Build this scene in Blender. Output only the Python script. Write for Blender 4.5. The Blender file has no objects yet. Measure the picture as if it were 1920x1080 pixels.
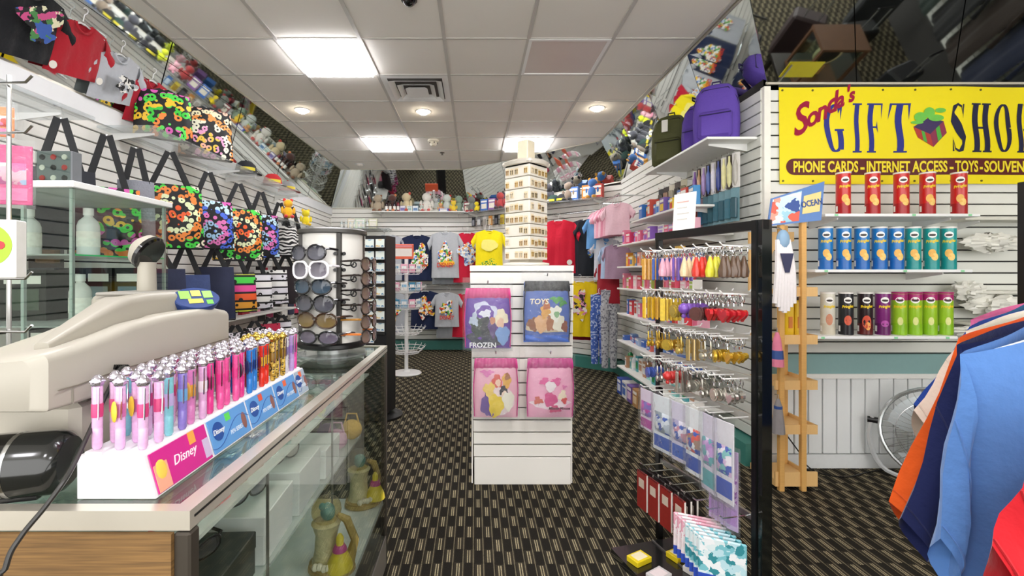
import bpy, math, random
from mathutils import Vector, Matrix
R = random.Random(7)
PI = math.pi
sc = bpy.context.scene
COL = sc.collection
# ---------------------------------------------------------------- camera
FPX, VX, VY, CH = 861.0, 890.0, 510.0, 1.30        # focal length in pixels, vanishing point, eye height
cam_d = bpy.data.cameras.new('camera'); cam = bpy.data.objects.new('camera', cam_d); COL.objects.link(cam)
cam_d.sensor_width = 36.0; cam_d.lens = 36.0 * FPX / 1920.0
cam_d.shift_x = (960 - VX) / 1920.0; cam_d.shift_y = -(540 - VY) / 1920.0
cam_d.clip_start = 0.02; cam_d.clip_end = 100
cam.location = (0, 0, CH); cam.rotation_euler = (PI / 2, 0, 0)
sc.camera = cam
# ---------------------------------------------------------------- world: even fill light from the open front, standing in for an unseen hall
w = bpy.data.worlds.new('world'); sc.world = w; w.use_nodes = True
bg = w.node_tree.nodes['Background']; bg.inputs[0].default_value = (1.0, 0.985, 0.96, 1); bg.inputs[1].default_value = 2.1
vs = sc.view_settings
vs.view_transform = 'Standard'; vs.look = 'None'; vs.gamma = 1.0; vs.use_curve_mapping = False; vs.exposure = 0.70
PANEL_E = 14.5      # emission of a lit ceiling panel

def U(px, py, Y):
    """point at depth Y seen at a pixel of the 1920x1080 photograph"""
    return Vector(((px - VX) / FPX * Y, Y, CH + (VY - py) / FPX * Y))
# ---------------------------------------------------------------- materials
def lin(h):
    if not isinstance(h, str): return tuple(h)[:3]
    h = h.lstrip('#'); out = []
    for i in (0, 2, 4):
        c = int(h[i:i+2], 16) / 255.0
        out.append(c / 12.92 if c <= 0.04045 else ((c + 0.055) / 1.055) ** 2.4)
    return tuple(out)
MATS = {}
def nd(nt, t, **kw):
    n = nt.nodes.new(t)
    for k, v in kw.items():
        if k.startswith('i_'):
            key = k[2:]
            key = int(key) if key.isdigit() else key.replace('_', ' ')
            n.inputs[key].default_value = v
        else: setattr(n, k, v)
    return n
def base_mat(name):
    m = bpy.data.materials.new(name); m.use_nodes = True
    nt = m.node_tree; b = nt.nodes['Principled BSDF']
    return m, nt, b
def M(col, rough=.55, metal=0., var=.06, scale=30., bump=0., trans=0., spec=.5, coat=0., name=None, sheen=0., stretch=None):
    """plain procedural material: colour with a fine noise variation and optional relief"""
    key = (str(col), rough, metal, var, scale, bump, trans, spec, coat, sheen, str(stretch))
    if key in MATS: return MATS[key]
    m, nt, b = base_mat(name or 'mat_' + str(col).strip('#'))
    c = lin(col)
    tc = nd(nt, 'ShaderNodeTexCoord')
    src = tc.outputs['Object']
    if stretch:
        mp = nd(nt, 'ShaderNodeMapping'); mp.inputs['Scale'].default_value = stretch
        nt.links.new(src, mp.inputs[0]); src = mp.outputs[0]
    nz = nd(nt, 'ShaderNodeTexNoise'); nz.inputs['Scale'].default_value = scale; nz.inputs['Detail'].default_value = 3
    nt.links.new(src, nz.inputs['Vector'])
    mx = nd(nt, 'ShaderNodeMix', data_type='RGBA')
    mx.inputs[6].default_value = tuple(min(1, x * (1 - var)) for x in c) + (1,)
    mx.inputs[7].default_value = tuple(min(1, x * (1 + var)) for x in c) + (1,)
    nt.links.new(nz.outputs['Fac'], mx.inputs[0]); nt.links.new(mx.outputs[2], b.inputs['Base Color'])
    b.inputs['Roughness'].default_value = rough; b.inputs['Metallic'].default_value = metal
    b.inputs['Specular IOR Level'].default_value = spec
    if coat: b.inputs['Coat Weight'].default_value = coat; b.inputs['Coat Roughness'].default_value = .08
    if trans: b.inputs['Transmission Weight'].default_value = trans
    if sheen: b.inputs['Sheen Weight'].default_value = sheen
    if bump:
        bp = nd(nt, 'ShaderNodeBump'); bp.inputs['Strength'].default_value = bump; bp.inputs['Distance'].default_value = .01
        nt.links.new(nz.outputs['Fac'], bp.inputs['Height']); nt.links.new(bp.outputs[0], b.inputs['Normal'])
    MATS[key] = m
    return m
def glass_mat(name, tint, refl=.9, rough=.02, opac=.0, bump=0., scale=20):
    """thin sheet: clear body with a fresnel mirror coat, optional milky share"""
    if name in MATS: return MATS[name]
    m, nt, b = base_mat(name)
    out = nt.nodes['Material Output']
    tr = nd(nt, 'ShaderNodeBsdfTransparent'); tr.inputs[0].default_value = lin(tint) + (1,)
    gl = nd(nt, 'ShaderNodeBsdfGlossy'); gl.inputs['Color'].default_value = (refl, refl, refl, 1); gl.inputs['Roughness'].default_value = rough
    fr = nd(nt, 'ShaderNodeLayerWeight'); fr.inputs[0].default_value = .5
    pw = nd(nt, 'ShaderNodeMath', operation='POWER'); pw.inputs[1].default_value = 4.0; nt.links.new(fr.outputs['Facing'], pw.inputs[0])
    ad = nd(nt, 'ShaderNodeMath', operation='MULTIPLY_ADD'); ad.inputs[1].default_value = .85; ad.inputs[2].default_value = .04; nt.links.new(pw.outputs[0], ad.inputs[0])
    mx = nd(nt, 'ShaderNodeMixShader')
    nt.links.new(ad.outputs[0], mx.inputs[0]); nt.links.new(tr.outputs[0], mx.inputs[1]); nt.links.new(gl.outputs[0], mx.inputs[2])
    last = mx.outputs[0]
    if opac:
        df = nd(nt, 'ShaderNodeBsdfDiffuse'); df.inputs[0].default_value = (.85, .87, .86, 1)
        m2 = nd(nt, 'ShaderNodeMixShader'); m2.inputs[0].default_value = opac
        nt.links.new(last, m2.inputs[1]); nt.links.new(df.outputs[0], m2.inputs[2]); last = m2.outputs[0]
    if bump:
        tc = nd(nt, 'ShaderNodeTexCoord'); nz = nd(nt, 'ShaderNodeTexNoise'); nz.inputs['Scale'].default_value = scale; nz.inputs['Detail'].default_value = 4
        bp = nd(nt, 'ShaderNodeBump'); bp.inputs['Strength'].default_value = bump; bp.inputs['Distance'].default_value = .02
        nt.links.new(tc.outputs['Object'], nz.inputs['Vector']); nt.links.new(nz.outputs['Fac'], bp.inputs['Height'])
        nt.links.new(bp.outputs[0], gl.inputs['Normal']); nt.links.new(bp.outputs[0], fr.inputs['Normal'])
    nt.links.new(last, out.inputs['Surface']); MATS[name] = m
    return m
def emit_mat(name, col, e):
    if name in MATS: return MATS[name]
    m, nt, b = base_mat(name)
    b.inputs['Base Color'].default_value = (.9, .9, .9, 1)
    b.inputs['Emission Color'].default_value = lin(col) + (1,); b.inputs['Emission Strength'].default_value = e
    MATS[name] = m
    return m
def pattern_mat(name, kind, cols, scale=20., rough=.6, bg='#0c0b0d', center=(0, 0, 0), thr=.5):
    """printed cloth: 'rings' (loops in concentric colours), 'zebra', 'blobs', 'rows', 'speckle' """
    if name in MATS: return MATS[name]
    m, nt, b = base_mat(name); L = nt.links.new
    tc = nd(nt, 'ShaderNodeTexCoord'); src = tc.outputs['Object']
    def ramp(cs, fac, interp='CONSTANT'):
        r = nd(nt, 'ShaderNodeValToRGB'); cr = r.color_ramp; cr.interpolation = interp
        while len(cr.elements) < len(cs): cr.elements.new(.5)
        for i, c in enumerate(cs):
            cr.elements[i].position = i / len(cs) if interp == 'CONSTANT' else i / max(1, len(cs) - 1)
            cr.elements[i].color = lin(c) + (1,)
        L(fac, r.inputs[0]); return r.outputs[0]
    def math_(op, a, bb=None, c=None):
        n = nd(nt, 'ShaderNodeMath', operation=op)
        for i, x in enumerate((a, bb, c)):
            if x is None: continue
            if isinstance(x, (int, float)): n.inputs[i].default_value = x
            else: L(x, n.inputs[i])
        return n.outputs[0]
    if kind == 'rings':
        mp = nd(nt, 'ShaderNodeMapping'); mp.inputs['Location'].default_value = [-x for x in center]; L(src, mp.inputs[0])
        ln = nd(nt, 'ShaderNodeVectorMath', operation='LENGTH'); L(mp.outputs[0], ln.inputs[0])
        vo = nd(nt, 'ShaderNodeTexVoronoi'); vo.inputs['Scale'].default_value = scale; L(src, vo.inputs['Vector'])
        nz = nd(nt, 'ShaderNodeTexNoise'); nz.inputs['Scale'].default_value = scale * .6; L(src, nz.inputs['Vector'])
        rad = math_('FRACT', math_('ADD', math_('MULTIPLY', ln.outputs['Value'], 3.6), math_('MULTIPLY', nz.outputs['Fac'], .35)))
        colr = ramp(cols, rad)
        d = math_('ABSOLUTE', math_('SUBTRACT', vo.outputs['Distance'], .36))
        mask = math_('LESS_THAN', d, .17)
        mx = nd(nt, 'ShaderNodeMix', data_type='RGBA'); mx.inputs[6].default_value = lin(bg) + (1,)
        L(mask, mx.inputs[0]); L(colr, mx.inputs[7]); res = mx.outputs[2]
    elif kind == 'zebra':
        wv = nd(nt, 'ShaderNodeTexWave'); wv.bands_direction = 'Z'
        wv.inputs['Scale'].default_value = scale; wv.inputs['Distortion'].default_value = 7; wv.inputs['Detail'].default_value = 1.5; wv.inputs['Detail Scale'].default_value = 1.2
        L(src, wv.inputs[0]); res = ramp(cols, wv.outputs['Fac'])
    elif kind == 'rows':
        sp = nd(nt, 'ShaderNodeSeparateXYZ'); L(src, sp.inputs[0])
        z = math_('MULTIPLY', sp.outputs['Z'], scale)
        row = math_('FLOOR', z); fz = math_('FRACT', z)
        colr = ramp(cols, math_('FRACT', math_('MULTIPLY', row, 1.0 / len(cols) + 1e-4)))
        vo = nd(nt, 'ShaderNodeTexVoronoi'); vo.inputs['Scale'].default_value = scale * 1.1; L(src, vo.inputs['Vector'])
        a = math_('LESS_THAN', math_('ABSOLUTE', math_('SUBTRACT', fz, .5)), .38)
        c2 = math_('GREATER_THAN', math_('ABSOLUTE', math_('SUBTRACT', vo.outputs['Distance'], .22)), .09)
        mask = math_('MULTIPLY', a, c2)
        mx = nd(nt, 'ShaderNodeMix', data_type='RGBA'); mx.inputs[6].default_value = lin(bg) + (1,)
        L(mask, mx.inputs[0]); L(colr, mx.inputs[7]); res = mx.outputs[2]
    elif kind == 'blobs':
        nz = nd(nt, 'ShaderNodeTexNoise'); nz.inputs['Scale'].default_value = scale * 1.6; nz.inputs['Detail'].default_value = 2; L(src, nz.inputs['Vector'])
        vm = nd(nt, 'ShaderNodeVectorMath', operation='MULTIPLY_ADD'); L(nz.outputs['Color'], vm.inputs[0]); vm.inputs[1].default_value = (1.1 / scale,) * 3; L(src, vm.inputs[2])
        vo = nd(nt, 'ShaderNodeTexVoronoi'); vo.inputs['Scale'].default_value = scale * 1.5; L(vm.outputs[0], vo.inputs['Vector'])
        sp = nd(nt, 'ShaderNodeSeparateColor'); L(vo.outputs['Color'], sp.inputs[0])
        res = ramp(cols, sp.outputs[0])
    else:
        vo = nd(nt, 'ShaderNodeTexVoronoi'); vo.inputs['Scale'].default_value = scale; L(src, vo.inputs['Vector'])
        sp = nd(nt, 'ShaderNodeSeparateColor'); L(vo.outputs['Color'], sp.inputs[0])
        res = ramp(cols, sp.outputs[0])
    L(res, b.inputs['Base Color']); b.inputs['Roughness'].default_value = rough
    MATS[name] = m
    return m
# ---------------------------------------------------------------- mesh builder
class MB:
    def __init__(s): s.v = []; s.f = []; s.m = []
    def _add(s, vs, fs, mi=0):
        o = len(s.v); s.v += [tuple(p) for p in vs]; s.f += [tuple(i + o for i in f) for f in fs]; s.m += [mi] * len(fs); return s
    def box(s, c, d, mi=0, T=None):
        x, y, z = c; a, b, e = d[0] / 2, d[1] / 2, d[2] / 2
        vs = [Vector((x + i * a, y + j * b, z + k * e)) for k in (-1, 1) for j in (-1, 1) for i in (-1, 1)]
        if T: vs = [T @ p for p in vs]
        return s._add(vs, [(0, 2, 3, 1), (4, 5, 7, 6), (0, 1, 5, 4), (2, 6, 7, 3), (0, 4, 6, 2), (1, 3, 7, 5)], mi)
    def b2(s, p, q, mi=0): return s.box([(p[i] + q[i]) / 2 for i in range(3)], [abs(q[i] - p[i]) for i in range(3)], mi)
    def rbox(s, c, d, r, mi=0, T=None):
        """box with chamfered edges"""
        import itertools
        h = [d[0] / 2, d[1] / 2, d[2] / 2]; r = min(r, *(x * .99 for x in h)); idx = {}; vs = []
        for sg in itertools.product((-1, 1), repeat=3):
            for ax in range(3):
                p = [c[i] + sg[i] * (h[i] if i == ax else h[i] - r) for i in range(3)]
                idx[sg, ax] = len(vs); vs.append(Vector(p))
        fs = []
        for ax in range(3):
            o = [i for i in range(3) if i != ax]
            for sg in (-1, 1):
                q = []
                for u, vv in ((-1, -1), (1, -1), (1, 1), (-1, 1)):
                    k = [0, 0, 0]; k[ax] = sg; k[o[0]] = u; k[o[1]] = vv; q.append(idx[tuple(k), ax])
                flip = (sg == 1) == (ax == 1)
                fs.append(tuple(reversed(q)) if flip else tuple(q))
            for u in (-1, 1):
                for vv in (-1, 1):
                    a0 = [0] * 3; a1 = [0] * 3; a0[ax] = -1; a1[ax] = 1
                    for k in (a0, a1): k[o[0]] = u; k[o[1]] = vv
                    fs.append((idx[tuple(a0), o[0]], idx[tuple(a1), o[0]], idx[tuple(a1), o[1]], idx[tuple(a0), o[1]]))
        for sg in itertools.product((-1, 1), repeat=3): fs.append(tuple(idx[sg, a] for a in range(3)))
        if T: vs = [T @ p for p in vs]
        return s._add(vs, fs, mi)
    def cyl(s, p0, p1, r0, r1=None, n=12, caps=True, mi=0):
        r1 = r0 if r1 is None else r1; p0 = Vector(p0); p1 = Vector(p1); d = (p1 - p0).normalized()
        a = d.orthogonal().normalized(); b = d.cross(a); vs = []
        for p, r in ((p0, r0), (p1, r1)):
            for i in range(n):
                t = 2 * PI * i / n; vs.append(p + a * (r * math.cos(t)) + b * (r * math.sin(t)))
        fs = [(i, (i + 1) % n, n + (i + 1) % n, n + i) for i in range(n)]
        if caps: fs += [tuple(range(n - 1, -1, -1)), tuple(range(n, 2 * n))]
        return s._add(vs, fs, mi)
    def tube(s, pts, r, n=6, closed=False, mi=0, radii=None):
        pts = [Vector(p) for p in pts]; N = len(pts); vs = []; fs = []
        up = None
        for i, p in enumerate(pts):
            t = (pts[(i + 1) % N] - pts[i - 1]) if closed else (pts[min(i + 1, N - 1)] - pts[max(i - 1, 0)])
            t = t.normalized()
            a = t.orthogonal() if up is None else (up - t * up.dot(t))
            if a.length < 1e-6: a = t.orthogonal()
            a.normalize(); up = a; b = t.cross(a); rr = radii[i] if radii else r
            for k in range(n):
                q = 2 * PI * k / n; vs.append(p + a * (rr * math.cos(q)) + b * (rr * math.sin(q)))
        for i in range(N if closed else N - 1):
            j = (i + 1) % N
            for k in range(n): fs.append((i * n + k, i * n + (k + 1) % n, j * n + (k + 1) % n, j * n + k))
        if not closed: fs += [tuple(range(n - 1, -1, -1)), tuple((N - 1) * n + k for k in range(n))]
        return s._add(vs, fs, mi)
    def lathe(s, prof, n=16, c=(0, 0, 0), mi=0, T=None, sx=1, sy=1):
        vs = []; fs = []; N = len(prof)
        for r, z in prof:
            for k in range(n):
                q = 2 * PI * k / n; vs.append(Vector((c[0] + sx * r * math.cos(q), c[1] + sy * r * math.sin(q), c[2] + z)))
        for i in range(N - 1):
            for k in range(n): fs.append((i * n + k, i * n + (k + 1) % n, (i + 1) * n + (k + 1) % n, (i + 1) * n + k))
        if prof[0][0] > 1e-5: fs.append(tuple(range(n - 1, -1, -1)))
        if prof[-1][0] > 1e-5: fs.append(tuple((N - 1) * n + k for k in range(n)))
        if T: vs = [T @ p for p in vs]
        return s._add(vs, fs, mi)
    def ball(s, c, r, n=10, m=7, mi=0, T=None):
        if isinstance(r, (int, float)): r = (r, r, r)
        vs = []; fs = []
        for j in range(m + 1):
            ph = -PI / 2 + PI * j / m
            for k in range(n):
                q = 2 * PI * k / n
                p = Vector((r[0] * math.cos(ph) * math.cos(q), r[1] * math.cos(ph) * math.sin(q), r[2] * math.sin(ph)))
                vs.append((T @ p if T else p) + Vector(c))
        for j in range(m):
            for k in range(n): fs.append((j * n + k, j * n + (k + 1) % n, (j + 1) * n + (k + 1) % n, (j + 1) * n + k))
        return s._add(vs, fs, mi)
    def prism(s, poly, y0, y1, mi=0, T=None):
        """outline in x,z pushed from y0 to y1"""
        n = len(poly); vs = [Vector((x, y0, z)) for x, z in poly] + [Vector((x, y1, z)) for x, z in poly]
        fs = [tuple(range(n)), tuple(range(2 * n - 1, n - 1, -1))] + [(i, n + i, n + (i + 1) % n, (i + 1) % n) for i in range(n)]
        if T: vs = [T @ p for p in vs]
        return s._add(vs, fs, mi)
    def grid(s, fn, nu, nv, mi=0, wrap=False):
        vs = [fn(i / nu, j / nv) for j in range(nv + 1) for i in range(nu + (0 if wrap else 1))]
        w_ = nu if wrap else nu + 1; fs = []
        for j in range(nv):
            for i in range(nu):
                a = j * w_ + i; b = j * w_ + (i + 1) % w_ if wrap else a + 1
                fs.append((a, b, b + w_, a + w_))
        return s._add(vs, fs, mi)
    def mesh(s, name, mats, smooth=35):
        me = bpy.data.meshes.new(name); me.from_pydata(s.v, [], s.f)
        if not isinstance(mats, (list, tuple)): mats = [mats]
        for m in mats: me.materials.append(m)
        if len(mats) > 1: me.polygons.foreach_set('material_index', s.m)
        if smooth:
            me.polygons.foreach_set('use_smooth', [True] * len(me.polygons))
            me.set_sharp_from_angle(angle=math.radians(smooth))
        me.update()
        return me
    def build(s, name, mats, parent=None, loc=(0, 0, 0), rotz=0, smooth=35, rot=None):
        return obj(name, s.mesh(name, mats, smooth), parent, loc, rot or (0, 0, rotz))
def obj(name, me, parent=None, loc=(0, 0, 0), rot=(0, 0, 0)):
    o = bpy.data.objects.new(name, me); COL.objects.link(o); o.parent = parent
    o.location = loc; o.rotation_euler = rot
    return o
def tag(o, label, cat, group=None):
    o['label'] = label; o['category'] = cat
    if group: o['group'] = group
    return o
def thing(name, label, cat, loc=(0, 0, 0), rotz=0, group=None, rot=None):
    o = bpy.data.objects.new(name, None); COL.objects.link(o); o.empty_display_size = .05
    o.location = loc; o.rotation_euler = rot or (0, 0, rotz)
    return tag(o, label, cat, group)
def struct(o): o['kind'] = 'structure'; return o
def dup(root, loc, rotz=None, label=None, group=None, rot=None):
    r = root.copy(); COL.objects.link(r); r.location = loc
    if rotz is not None: r.rotation_euler = (0, 0, rotz)
    if rot is not None: r.rotation_euler = rot
    if label: r['label'] = label
    if group: r['group'] = group
    for ch in list(root.children):
        c = ch.copy(); COL.objects.link(c); c.parent = r
        for g in list(ch.children):
            d = g.copy(); COL.objects.link(d); d.parent = c
    return r
ORD = ['first', 'second', 'third', 'fourth', 'fifth', 'sixth', 'seventh', 'eighth', 'ninth', 'tenth', 'eleventh', 'twelfth',
       'thirteenth', 'fourteenth', 'fifteenth', 'sixteenth', 'seventeenth', 'eighteenth', 'nineteenth', 'twentieth', 'twenty-first', 'twenty-second']
def text_mesh(txt, size, mat, depth=.0006, shear=0, bold=0, align='CENTER', xs=1., space=1.):
    cu = bpy.data.curves.new('lettering', 'FONT'); cu.body = txt; cu.size = size; cu.extrude = depth; cu.shear = shear
    cu.offset = bold; cu.align_x = align; cu.align_y = 'CENTER'; cu.space_character = space; cu.resolution_u = 3
    o = bpy.data.objects.new('lettering', cu); COL.objects.link(o)
    dg = bpy.context.evaluated_depsgraph_get(); me = bpy.data.meshes.new_from_object(o.evaluated_get(dg))
    bpy.data.objects.remove(o); bpy.data.curves.remove(cu)
    # stand it up: x stays, y -> z, facing -y
    for v in me.vertices: x, y, z = v.co; v.co = (x * xs, -z, y)
    me.materials.clear(); me.materials.append(mat)
    return me
WHITE = M('#ecebe6', .5, var=.03); WHITE_METAL = M('#f0f0ee', .35, var=.02); CHROME = M('#d9dadb', .18, 1.0, var=.02)
BLACK = M('#0d0d0e', .35, var=.1); BLACK_GLOSS = M('#08080a', .12, var=.1, coat=.6); STEEL = M('#a9a9a6', .32, .9, var=.04)
GLASS = glass_mat('clear_glass', '#eef5f1'); FILM = glass_mat('clear_film', '#f7f8f8', rough=.08, opac=.06, bump=1.0, scale=30)
ACRYL = glass_mat('clear_acrylic', '#f2f5f6', rough=.04, opac=.10); MIRROR = M('#dfe5e2', .03, 1.0, var=.015, scale=3)
# ================================================================ the room
class Wall:
    """frame along a wall: s along it, d out from its face into the room, z up"""
    def __init__(s, p0, p1):
        s.p0 = Vector(p0); s.d = Vector(p1) - s.p0; s.len = s.d.length; s.ang = math.atan2(s.d.y, s.d.x)
    def at(s, a, d, z):
        c, q = math.cos(s.ang), math.sin(s.ang)
        return Vector((s.p0.x + a * c + d * q, s.p0.y + a * q - d * c, z))
WL = Wall((-2.45, -1.0), (-2.45, 7.8)); WB = Wall((-2.45, 7.8), (-.1, 7.8)); WD = Wall((-.1, 7.8), (1.93, 6.0))
WR = Wall((1.93, 6.0), (1.93, 3.07)); WP = Wall((1.93, 3.07), (6.2, 3.07))
GROOVE = M('#33312f', .8); SLAT = M('#e9e7e0', .42, var=.025, scale=6); SLAT_B = M('#d9d8d3', .45, var=.03, scale=6)
SLATR = M('#e3e4dc', .42, var=.025, scale=6)
def slatwall(name, W, z0, z1, mat, s0=0, s1=None, pitch=.0762, back=(0, 2.99)):
    s1 = W.len if s1 is None else s1
    m = MB(); m.b2((0, .0, back[0]), (W.len, .10, back[1]))
    o = struct(m.build(name, GROOVE, None, (W.p0.x, W.p0.y, 0), W.ang, smooth=0))
    sl = MB(); sl.rbox(((s0 + s1) / 2, -.009, 0), (s1 - s0, .02, pitch - .009), .002)
    me = sl.mesh('slat', mat, 0)
    z = z0 + pitch / 2
    while z < z1 - pitch * .3:
        obj('slat', me, o, (0, 0, z)); z += pitch
    return o
wall_l = slatwall('wall_left', WL, .45, 2.36, SLAT)
wall_b = slatwall('wall_back', WB, .16, 2.40, SLAT)
wall_d = slatwall('wall_diagonal', WD, .16, 2.45, SLAT)
wall_r = slatwall('wall_right', WR, .16, 2.54, SLATR)
wall_p = slatwall('wall_front', WP, .76, 2.53, SLATR)
WF_ = Wall((6.2, 3.07), (6.2, -2.6)); wall_f = slatwall('wall_far_right', WF_, .45, 2.53, SLATR)
def wbox(W, s0, s1, d0, d1, z0, z1, name, mat, parent=None):
    m = MB(); m.b2((s0, -d1, z0), (s1, -d0, z1)); return m.build(name, mat, parent, (W.p0.x, W.p0.y, 0), W.ang, smooth=0)
TEAL = M('#3f8277', .5); TEAL2 = M('#87aaa8', .55, var=.04)
for i, (W, nm) in enumerate(((WB, 'back'), (WD, 'diagonal'), (WR, 'right'))):
    struct(wbox(W, 0, W.len, .0, .12, 0, .15, 'baseboard_' + nm, TEAL))
struct(wbox(WL, 0, WL.len, .0, .02, 0, .44, 'baseboard_left', WHITE))
# the lower part of the wall under the banner: teal rail, white capping, vertical boards
struct(wbox(WP, 0, 4.2, 0, .024, .625, .755, 'trim_1', TEAL2))
o = struct(wbox(WP, 0, 4.2, 0, .035, .595, .625, 'trim_2', WHITE))
wl = struct(wbox(WP, 0, 4.2, 0, .008, 0, .595, 'wall_wainscot', M('#8a8d8a', .7)))
mb = MB(); mb.rbox((0, 0, 0), (.086, .016, .50), .003); me = mb.mesh('board', M('#e6e9e8', .5, var=.03, scale=8), 0)
for k in range(44): obj('board', me, wl, (.05 + k * .0945, -.014, .345))
wbox(WP, 0, 4.2, .006, .03, .0, .09, 'skirting_board', M('#e0e3e2', .5), None)
bpy.data.objects['skirting_board'].name = 'baseboard_front'; struct(bpy.data.objects['baseboard_front'])
# white end post of the slat wall at the outer corner
struct(wbox(WP, -.012, .03, -.012, .03, .0, 2.53, 'trim_3', M('#f1efe4', .5)))

# ---- floor: dark loop carpet with staggered beige dashes running into the shop
def carpet():
    m, nt, b = base_mat('carpet'); L = nt.links.new
    tc = nd(nt, 'ShaderNodeTexCoord'); sp = nd(nt, 'ShaderNodeSeparateXYZ'); L(tc.outputs['Object'], sp.inputs[0])
    def mt(op, *a):
        n = nd(nt, 'ShaderNodeMath', operation=op)
        for i, x in enumerate(a):
            if isinstance(x, (int, float)): n.inputs[i].default_value = x
            else: L(x, n.inputs[i])
        return n.outputs[0]
    nz = nd(nt, 'ShaderNodeTexNoise'); nz.inputs['Scale'].default_value = 260; nz.inputs['Detail'].default_value = 2; L(tc.outputs['Object'], nz.inputs['Vector'])
    n2 = nd(nt, 'ShaderNodeTexNoise'); n2.inputs['Scale'].default_value = 9; n2.inputs['Detail'].default_value = 2; L(tc.outputs['Object'], n2.inputs['Vector'])
    x = mt('MULTIPLY', sp.outputs[0], 1 / .046); col = mt('FLOOR', x); fx = mt('FRACT', x)
    wn = nd(nt, 'ShaderNodeTexWhiteNoise', noise_dimensions='1D'); L(col, wn.inputs['W'])
    y = mt('ADD', mt('MULTIPLY', sp.outputs[1], 1 / .098), mt('MULTIPLY', wn.outputs[0], .22)); row = mt('FLOOR', y); fy = mt('FRACT', y)
    chk = mt('MODULO', mt('ADD', mt('ADD', col, row), 1000), 2)
    inl = mt('LESS_THAN', fy, .93)
    ln = lambda c, w_: mt('LESS_THAN', mt('ABSOLUTE', mt('SUBTRACT', fx, c)), w_)
    dash = mt('MULTIPLY', mt('MULTIPLY', mt('ADD', ln(.30, .055), ln(.52, .055)), mt('LESS_THAN', chk, .5)), inl)
    thin = mt('MULTIPLY', ln(.86, .05), .42)
    grain = mt('ADD', mt('MULTIPLY', nz.outputs['Fac'], 1.3), .1)
    fac = mt('MULTIPLY', mt('MAXIMUM', dash, thin), mt('MULTIPLY', grain, mt('ADD', mt('MULTIPLY', n2.outputs['Fac'], .8), .6)))
    dk = nd(nt, 'ShaderNodeMix', data_type='RGBA'); dk.inputs[6].default_value = lin('#3d382f') + (1,); dk.inputs[7].default_value = lin('#2a2722') + (1,)
    L(chk, dk.inputs[0])
    mx = nd(nt, 'ShaderNodeMix', data_type='RGBA'); mx.clamp_factor = True; mx.inputs[7].default_value = lin('#c6b995') + (1,)
    L(dk.outputs[2], mx.inputs[6]); L(fac, mx.inputs[0])
    m2 = nd(nt, 'ShaderNodeMix', data_type='RGBA', blend_type='MULTIPLY'); m2.inputs[0].default_value = .8; L(mx.outputs[2], m2.inputs[6])
    r_ = nd(nt, 'ShaderNodeValToRGB'); r_.color_ramp.elements[0].position = .3; r_.color_ramp.elements[1].position = .62; r_.color_ramp.elements[0].color = (.45, .45, .45, 1); L(nz.outputs['Fac'], r_.inputs[0])
    L(r_.outputs[0], m2.inputs[7]); L(m2.outputs[2], b.inputs['Base Color'])
    b.inputs['Roughness'].default_value = .95; b.inputs['Specular IOR Level'].default_value = .1
    bp = nd(nt, 'ShaderNodeBump'); bp.inputs['Strength'].default_value = .4; bp.inputs['Distance'].default_value = .003
    L(nz.outputs['Fac'], bp.inputs['Height']); L(bp.outputs[0], b.inputs['Normal'])
    return m
mb = MB(); mb.b2((-3.2, -2.6, -.08), (6.6, 8.2, 0)); struct(mb.build('floor', carpet(), smooth=0))

# ---- ceiling: dropped grid with separate tiles
CZ = 2.99; CL, CR, CBK, CF = -2.2, 1.62, 7.55, 2.77
def clip(poly, a, b, c):      # keep a x + b y <= c
    out = []
    for i, p in enumerate(poly):
        q = poly[(i + 1) % len(poly)]; dp = a * p[0] + b * p[1] - c; dq = a * q[0] + b * q[1] - c
        if dp <= 0: out.append(p)
        if dp * dq < 0: t = dp / (dp - dq); out.append((p[0] + t * (q[0] - p[0]), p[1] + t * (q[1] - p[1])))
    return out
dA, dB = Vector((-.2, 7.55)), Vector((1.62, 5.9)); dn = Vector((-(dB - dA).y, (dB - dA).x)); dc = dn.dot(dA)
def clip_room(poly):
    poly = clip(poly, -1, 0, -CL); poly = clip(poly, 0, 1, CBK); poly = clip(poly, dn.x, dn.y, dc)
    return poly
def ctile_mat():
    m, nt, b = base_mat('ceiling_tile'); L = nt.links.new
    tc = nd(nt, 'ShaderNodeTexCoord'); nz = nd(nt, 'ShaderNodeTexNoise'); nz.inputs['Scale'].default_value = 220; nz.inputs['Detail'].default_value = 4; L(tc.outputs['Object'], nz.inputs['Vector'])
    n2 = nd(nt, 'ShaderNodeTexNoise'); n2.inputs['Scale'].default_value = 1.6; L(tc.outputs['Object'], n2.inputs['Vector'])
    r = nd(nt, 'ShaderNodeValToRGB'); r.color_ramp.elements[0].color = lin('#ece8df') + (1,); r.color_ramp.elements[1].color = lin('#f3efe8') + (1,)
    L(n2.outputs['Fac'], r.inputs[0]); L(r.outputs[0], b.inputs['Base Color']); b.inputs['Roughness'].default_value = .9
    bp = nd(nt, 'ShaderNodeBump'); bp.inputs['Strength'].default_value = .15; bp.inputs['Distance'].default_value = .002; L(nz.outputs['Fac'], bp.inputs['Height']); L(bp.outputs[0], b.inputs['Normal'])
    return m
CT = ctile_mat(); BAR = M('#c5c2bc', .45, var=.03)
mb = MB(); mb.b2((-2.6, -2.6, CZ + .012), (6.6, 8.2, CZ + .1))
ceil = struct(mb.build('ceiling', CT, smooth=0))
GX = [-.22 + .61 * k for k in range(-4, 10)]; GY = [3.32 + .61 * k for k in range(-2, 8)]
holes = {(-2, 0), (1, 0), (-2, 4), (1, 4), (-1, 1)}      # cells filled by light panels and the vent (column, row)
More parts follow.
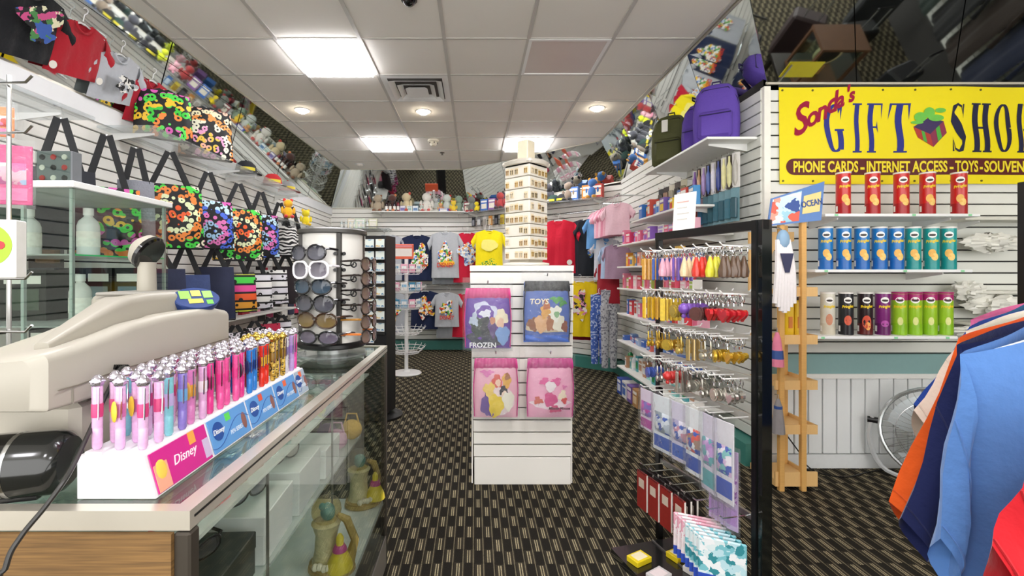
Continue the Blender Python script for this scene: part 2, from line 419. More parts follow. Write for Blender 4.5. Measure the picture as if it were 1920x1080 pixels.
for k in range(-4, 9):
    for r in range(-2, 7):
        if (k, r) in holes: continue
        x0, y0 = -.22 + .61 * k, 3.32 + .61 * r
        p = [(x0, y0), (x0 + .61, y0), (x0 + .61, y0 + .61), (x0, y0 + .61)]
        if k >= 3: p = clip(p, 0, 1, CF)
        p = clip_room(p)
        if len(p) < 3: continue
        cx = sum(q[0] for q in p) / len(p); cy = sum(q[1] for q in p) / len(p)
        t = MB(); t.prism([((q[0] - cx) * .995, (q[1] - cy) * .995) for q in p], -.006, .006, T=Matrix(((1, 0, 0, 0), (0, 0, 1, 0), (0, 1, 0, 0), (0, 0, 0, 1))))
        for i_, v in enumerate(t.v): t.v[i_] = (v[0], v[1], v[2])
        t.build('ceiling_tile', CT, ceil, (cx, cy, CZ + .006), smooth=0)
mb = MB(); mb.b2((-2.6, -2.6, CZ), (6.6, 2.1, CZ + .012)); mb.build('ceiling_plate', CT, ceil, smooth=0)
for k in range(-3, 4):        # runners into depth
    x = -.22 + .61 * k
    y1 = CBK if x < -.2 else min(CBK, dA.y + (x - dA.x) * (dB.y - dA.y) / (dB.x - dA.x))
    if x > 1.60: y1 = 5.9
    mb = MB(); mb.b2((x - .013, 2.1, CZ - .007), (x + .013, y1, CZ + .004)); mb.build('grid_bar', BAR, ceil, smooth=0)
for r in range(-1, 7):
    y = 3.32 + .61 * r; x1 = CR if y < 5.9 else dA.x + (y - dA.y) * (dB.x - dA.x) / (dB.y - dA.y)
    if y < CF: x1 = 5
    mb = MB(); mb.b2((CL, y - .008, CZ - .005), (x1, y + .008, CZ + .003)); mb.build('grid_bar', BAR, ceil, smooth=0)

LIT = emit_mat('lit_diffuser', '#fdfbff', PANEL_E)
def ceiling_light(x0, y0, label, lit=True):
    t = thing('ceiling_light', label, 'light', (x0 + .305, y0 + .305, CZ), 0, 'ceiling light panels')
    m = MB()
    for a, b_, c, d in ((-.3, -.3, .3, -.275), (-.3, .275, .3, .3), (-.3, -.275, -.275, .275), (.275, -.275, .3, .275)): m.b2((a, b_, -.008), (c, d, .012))
    m.build('frame', WHITE_METAL, t, smooth=0)
    m = MB(); m.b2((-.276, -.276, -.034 if lit else -.002), (.276, .276, .006))
    m.build('diffuser', LIT if lit else M('#d8cdc6', .35, var=.05, scale=3), t, smooth=0)
    return t
for c, r, lab, lit in ((-2, 0, 'bright square ceiling light panel nearest the front, left of the vent', True), (1, 0, 'unlit greyish square ceiling panel right of the vent', False),
                       (-2, 4, 'bright ceiling light panel far back on the left', True), (1, 4, 'bright ceiling light panel far back behind the jewellery tower', True)):
    ceiling_light(-.22 + .61 * c, 3.32 + .61 * r, lab, lit)
for x0, y0 in ((-1.44, .88), (.39, .88), (-1.44, -1.56), (.39, -1.56), (2.83, -1.56)):
    ceiling_light(x0, y0, 'ceiling light panel over the shop front, %s row, %s column' % ('front' if y0 > 0 else 'outer', {-1.44: 'first', .39: 'second', 2.83: 'third', 4.66: 'fourth'}[x0]))
# downlights, sprinkler, detectors
def downlight(x, y, label, lit=True):
    t = thing('downlight', label, 'light', (x, y, CZ), 0, 'recessed downlights')
    MB().lathe([(.052, .002), (.062, -.004), (.075, -.006), (.078, 0)], 20).build('trim_ring', WHITE_METAL, t)
    MB().lathe([(.052, -.002), (.046, -.022), (.03, -.032), (.0, -.036)], 20).build('lens', emit_mat('downlight_lens', '#fff0d8', 45.0) if lit else M('#efe9e0', .3), t)
downlight(-1.80, 4.79, 'glowing recessed downlight near the left ceiling edge'); downlight(1.26, 4.73, 'glowing recessed downlight near the right mirror')
downlight(-.54, 4.83, 'small glowing recessed downlight behind the air vent'); downlight(-1.80, 7.2, 'faint recessed downlight in the far left ceiling corner', False)
t = thing('air_vent', 'square white ceiling air vent with nested louvres', 'vent', (-.525, 4.235, CZ))
m = MB(); m.b2((-.3, -.3, .004), (.3, .3, .012)); m.build('backing', M('#5c5853', .8), t, smooth=0)
def ring(a, b_, za, zb):
    m = MB(); vs = [(sx * a, sy * a, za) for sx, sy in ((-1, -1), (1, -1), (1, 1), (-1, 1))] + [(sx * b_, sy * b_, zb) for sx, sy in ((-1, -1), (1, -1), (1, 1), (-1, 1))]
    m._add(vs, [(i, (i + 1) % 4, 4 + (i + 1) % 4, 4 + i) for i in range(4)]); return m
ring(.303, .24, -.006, -.006).build('frame', WHITE_METAL, t, smooth=0)
ring(.235, .185, -.03, -.004).build('louvre', WHITE_METAL, t, smooth=0); ring(.165, .12, -.035, -.006).build('louvre', WHITE_METAL, t, smooth=0)
m = ring(.1, .07, -.04, -.012); m._add([(-.1, -.1, -.04), (.1, -.1, -.04), (.1, .1, -.04), (-.1, .1, -.04)], [(0, 1, 2, 3)]); m.build('louvre', WHITE_METAL, t, smooth=0)
t = thing('smoke_detector', 'white ceiling smoke detector hanging behind the downlight', 'detector', (-.53, 5.88, CZ))
MB().lathe([(.07, 0), (.07, -.02), (.05, -.03), (.05, -.05), (.03, -.075), (0, -.078)], 18).build('body', M('#efe8d4', .5), t)
for k in range(5): m = MB(); m.box((.05 * math.cos(k * 1.26), .05 * math.sin(k * 1.26), -.042), (.012, .012, .016)); m.build('vent_slot', M('#4a463f', .7), t, smooth=0)
t = thing('sprinkler', 'tiny dark sprinkler head in the far ceiling', 'sprinkler', (-.46, 6.5, CZ))
MB().lathe([(.035, 0), (.035, -.006), (.012, -.01), (.012, -.03), (.02, -.032), (0, -.034)], 12).build('head', M('#5d564c', .4, .6), t)
t = thing('dome_camera', 'small black dome camera at the top of the picture', 'camera', (-.405, 2.84, CZ))
MB().lathe([(.05, 0), (.05, -.012), (.044, -.014)], 16).build('base_ring', M('#4a4744', .4), t)
MB().lathe([(.042, -.012), (.036, -.03), (.02, -.043), (0, -.047)], 16).build('dome', BLACK_GLOSS, t)

# ---- tilted mirror bulkheads between ceiling edge and wall top
MTRIM = M('#cfc9ba', .35, .3)
def bulkhead(name, T0, T1, B0, B1, splits, cuts=(0, 1)):
    """panes between a top line T0-T1 and a bottom line B0-B1; splits: fractions along it"""
    T0, T1, B0, B1 = map(Vector, (T0, T1, B0, B1)); root = None
    P = lambda u, v: T0.lerp(T1, u).lerp(B0.lerp(B1, u), v)
    nrm = (T1 - T0).cross(B0 - T0).normalized()
    m = MB(); off = nrm * .03
    if nrm.z < 0: off = -off
    m._add([P(0, 0) + off, P(1, 0) + off, P(1, 1) + off, P(0, 1) + off], [(0, 1, 2, 3)]); root = struct(m.build(name, GROOVE, smooth=0))
    off2 = off * .2
    for a, b_ in zip(splits[:-1], splits[1:]):
        for c, d in zip(cuts[:-1], cuts[1:]):
            e = .0008; q = [P(a + e, c + .003), P(b_ - e, c + .003), P(b_ - e, d - .003), P(a + e, d - .003)]
            m = MB(); m._add(q + [x + off2 for x in q], [(0, 1, 2, 3), (7, 6, 5, 4), (0, 4, 5, 1), (1, 5, 6, 2), (2, 6, 7, 3), (3, 7, 4, 0)])
            m.build('mirror_pane', MIRROR, root, smooth=0)
    m = MB(); m.tube([T0, T1], .013, 4); m.build('edge_rail', MTRIM, root, smooth=0)
    m = MB(); m.tube([B0, B1], .010, 4); m.build('edge_rail', MTRIM, root, smooth=0)
    return root
cr = [i / 7 for i in range(8)]
bulkhead('trim_4', (CL, .2, CZ), (CL, CBK, CZ), (-2.44, .2, 2.40), (-2.44, 7.79, 2.40), cr, (0, .24, 1))
bulkhead('trim_5', (CL, CBK, CZ), (dA.x, dA.y, CZ), (-2.44, 7.79, 2.38), (-.11, 7.79, 2.38), (0, .5, 1))
bulkhead('trim_6', (dA.x, dA.y, CZ), (dB.x, dB.y, CZ), (-.11, 7.79, 2.38), (1.92, 5.99, 2.48), (0, .33, .66, 1))
bulkhead('trim_7', (CR, 5.9, CZ), (CR + .03, CF, CZ), (1.92, 5.99, 2.48), (1.95, 3.06, 2.56), (0, .25, .5, .75, 1))
bulkhead('trim_8', (CR + .03, CF, CZ), (6.2, CF, CZ), (1.95, 3.06, 2.555), (6.2, 3.06, 2.555), (0, .14, .29, .5, .75, 1))
# ================================================================ glass show counter and what stands on it
ALU = M('#cfc9bb', .3, .55, var=.03); BRONZE = M('#4a443c', .4, .5); SHELFW = M('#dfe6e0', .4, var=.03)
def wood_card():
    m, nt, b = base_mat('brown_board'); L = nt.links.new
    tc = nd(nt, 'ShaderNodeTexCoord'); mp = nd(nt, 'ShaderNodeMapping'); mp.inputs['Scale'].default_value = (4, 4, 150); L(tc.outputs['Object'], mp.inputs[0])
    nz = nd(nt, 'ShaderNodeTexNoise'); nz.inputs['Scale'].default_value = 2; nz.inputs['Detail'].default_value = 4; L(mp.outputs[0], nz.inputs['Vector'])
    r = nd(nt, 'ShaderNodeValToRGB'); r.color_ramp.elements[0].color = lin('#5c4322') + (1,); r.color_ramp.elements[1].color = lin('#876538') + (1,); r.color_ramp.elements[0].position = .3; r.color_ramp.elements[1].position = .7
    L(nz.outputs['Fac'], r.inputs[0]); L(r.outputs[0], b.inputs['Base Color']); b.inputs['Roughness'].default_value = .7
    return m
CX0, CX1, CY0, CY1, CZT = -1.03, -.392, .632, 2.06, .97
t = thing('display_counter', 'long glass show counter with aluminium rails and a brown end board', 'counter', (0, 0, 0))
for y in (CY0, CY1):
    for x in (CX0, CX1):
        m = MB(); m.rbox((x + (.012 if x == CX0 else -.012), y + (.012 if y == CY0 else -.012), .470), (.024, .024, .94), .003)
        m.build('corner_post', BRONZE, t, smooth=0)
for a, b_ in (((CX1 - .026, CY0, CZT - .026), (CX1, CY1, CZT + .001)), ((CX0, CY0, CZT - .026), (CX0 + .026, CY1, CZT + .001)),
              ((CX0 + .026, CY0, CZT - .026), (CX1 - .026, CY0 + .02, CZT + .001)), ((CX0 + .026, CY1 - .02, CZT - .026), (CX1 - .026, CY1, CZT + .001))):
    m = MB(); m.b2(a, b_); m.build('top_rail', ALU, t, smooth=0)
m = MB(); m.b2((CX1 - .0005, CY0 + .01, CZT - .012), (CX1 + .0012, CY1 - .004, CZT - .009)); m.build('rail_groove', BLACK, t, smooth=0)
m = MB(); m.b2((CX0 + .026, CY0 + .02, CZT - .007), (CX1 - .026, CY1 - .02, CZT - .001)); m.build('top_glass', GLASS, t, smooth=0)
m = MB(); m.b2((CX1 - .010, CY0 + .024, .13), (CX1 - .004, CY1 - .005, CZT - .026)); m.build('front_glass', glass_mat('counter_glass', '#f8fbf9', refl=.4), t, smooth=0)
m = MB(); m.b2((CX0 + .024, CY1 - .012, .13), (CX1 - .024, CY1 - .006, CZT - .026)); m.build('end_glass', GLASS, t, smooth=0)
m = MB(); m.b2((CX0 + .01, CY0 - .006, .02), (CX1 - .022, CY0 + .001, CZT - .028)); m.build('end_board', wood_card(), t, smooth=0)
m = MB(); m.b2((CX0, CY0, 0), (CX1, CY1, .13)); m.build('plinth', M('#6d685f', .6), t, smooth=0)
m = MB(); m.b2((CX0 + .01, CY0 + .01, .27), (CX1 - .014, CY1 - .014, .29)); m.build('deck', SHELFW, t, smooth=0)
m = MB(); m.b2((CX0 + .02, CY0 + .02, .13), (CX0 + .03, CY1 - .02, CZT - .03)); m.build('back_panel', M('#cfd6d0', .5), t, smooth=0)
m = MB(); m.b2((CX0 + .03, CY0 + .02, .572), (-.505, CY1 - .02, .58)); m.build('shelf', glass_mat('shelf_glass', '#eef7f2', refl=.9, opac=.3), t, smooth=0)
m = MB(); m.b2((CX0 + .03, CY0 + .02, .842), (-.47, CY1 - .02, .85)); m.build('shelf', glass_mat('shelf_glass', '#eef7f2'), t, smooth=0)
for y in (1.1, 1.6):
    m = MB(); m.b2((-.50, y, .29), (-.494, y + .004, CZT - .03)); m.build('shelf_support', STEEL, t, smooth=0)
m = MB(); m.cyl((CX1 - .018, CY0 + .06, CZT - .034), (CX1 - .018, CY1 - .05, CZT - .034), .006, n=8); m.build('fill_tube', emit_mat('counter_fill_tube', '#fff6e8', 16.0), t)  # added tube and holder, made up to brighten the goods inside
m = MB(); m.b2((CX1 - .027, CY0 + .05, CZT - .036), (CX1 - .010, CY1 - .04, CZT - .026)); m.build('fill_tube_holder', ALU, t, smooth=0)
# ---- price packets lying under the glass top
cols = ['#c9d6d2', '#9fb8b4', '#e7e2d8', '#d98a8f', '#7fa3b8', '#dfe7ea', '#b9c7a8', '#e9c9c2']
pk = []
for c in cols:
    def f(u, v, c=c):
        return Vector(((u - .5) * .075, (v - .5) * .055, .005 * math.sin(u * 9 + v * 5) * math.sin(v * PI) + .006))
    m = MB(); m.grid(f, 8, 5); m.box((0, 0, .002), (.07, .05, .004)); pk.append(m.mesh('wrapper', M(c, .12, .55, var=.25, scale=60, bump=.6)))
n = 0
for j in range(17):
    for i in range(4):
        x = -.875 + i * .093 + R.uniform(-.006, .006); y = .75 + j * .074
        if i < 3 and j < 9 and R.random() < .5: continue
        o = obj('foil_packet', pk[R.randrange(len(pk))], None, (x + .07, y, .851), (0, 0, R.uniform(-.35, .35)))
        tag(o, f'crinkled foil packet under the counter glass, {ORD[j]} row from the near end, {ORD[i]} column', 'packet', 'foil packets under the counter glass'); n += 1
# ---- pen display box
PX0, PX1, PY0, PY1 = -.578, -.464, .668, 1.285
t = thing('pen_display', 'white stepped card box holding rows of pens on the counter', 'pen display', (0, 0, CZT))
CARDW = M('#f1f0f3', .45, var=.02)
m = MB(); prof = [(PX0, 0), (PX1, 0), (PX1 - .018, .062), (PX0, .062)]
m.prism(prof, PY0, PY1); m.build('box', CARDW, t, smooth=0)
for k in range(3):
    m = MB(); m.b2((PX0 + .006 + k * .03, PY0 + .006, .062), (PX0 + .03 + k * .03, PY1 - .006, .066)); m.build('step_insert', CARDW, t, smooth=0)
Tm = lambda y: Matrix.Translation((PX1 + .0012, y, .0))
lean = math.atan2(.018, .062)
def pcard(y0, y1, base, lab, blue):
    w_ = y1 - y0; cy = (y0 + y1) / 2; h = .0645
    o = MB(); o.rbox((0, 0, h / 2), (w_ - .004, .0016, h - .004), .0006)
    c = o.build('price_card', base, t, (PX1 + .0012, cy, 0.0008), rot=(0, 0, PI / 2), smooth=0)
    c.rotation_euler = Matrix.Rotation(-lean, 3, 'Y').to_euler() if False else (Matrix.Rotation(-lean, 3, 'Y') @ Matrix.Rotation(PI / 2, 3, 'Z')).to_euler()
    c['label'] = lab
    if blue:
        d = MB(); d.cyl((-w_ * .3, -.0012, h * .58), (-w_ * .3, -.0018, h * .58), .017, n=18); d.build('emblem', M('#1f4f9c', .4), c)
        m_ = text_mesh('Disney', .013, M('#f3f6fb', .5), .0004, shear=.3); e = obj('lettering', m_, c, (-w_ * .3, -.0024, h * .58))
        m_ = text_mesh('PEN SERIES', .0115, M('#dfeaf6', .5), .0003, shear=.15, xs=.8); obj('lettering', m_, c, (w_ * .12, -.0015, h * .33))
        wv = MB(); wv.tube([(x_ * w_, -.0012, h * (.42 + .28 * math.sin(x_ * 5 + .3))) for x_ in [i / 12 - .5 for i in range(13)]], .0007, 4); wv.build('wave_line', M('#2a5aa5', .4), c)
        q = MB(); q.box((-w_ * .02, -.0012, h * .82), (.016, .001, .014)); q.build('price_sticker', M(blue, .5), c, smooth=0)
        q = MB(); q.ball((w_ * .36, -.001, h * .45), (.009, .0012, .017), 8, 5); q.build('printed_spot', M('#8a5a52', .5), c)
    else:
        m_ = text_mesh('Disney', .021, M('#fbeef6', .5), .0004, shear=.3); obj('lettering', m_, c, (w_ * .02, -.0015, h * .52))
        q = MB(); q.box((-w_ * .37, -.0012, h * .36), (w_ * .2, .001, h * .62)); q.build('printed_patch', M('#f0a98d', .5), c, smooth=0)
        q = MB(); q.ball((-w_ * .37, -.0012, h * .52), (.013, .0014, .015), 10, 6); q.build('printed_patch', M('#f4cf55', .5), c)
        q = MB(); q.box((w_ * .42, -.0012, h * .36), (w_ * .12, .001, h * .5)); q.build('printed_patch', M('#c9b7d8', .5), c, smooth=0)
        q = MB(); q.box((w_ * .2, -.0012, h * .82), (.016, .001, .02)); q.build('price_sticker', M('#f5a64a', .5), c, smooth=0)
    return c
BLUEC = M('#5f9bd8', .4, var=.12, scale=14)
pcard(.672, .815, M('#d1248c', .4, var=.08, scale=20), 'magenta printed card on the near end', None)
pcard(.818, .955, BLUEC, 'blue printed card with a green sticker', '#5fd75a'); pcard(.958, 1.085, BLUEC, 'blue printed card with a red sticker', '#e0533c'); pcard(1.088, 1.215, BLUEC, 'blue printed card with an orange sticker', '#e8693e')
pcard(1.218, 1.284, M('#a9b9c9', .4), 'pale blue end card', '#e8693e')
# ---- pens
def make_pen(body, band, cap, patt=None, charm=None):
    p = thing('pen', 'x', 'pen')
    L_ = .0935
    bm = patt or M(body, .22, var=.18, scale=180, coat=.4)
    MB().lathe([(.0045, 0), (.0066, .004), (.0068, .03), (.0064, .0315), (.0068, .033), (.0068, L_)], 10).build('barrel', bm, p)
    MB().lathe([(.0072, .048), (.0074, .05), (.0074, .066), (.0072, .068)], 10).build('band', M(band, .3, var=.1), p)
    m = MB(); m.lathe([(.0062, L_), (.0085, L_ + .003), (.0090, L_ + .008), (.0070, L_ + .013), (.003, L_ + .017), (0, L_ + .0175)], 8)
    for k in range(6): m.ball((.0078 * math.cos(k * 1.047), .0078 * math.sin(k * 1.047), L_ + .007), .0024, 5, 4)
    m.build('topper', M(cap, .15, .9, var=.1, scale=200), p)
    m = MB(); m.tube([(.0078, -.002, .045), (.0088, -.002, .07), (.007, -.001, L_ - .002)], .0011, 5); m.build('clip', CHROME, p)
    if charm:
        m = MB(); m.ball((.004, -.0095, .058), (.0075, .003, .016), 8, 6); m.build('charm', M(charm, .3, var=.15), p)
    return p
leop = pattern_mat('leopard_print', 'speckle', ['#c9a33f', '#b08a2e', '#e0c46a', '#2a1f10', '#d8b552', '#3a2a12'], 260, .3)
SIL, GOLD = '#d9d4e2', '#d8b95a'
kinds = [('#e3b4dc', '#d0417c', SIL, None, None, 'lilac pen with a pink band'), ('#dfb2dc', '#c86fa6', SIL, None, '#e8c63c', 'lilac pen with a golden yellow charm'),
         ('#7fc4cf', '#b7a6d6', SIL, None, None, 'pale turquoise pen'), ('#8a78c8', '#6a9fd0', SIL, None, None, 'violet pen'), ('#d57fb8', '#e2a23f', SIL, None, '#d9a14a', 'mauve pen with an amber charm'),
         ('#d9a9d2', '#e6dbe8', SIL, None, None, 'pale mauve pen'), ('#e23c8e', '#b81f6c', SIL, None, '#2a2430', 'hot pink pen with a dark charm'), ('#ea5aa0', '#e23c8e', SIL, None, None, 'bright pink pen'),
         ('#2e7fd0', '#123f96', SIL, None, '#20325e', 'blue pen'), ('#e0311f', '#e8b52e', SIL, None, '#8a2020', 'red pen with a yellow band'),
         ('#c9a33f', '#8f6c20', GOLD, leop, None, 'gold leopard-patterned pen'), ('#cfcbd6', '#7c6fa0', SIL, None, None, 'silver grey pen'), ('#b79ad2', '#9a78c4', SIL, None, None, 'lavender pen'), ('#ec4fa6', '#d12f86', SIL, None, None, 'fuchsia pen at the far end')]
protos = [make_pen(*k[:5]) for k in kinds]
rows = [(0, 1, 0), (0, 1, 0), (2, 0, 2), (3, 3, 3), (4, 0, 4), (5, 4, 5), (5, 5, 6), (6, 7, 7), (7, 6, 7), (7, 7, 7), (6, 7, 6), (8, 8, 8), (8, 8, 8), (9, 9, 9), (9, 9, 9), (10, 10, 10), (10, 10, 10), (10, 10, 10), (11, 11, 11), (12, 12, 12), (13, 13, 13)]
used = set(); cnt = {}
for j, ks in enumerate(rows):
    for i, k in enumerate(ks):
        x = PX0 + .016 + i * .034 + (.004 if j % 2 else 0); y = PY0 + .016 + j * .0287
        lab = kinds[k][5].replace(' at the far end', '') + f', {ORD[j]} row from the near end, ' + ('left', 'middle', 'right')[i] + ' column'
        g = 'pens in the counter display: ' + kinds[k][5]
        if k not in used: used.add(k); o = protos[k]; o.location = (x, y, CZT + .0665); o.rotation_euler = (0, 0, -.5); o['label'] = lab; o['group'] = g
        else: dup(protos[k], (x, y, CZT + .0665), -.5 + R.uniform(-.3, .3), lab, g)
# ---- cash register, seen from the customer side
BEIGE = M('#b0ab9f', .42, var=.03, scale=12); BEIGE_D = M('#a8a396', .45, var=.03, scale=12)
t = thing('cash_register', 'large beige cash register with a raised customer display, standing on the counter', 'cash register', (0, 0, CZT))
RX0, RX1 = -.86, -.604
def loft(secs, n_close=True):
    """rings of equal count joined; ends capped"""
    m = MB(); n_ = len(secs[0]); vs = [p for s_ in secs for p in s_]; fs = []
    for i in range(len(secs) - 1):
        for k in range(n_): fs.append((i * n_ + k, i * n_ + (k + 1) % n_, (i + 1) * n_ + (k + 1) % n_, (i + 1) * n_ + k))
    fs.append(tuple(range(n_ - 1, -1, -1))); fs.append(tuple((len(secs) - 1) * n_ + k for k in range(n_)))
    m._add(vs, fs); return m
def sec(y, x0, x1, z0, z1, r, zl=None):
    out = []; zl = z1 if zl is None else zl
    for cx, cz, a0 in ((x1 - r, z1 - r, 0), (x0 + r, zl - r, PI / 2), (x0 + .006, z0 + .006, PI), (x1 - .006, z0 + .006, 1.5 * PI)):
        rr = r if a0 < 3 else .006
        for q in range(5): a = a0 + q * PI / 8; out.append(Vector((cx + rr * math.cos(a), y, cz + rr * math.sin(a))))
    return out
m = MB(); m.rbox((-.745, .935, .0625), (.23, .42, .125), .012); m.build('cash_drawer', M('#bdb7a9', .4, var=.02), t)
m = MB(); m.b2((RX0 + .02, .73, .124), (RX1 - .012, 1.13, .131)); m.build('shadow_gap', M('#4b463e', .7), t, smooth=0)
secs = [sec(.645, RX0, RX1 - .02, .134, .205, .012, .185), sec(.655, RX0, RX1 - .004, .130, .213, .014, .19), sec(.70, RX0, RX1, .130, .218, .014, .19), sec(.75, RX0, RX1, .130, .226, .014, .19),
        sec(.82, RX0, RX1, .130, .240, .014, .195), sec(.9, RX0, RX1, .130, .246, .014, .21), sec(1.0, RX0, RX1, .130, .248, .014, .235), sec(1.08, RX0, RX1, .130, .246, .016, .24), sec(1.135, RX0, RX1 - .004, .132, .236, .016), sec(1.15, RX0, RX1 - .02, .137, .215, .012)]
body = loft(secs).build('housing', BEIGE, t, smooth=40)
m = MB(); m.tube([(RX1 + .0008, .665, .158), (RX1 + .0008, .70, .158), (RX1 + .0008, .78, .164), (RX1 + .0008, 1.13, .168)], .0012, 4); m.build('seam', M('#7d766a', .6), body)
m = MB(); m.tube([(RX1 + .0008, .69, .132), (RX1 + .0008, .69, .156)], .0009, 4); m.build('seam', M('#8d877b', .6), body)
secs = [sec(.70, -.672, RX1 - .045, .18, .222, .006), sec(.76, -.685, RX1 - .045, .18, .246, .008), sec(.83, -.70, RX1 - .046, .18, .272, .012), sec(.875, -.715, RX1 - .05, .18, .283, .014), sec(.93, -.775, RX1 - .05, .18, .287, .016, .275),
        sec(1.0, -.835, RX1 - .05, .18, .287, .016, .28), sec(1.08, -.845, RX1 - .055, .18, .284, .016), sec(1.12, -.84, RX1 - .065, .18, .272, .016), sec(1.14, -.83, RX1 - .08, .18, .25, .016)]
loft(secs).build('printer_hump', M('#a39e92', .42, var=.03, scale=12), t, smooth=40)
m = MB(); m.rbox((-.725, 1.0, .2845), (.10, .13, .008), .003); m.build('display_recess', M('#8f8c84', .5), t)
def seg(x, y0, y1): return [Vector((x, y0, 0)), Vector((x, y1, 0))]
m = MB(); m.lathe([(.021, .275), (.0205, .30), (.019, .345), (.0205, .352)], 16, (-.735, 1.03, 0), sx=.85, sy=1.0); m.build('display_pole', BEIGE_D, t)
Th = Matrix.Translation((-.735, 1.032, .375)) @ Matrix.Rotation(.55, 4, 'Y')
m = MB(); m.lathe([(0, -.028), (.022, -.026), (.036, -.014), (.040, 0)], 20, T=Th @ Matrix.Rotation(PI / 2, 4, 'Y')); hd = m.build('display_head', BEIGE_D, t)
m = MB(); m.lathe([(.0405, 0), (.0405, .007), (.036, .011), (0, .012)], 20, T=Th @ Matrix.Rotation(PI / 2, 4, 'Y')); m.build('display_screen', BLACK_GLOSS, hd)
Tl = Matrix.Translation((-.634, 1.045, .268)) @ Vector((.62, -.45, .66)).normalized().to_track_quat('Z', 'Y').to_matrix().to_4x4()
m = MB(); m.lathe([(1, -.014), (1, .004), (.96, .006), (0, .0062)], 28, T=Tl @ Matrix.Diagonal((.050, .030, 1, 1))); lab = m.build('label_plate', M('#1f3a78', .35), t)
for (x, y, w_, h_, c) in ((-.024, .008, .022, .022, '#8fd05a'), (.0, .012, .02, .016, '#efe36a'), (.024, .008, .02, .02, '#9ad36a'), (-.005, -.010, .03, .012, '#e9dd55'), (.024, -.014, .014, .012, '#6fb84e')):
    m = MB(); m.box((x, y, .0068), (w_, h_, .001), T=Tl); m.build('label_patch', M(c, .4), lab, smooth=0)
# ---- cable from the register down over the end board
t = thing('register_cable', 'black cable looping from the register down over the counter end', 'cable')
def spl(pts, n=8):
    out = []; P = [Vector(p) for p in pts]
    for i in range(len(P) - 1):
        a, b_, c, d = P[max(i - 1, 0)], P[i], P[i + 1], P[min(i + 2, len(P) - 1)]
        for k in range(n):
            u = k / n; out.append(.5 * ((2 * b_) + (c - a) * u + (2 * a - 5 * b_ + 4 * c - d) * u * u + (3 * b_ - a - 3 * c + d) * u ** 3))
    return out + [P[-1]]
m = MB(); m.tube(spl([(-.598, .79, CZT + .165), U(222, 695, .765), U(190, 760, .715), U(158, 830, .66), U(128, 890, .61), U(85, 950, .585), U(40, 1005, .565), U(12, 1060, .55), U(0, 1180, .545), (-.52, .545, .4)]), .0032, 8); m.build('cord', M('#2b2a28', .35), t)
m = MB(); p0 = Vector((-.598, .79, CZT + .165)); p1 = U(214, 688, .768)
for k in range(7): q = p0.lerp(p1, k / 6.5); m.cyl(q, p0.lerp(p1, (k + .6) / 6.5), .0058 - .0003 * k, n=10)
m.build('strain_relief', BLACK, t)
# ---- black drum on the counter
t = thing('black_drum', 'glossy black drum with a silver ring lying beside the pen box', 'drum', (-.668, .676, CZT + .047), 0, rot=(0, 0, .25))
Tx = Matrix.Rotation(PI / 2, 4, 'Y')
MB().lathe([(.036, -.06), (.043, -.058), (.046, -.05), (.046, -.002)], 28, T=Tx).build('rim_section', BLACK_GLOSS, t)
MB().lathe([(.0465, -.003), (.047, 0), (.0465, .003)], 28, T=Tx).build('silver_ring', CHROME, t)
MB().lathe([(.046, .003), (.046, .045), (.043, .055), (.035, .062), (0, .064)], 28, T=Tx).build('shell', M('#1b1d1c', .16, var=.1, coat=.5), t)
MB().lathe([(0, -.03), (.035, -.031), (.036, -.06)], 24, T=Tx).build('hollow', M('#050505', .6), t)
m = MB(); m.b2((-.03, -.02, -.047), (.03, .02, -.041)); m.build('foot', BLACK, t, smooth=0)
# ---- sunglasses
def lens_disc(cx, rx, rz, mat_, sq=.0, n=20):
    m = MB()
    def pt(k, s_, dy):
        a = 2 * PI * k / n; c, s2 = math.cos(a), math.sin(a)
        c = math.copysign(abs(c) ** (1 - sq), c); s2 = math.copysign(abs(s2) ** (1 - sq), s2)
        x = cx + rx * s_ * c; z = rz * s_ * s2
        return Vector((x, dy + 2.2 * (x * x) , z))
    vs = [Vector((cx, -.005 + 2.2 * cx * cx, 0))] + [pt(k, .55, -.0035) for k in range(n)] + [pt(k, 1, 0) for k in range(n)]
    fs = [(0, 1 + k, 1 + (k + 1) % n) for k in range(n)] + [(1 + k, 1 + n + k, 1 + n + (k + 1) % n, 1 + (k + 1) % n) for k in range(n)]
    m._add(vs, fs); return m, [pt(k, 1.0, 0) for k in range(n)]
def lensmat(c1, c2):
    key = 'lens' + c1 + c2
    if key in MATS: return MATS[key]
    m, nt, b = base_mat(key); L = nt.links.new
    tc = nd(nt, 'ShaderNodeTexCoord'); sp = nd(nt, 'ShaderNodeSeparateXYZ'); L(tc.outputs['Object'], sp.inputs[0])
    mr = nd(nt, 'ShaderNodeMapRange'); mr.inputs[1].default_value = -.025; mr.inputs[2].default_value = .025; L(sp.outputs[2], mr.inputs[0])
    r = nd(nt, 'ShaderNodeValToRGB'); r.color_ramp.elements[0].color = lin(c2) + (1,); r.color_ramp.elements[1].color = lin(c1) + (1,); L(mr.outputs[0], r.inputs[0])
    L(r.outputs[0], b.inputs['Base Color']); b.inputs['Roughness'].default_value = .06; b.inputs['Coat Weight'].default_value = .5; MATS[key] = m
    return m
def sunglasses(label, loc, rotz, frame='#121113', *A, scale=1, **K):
    t = sunglasses_(label, loc, rotz, frame, *A, **K); t.scale = (scale,) * 3; return t
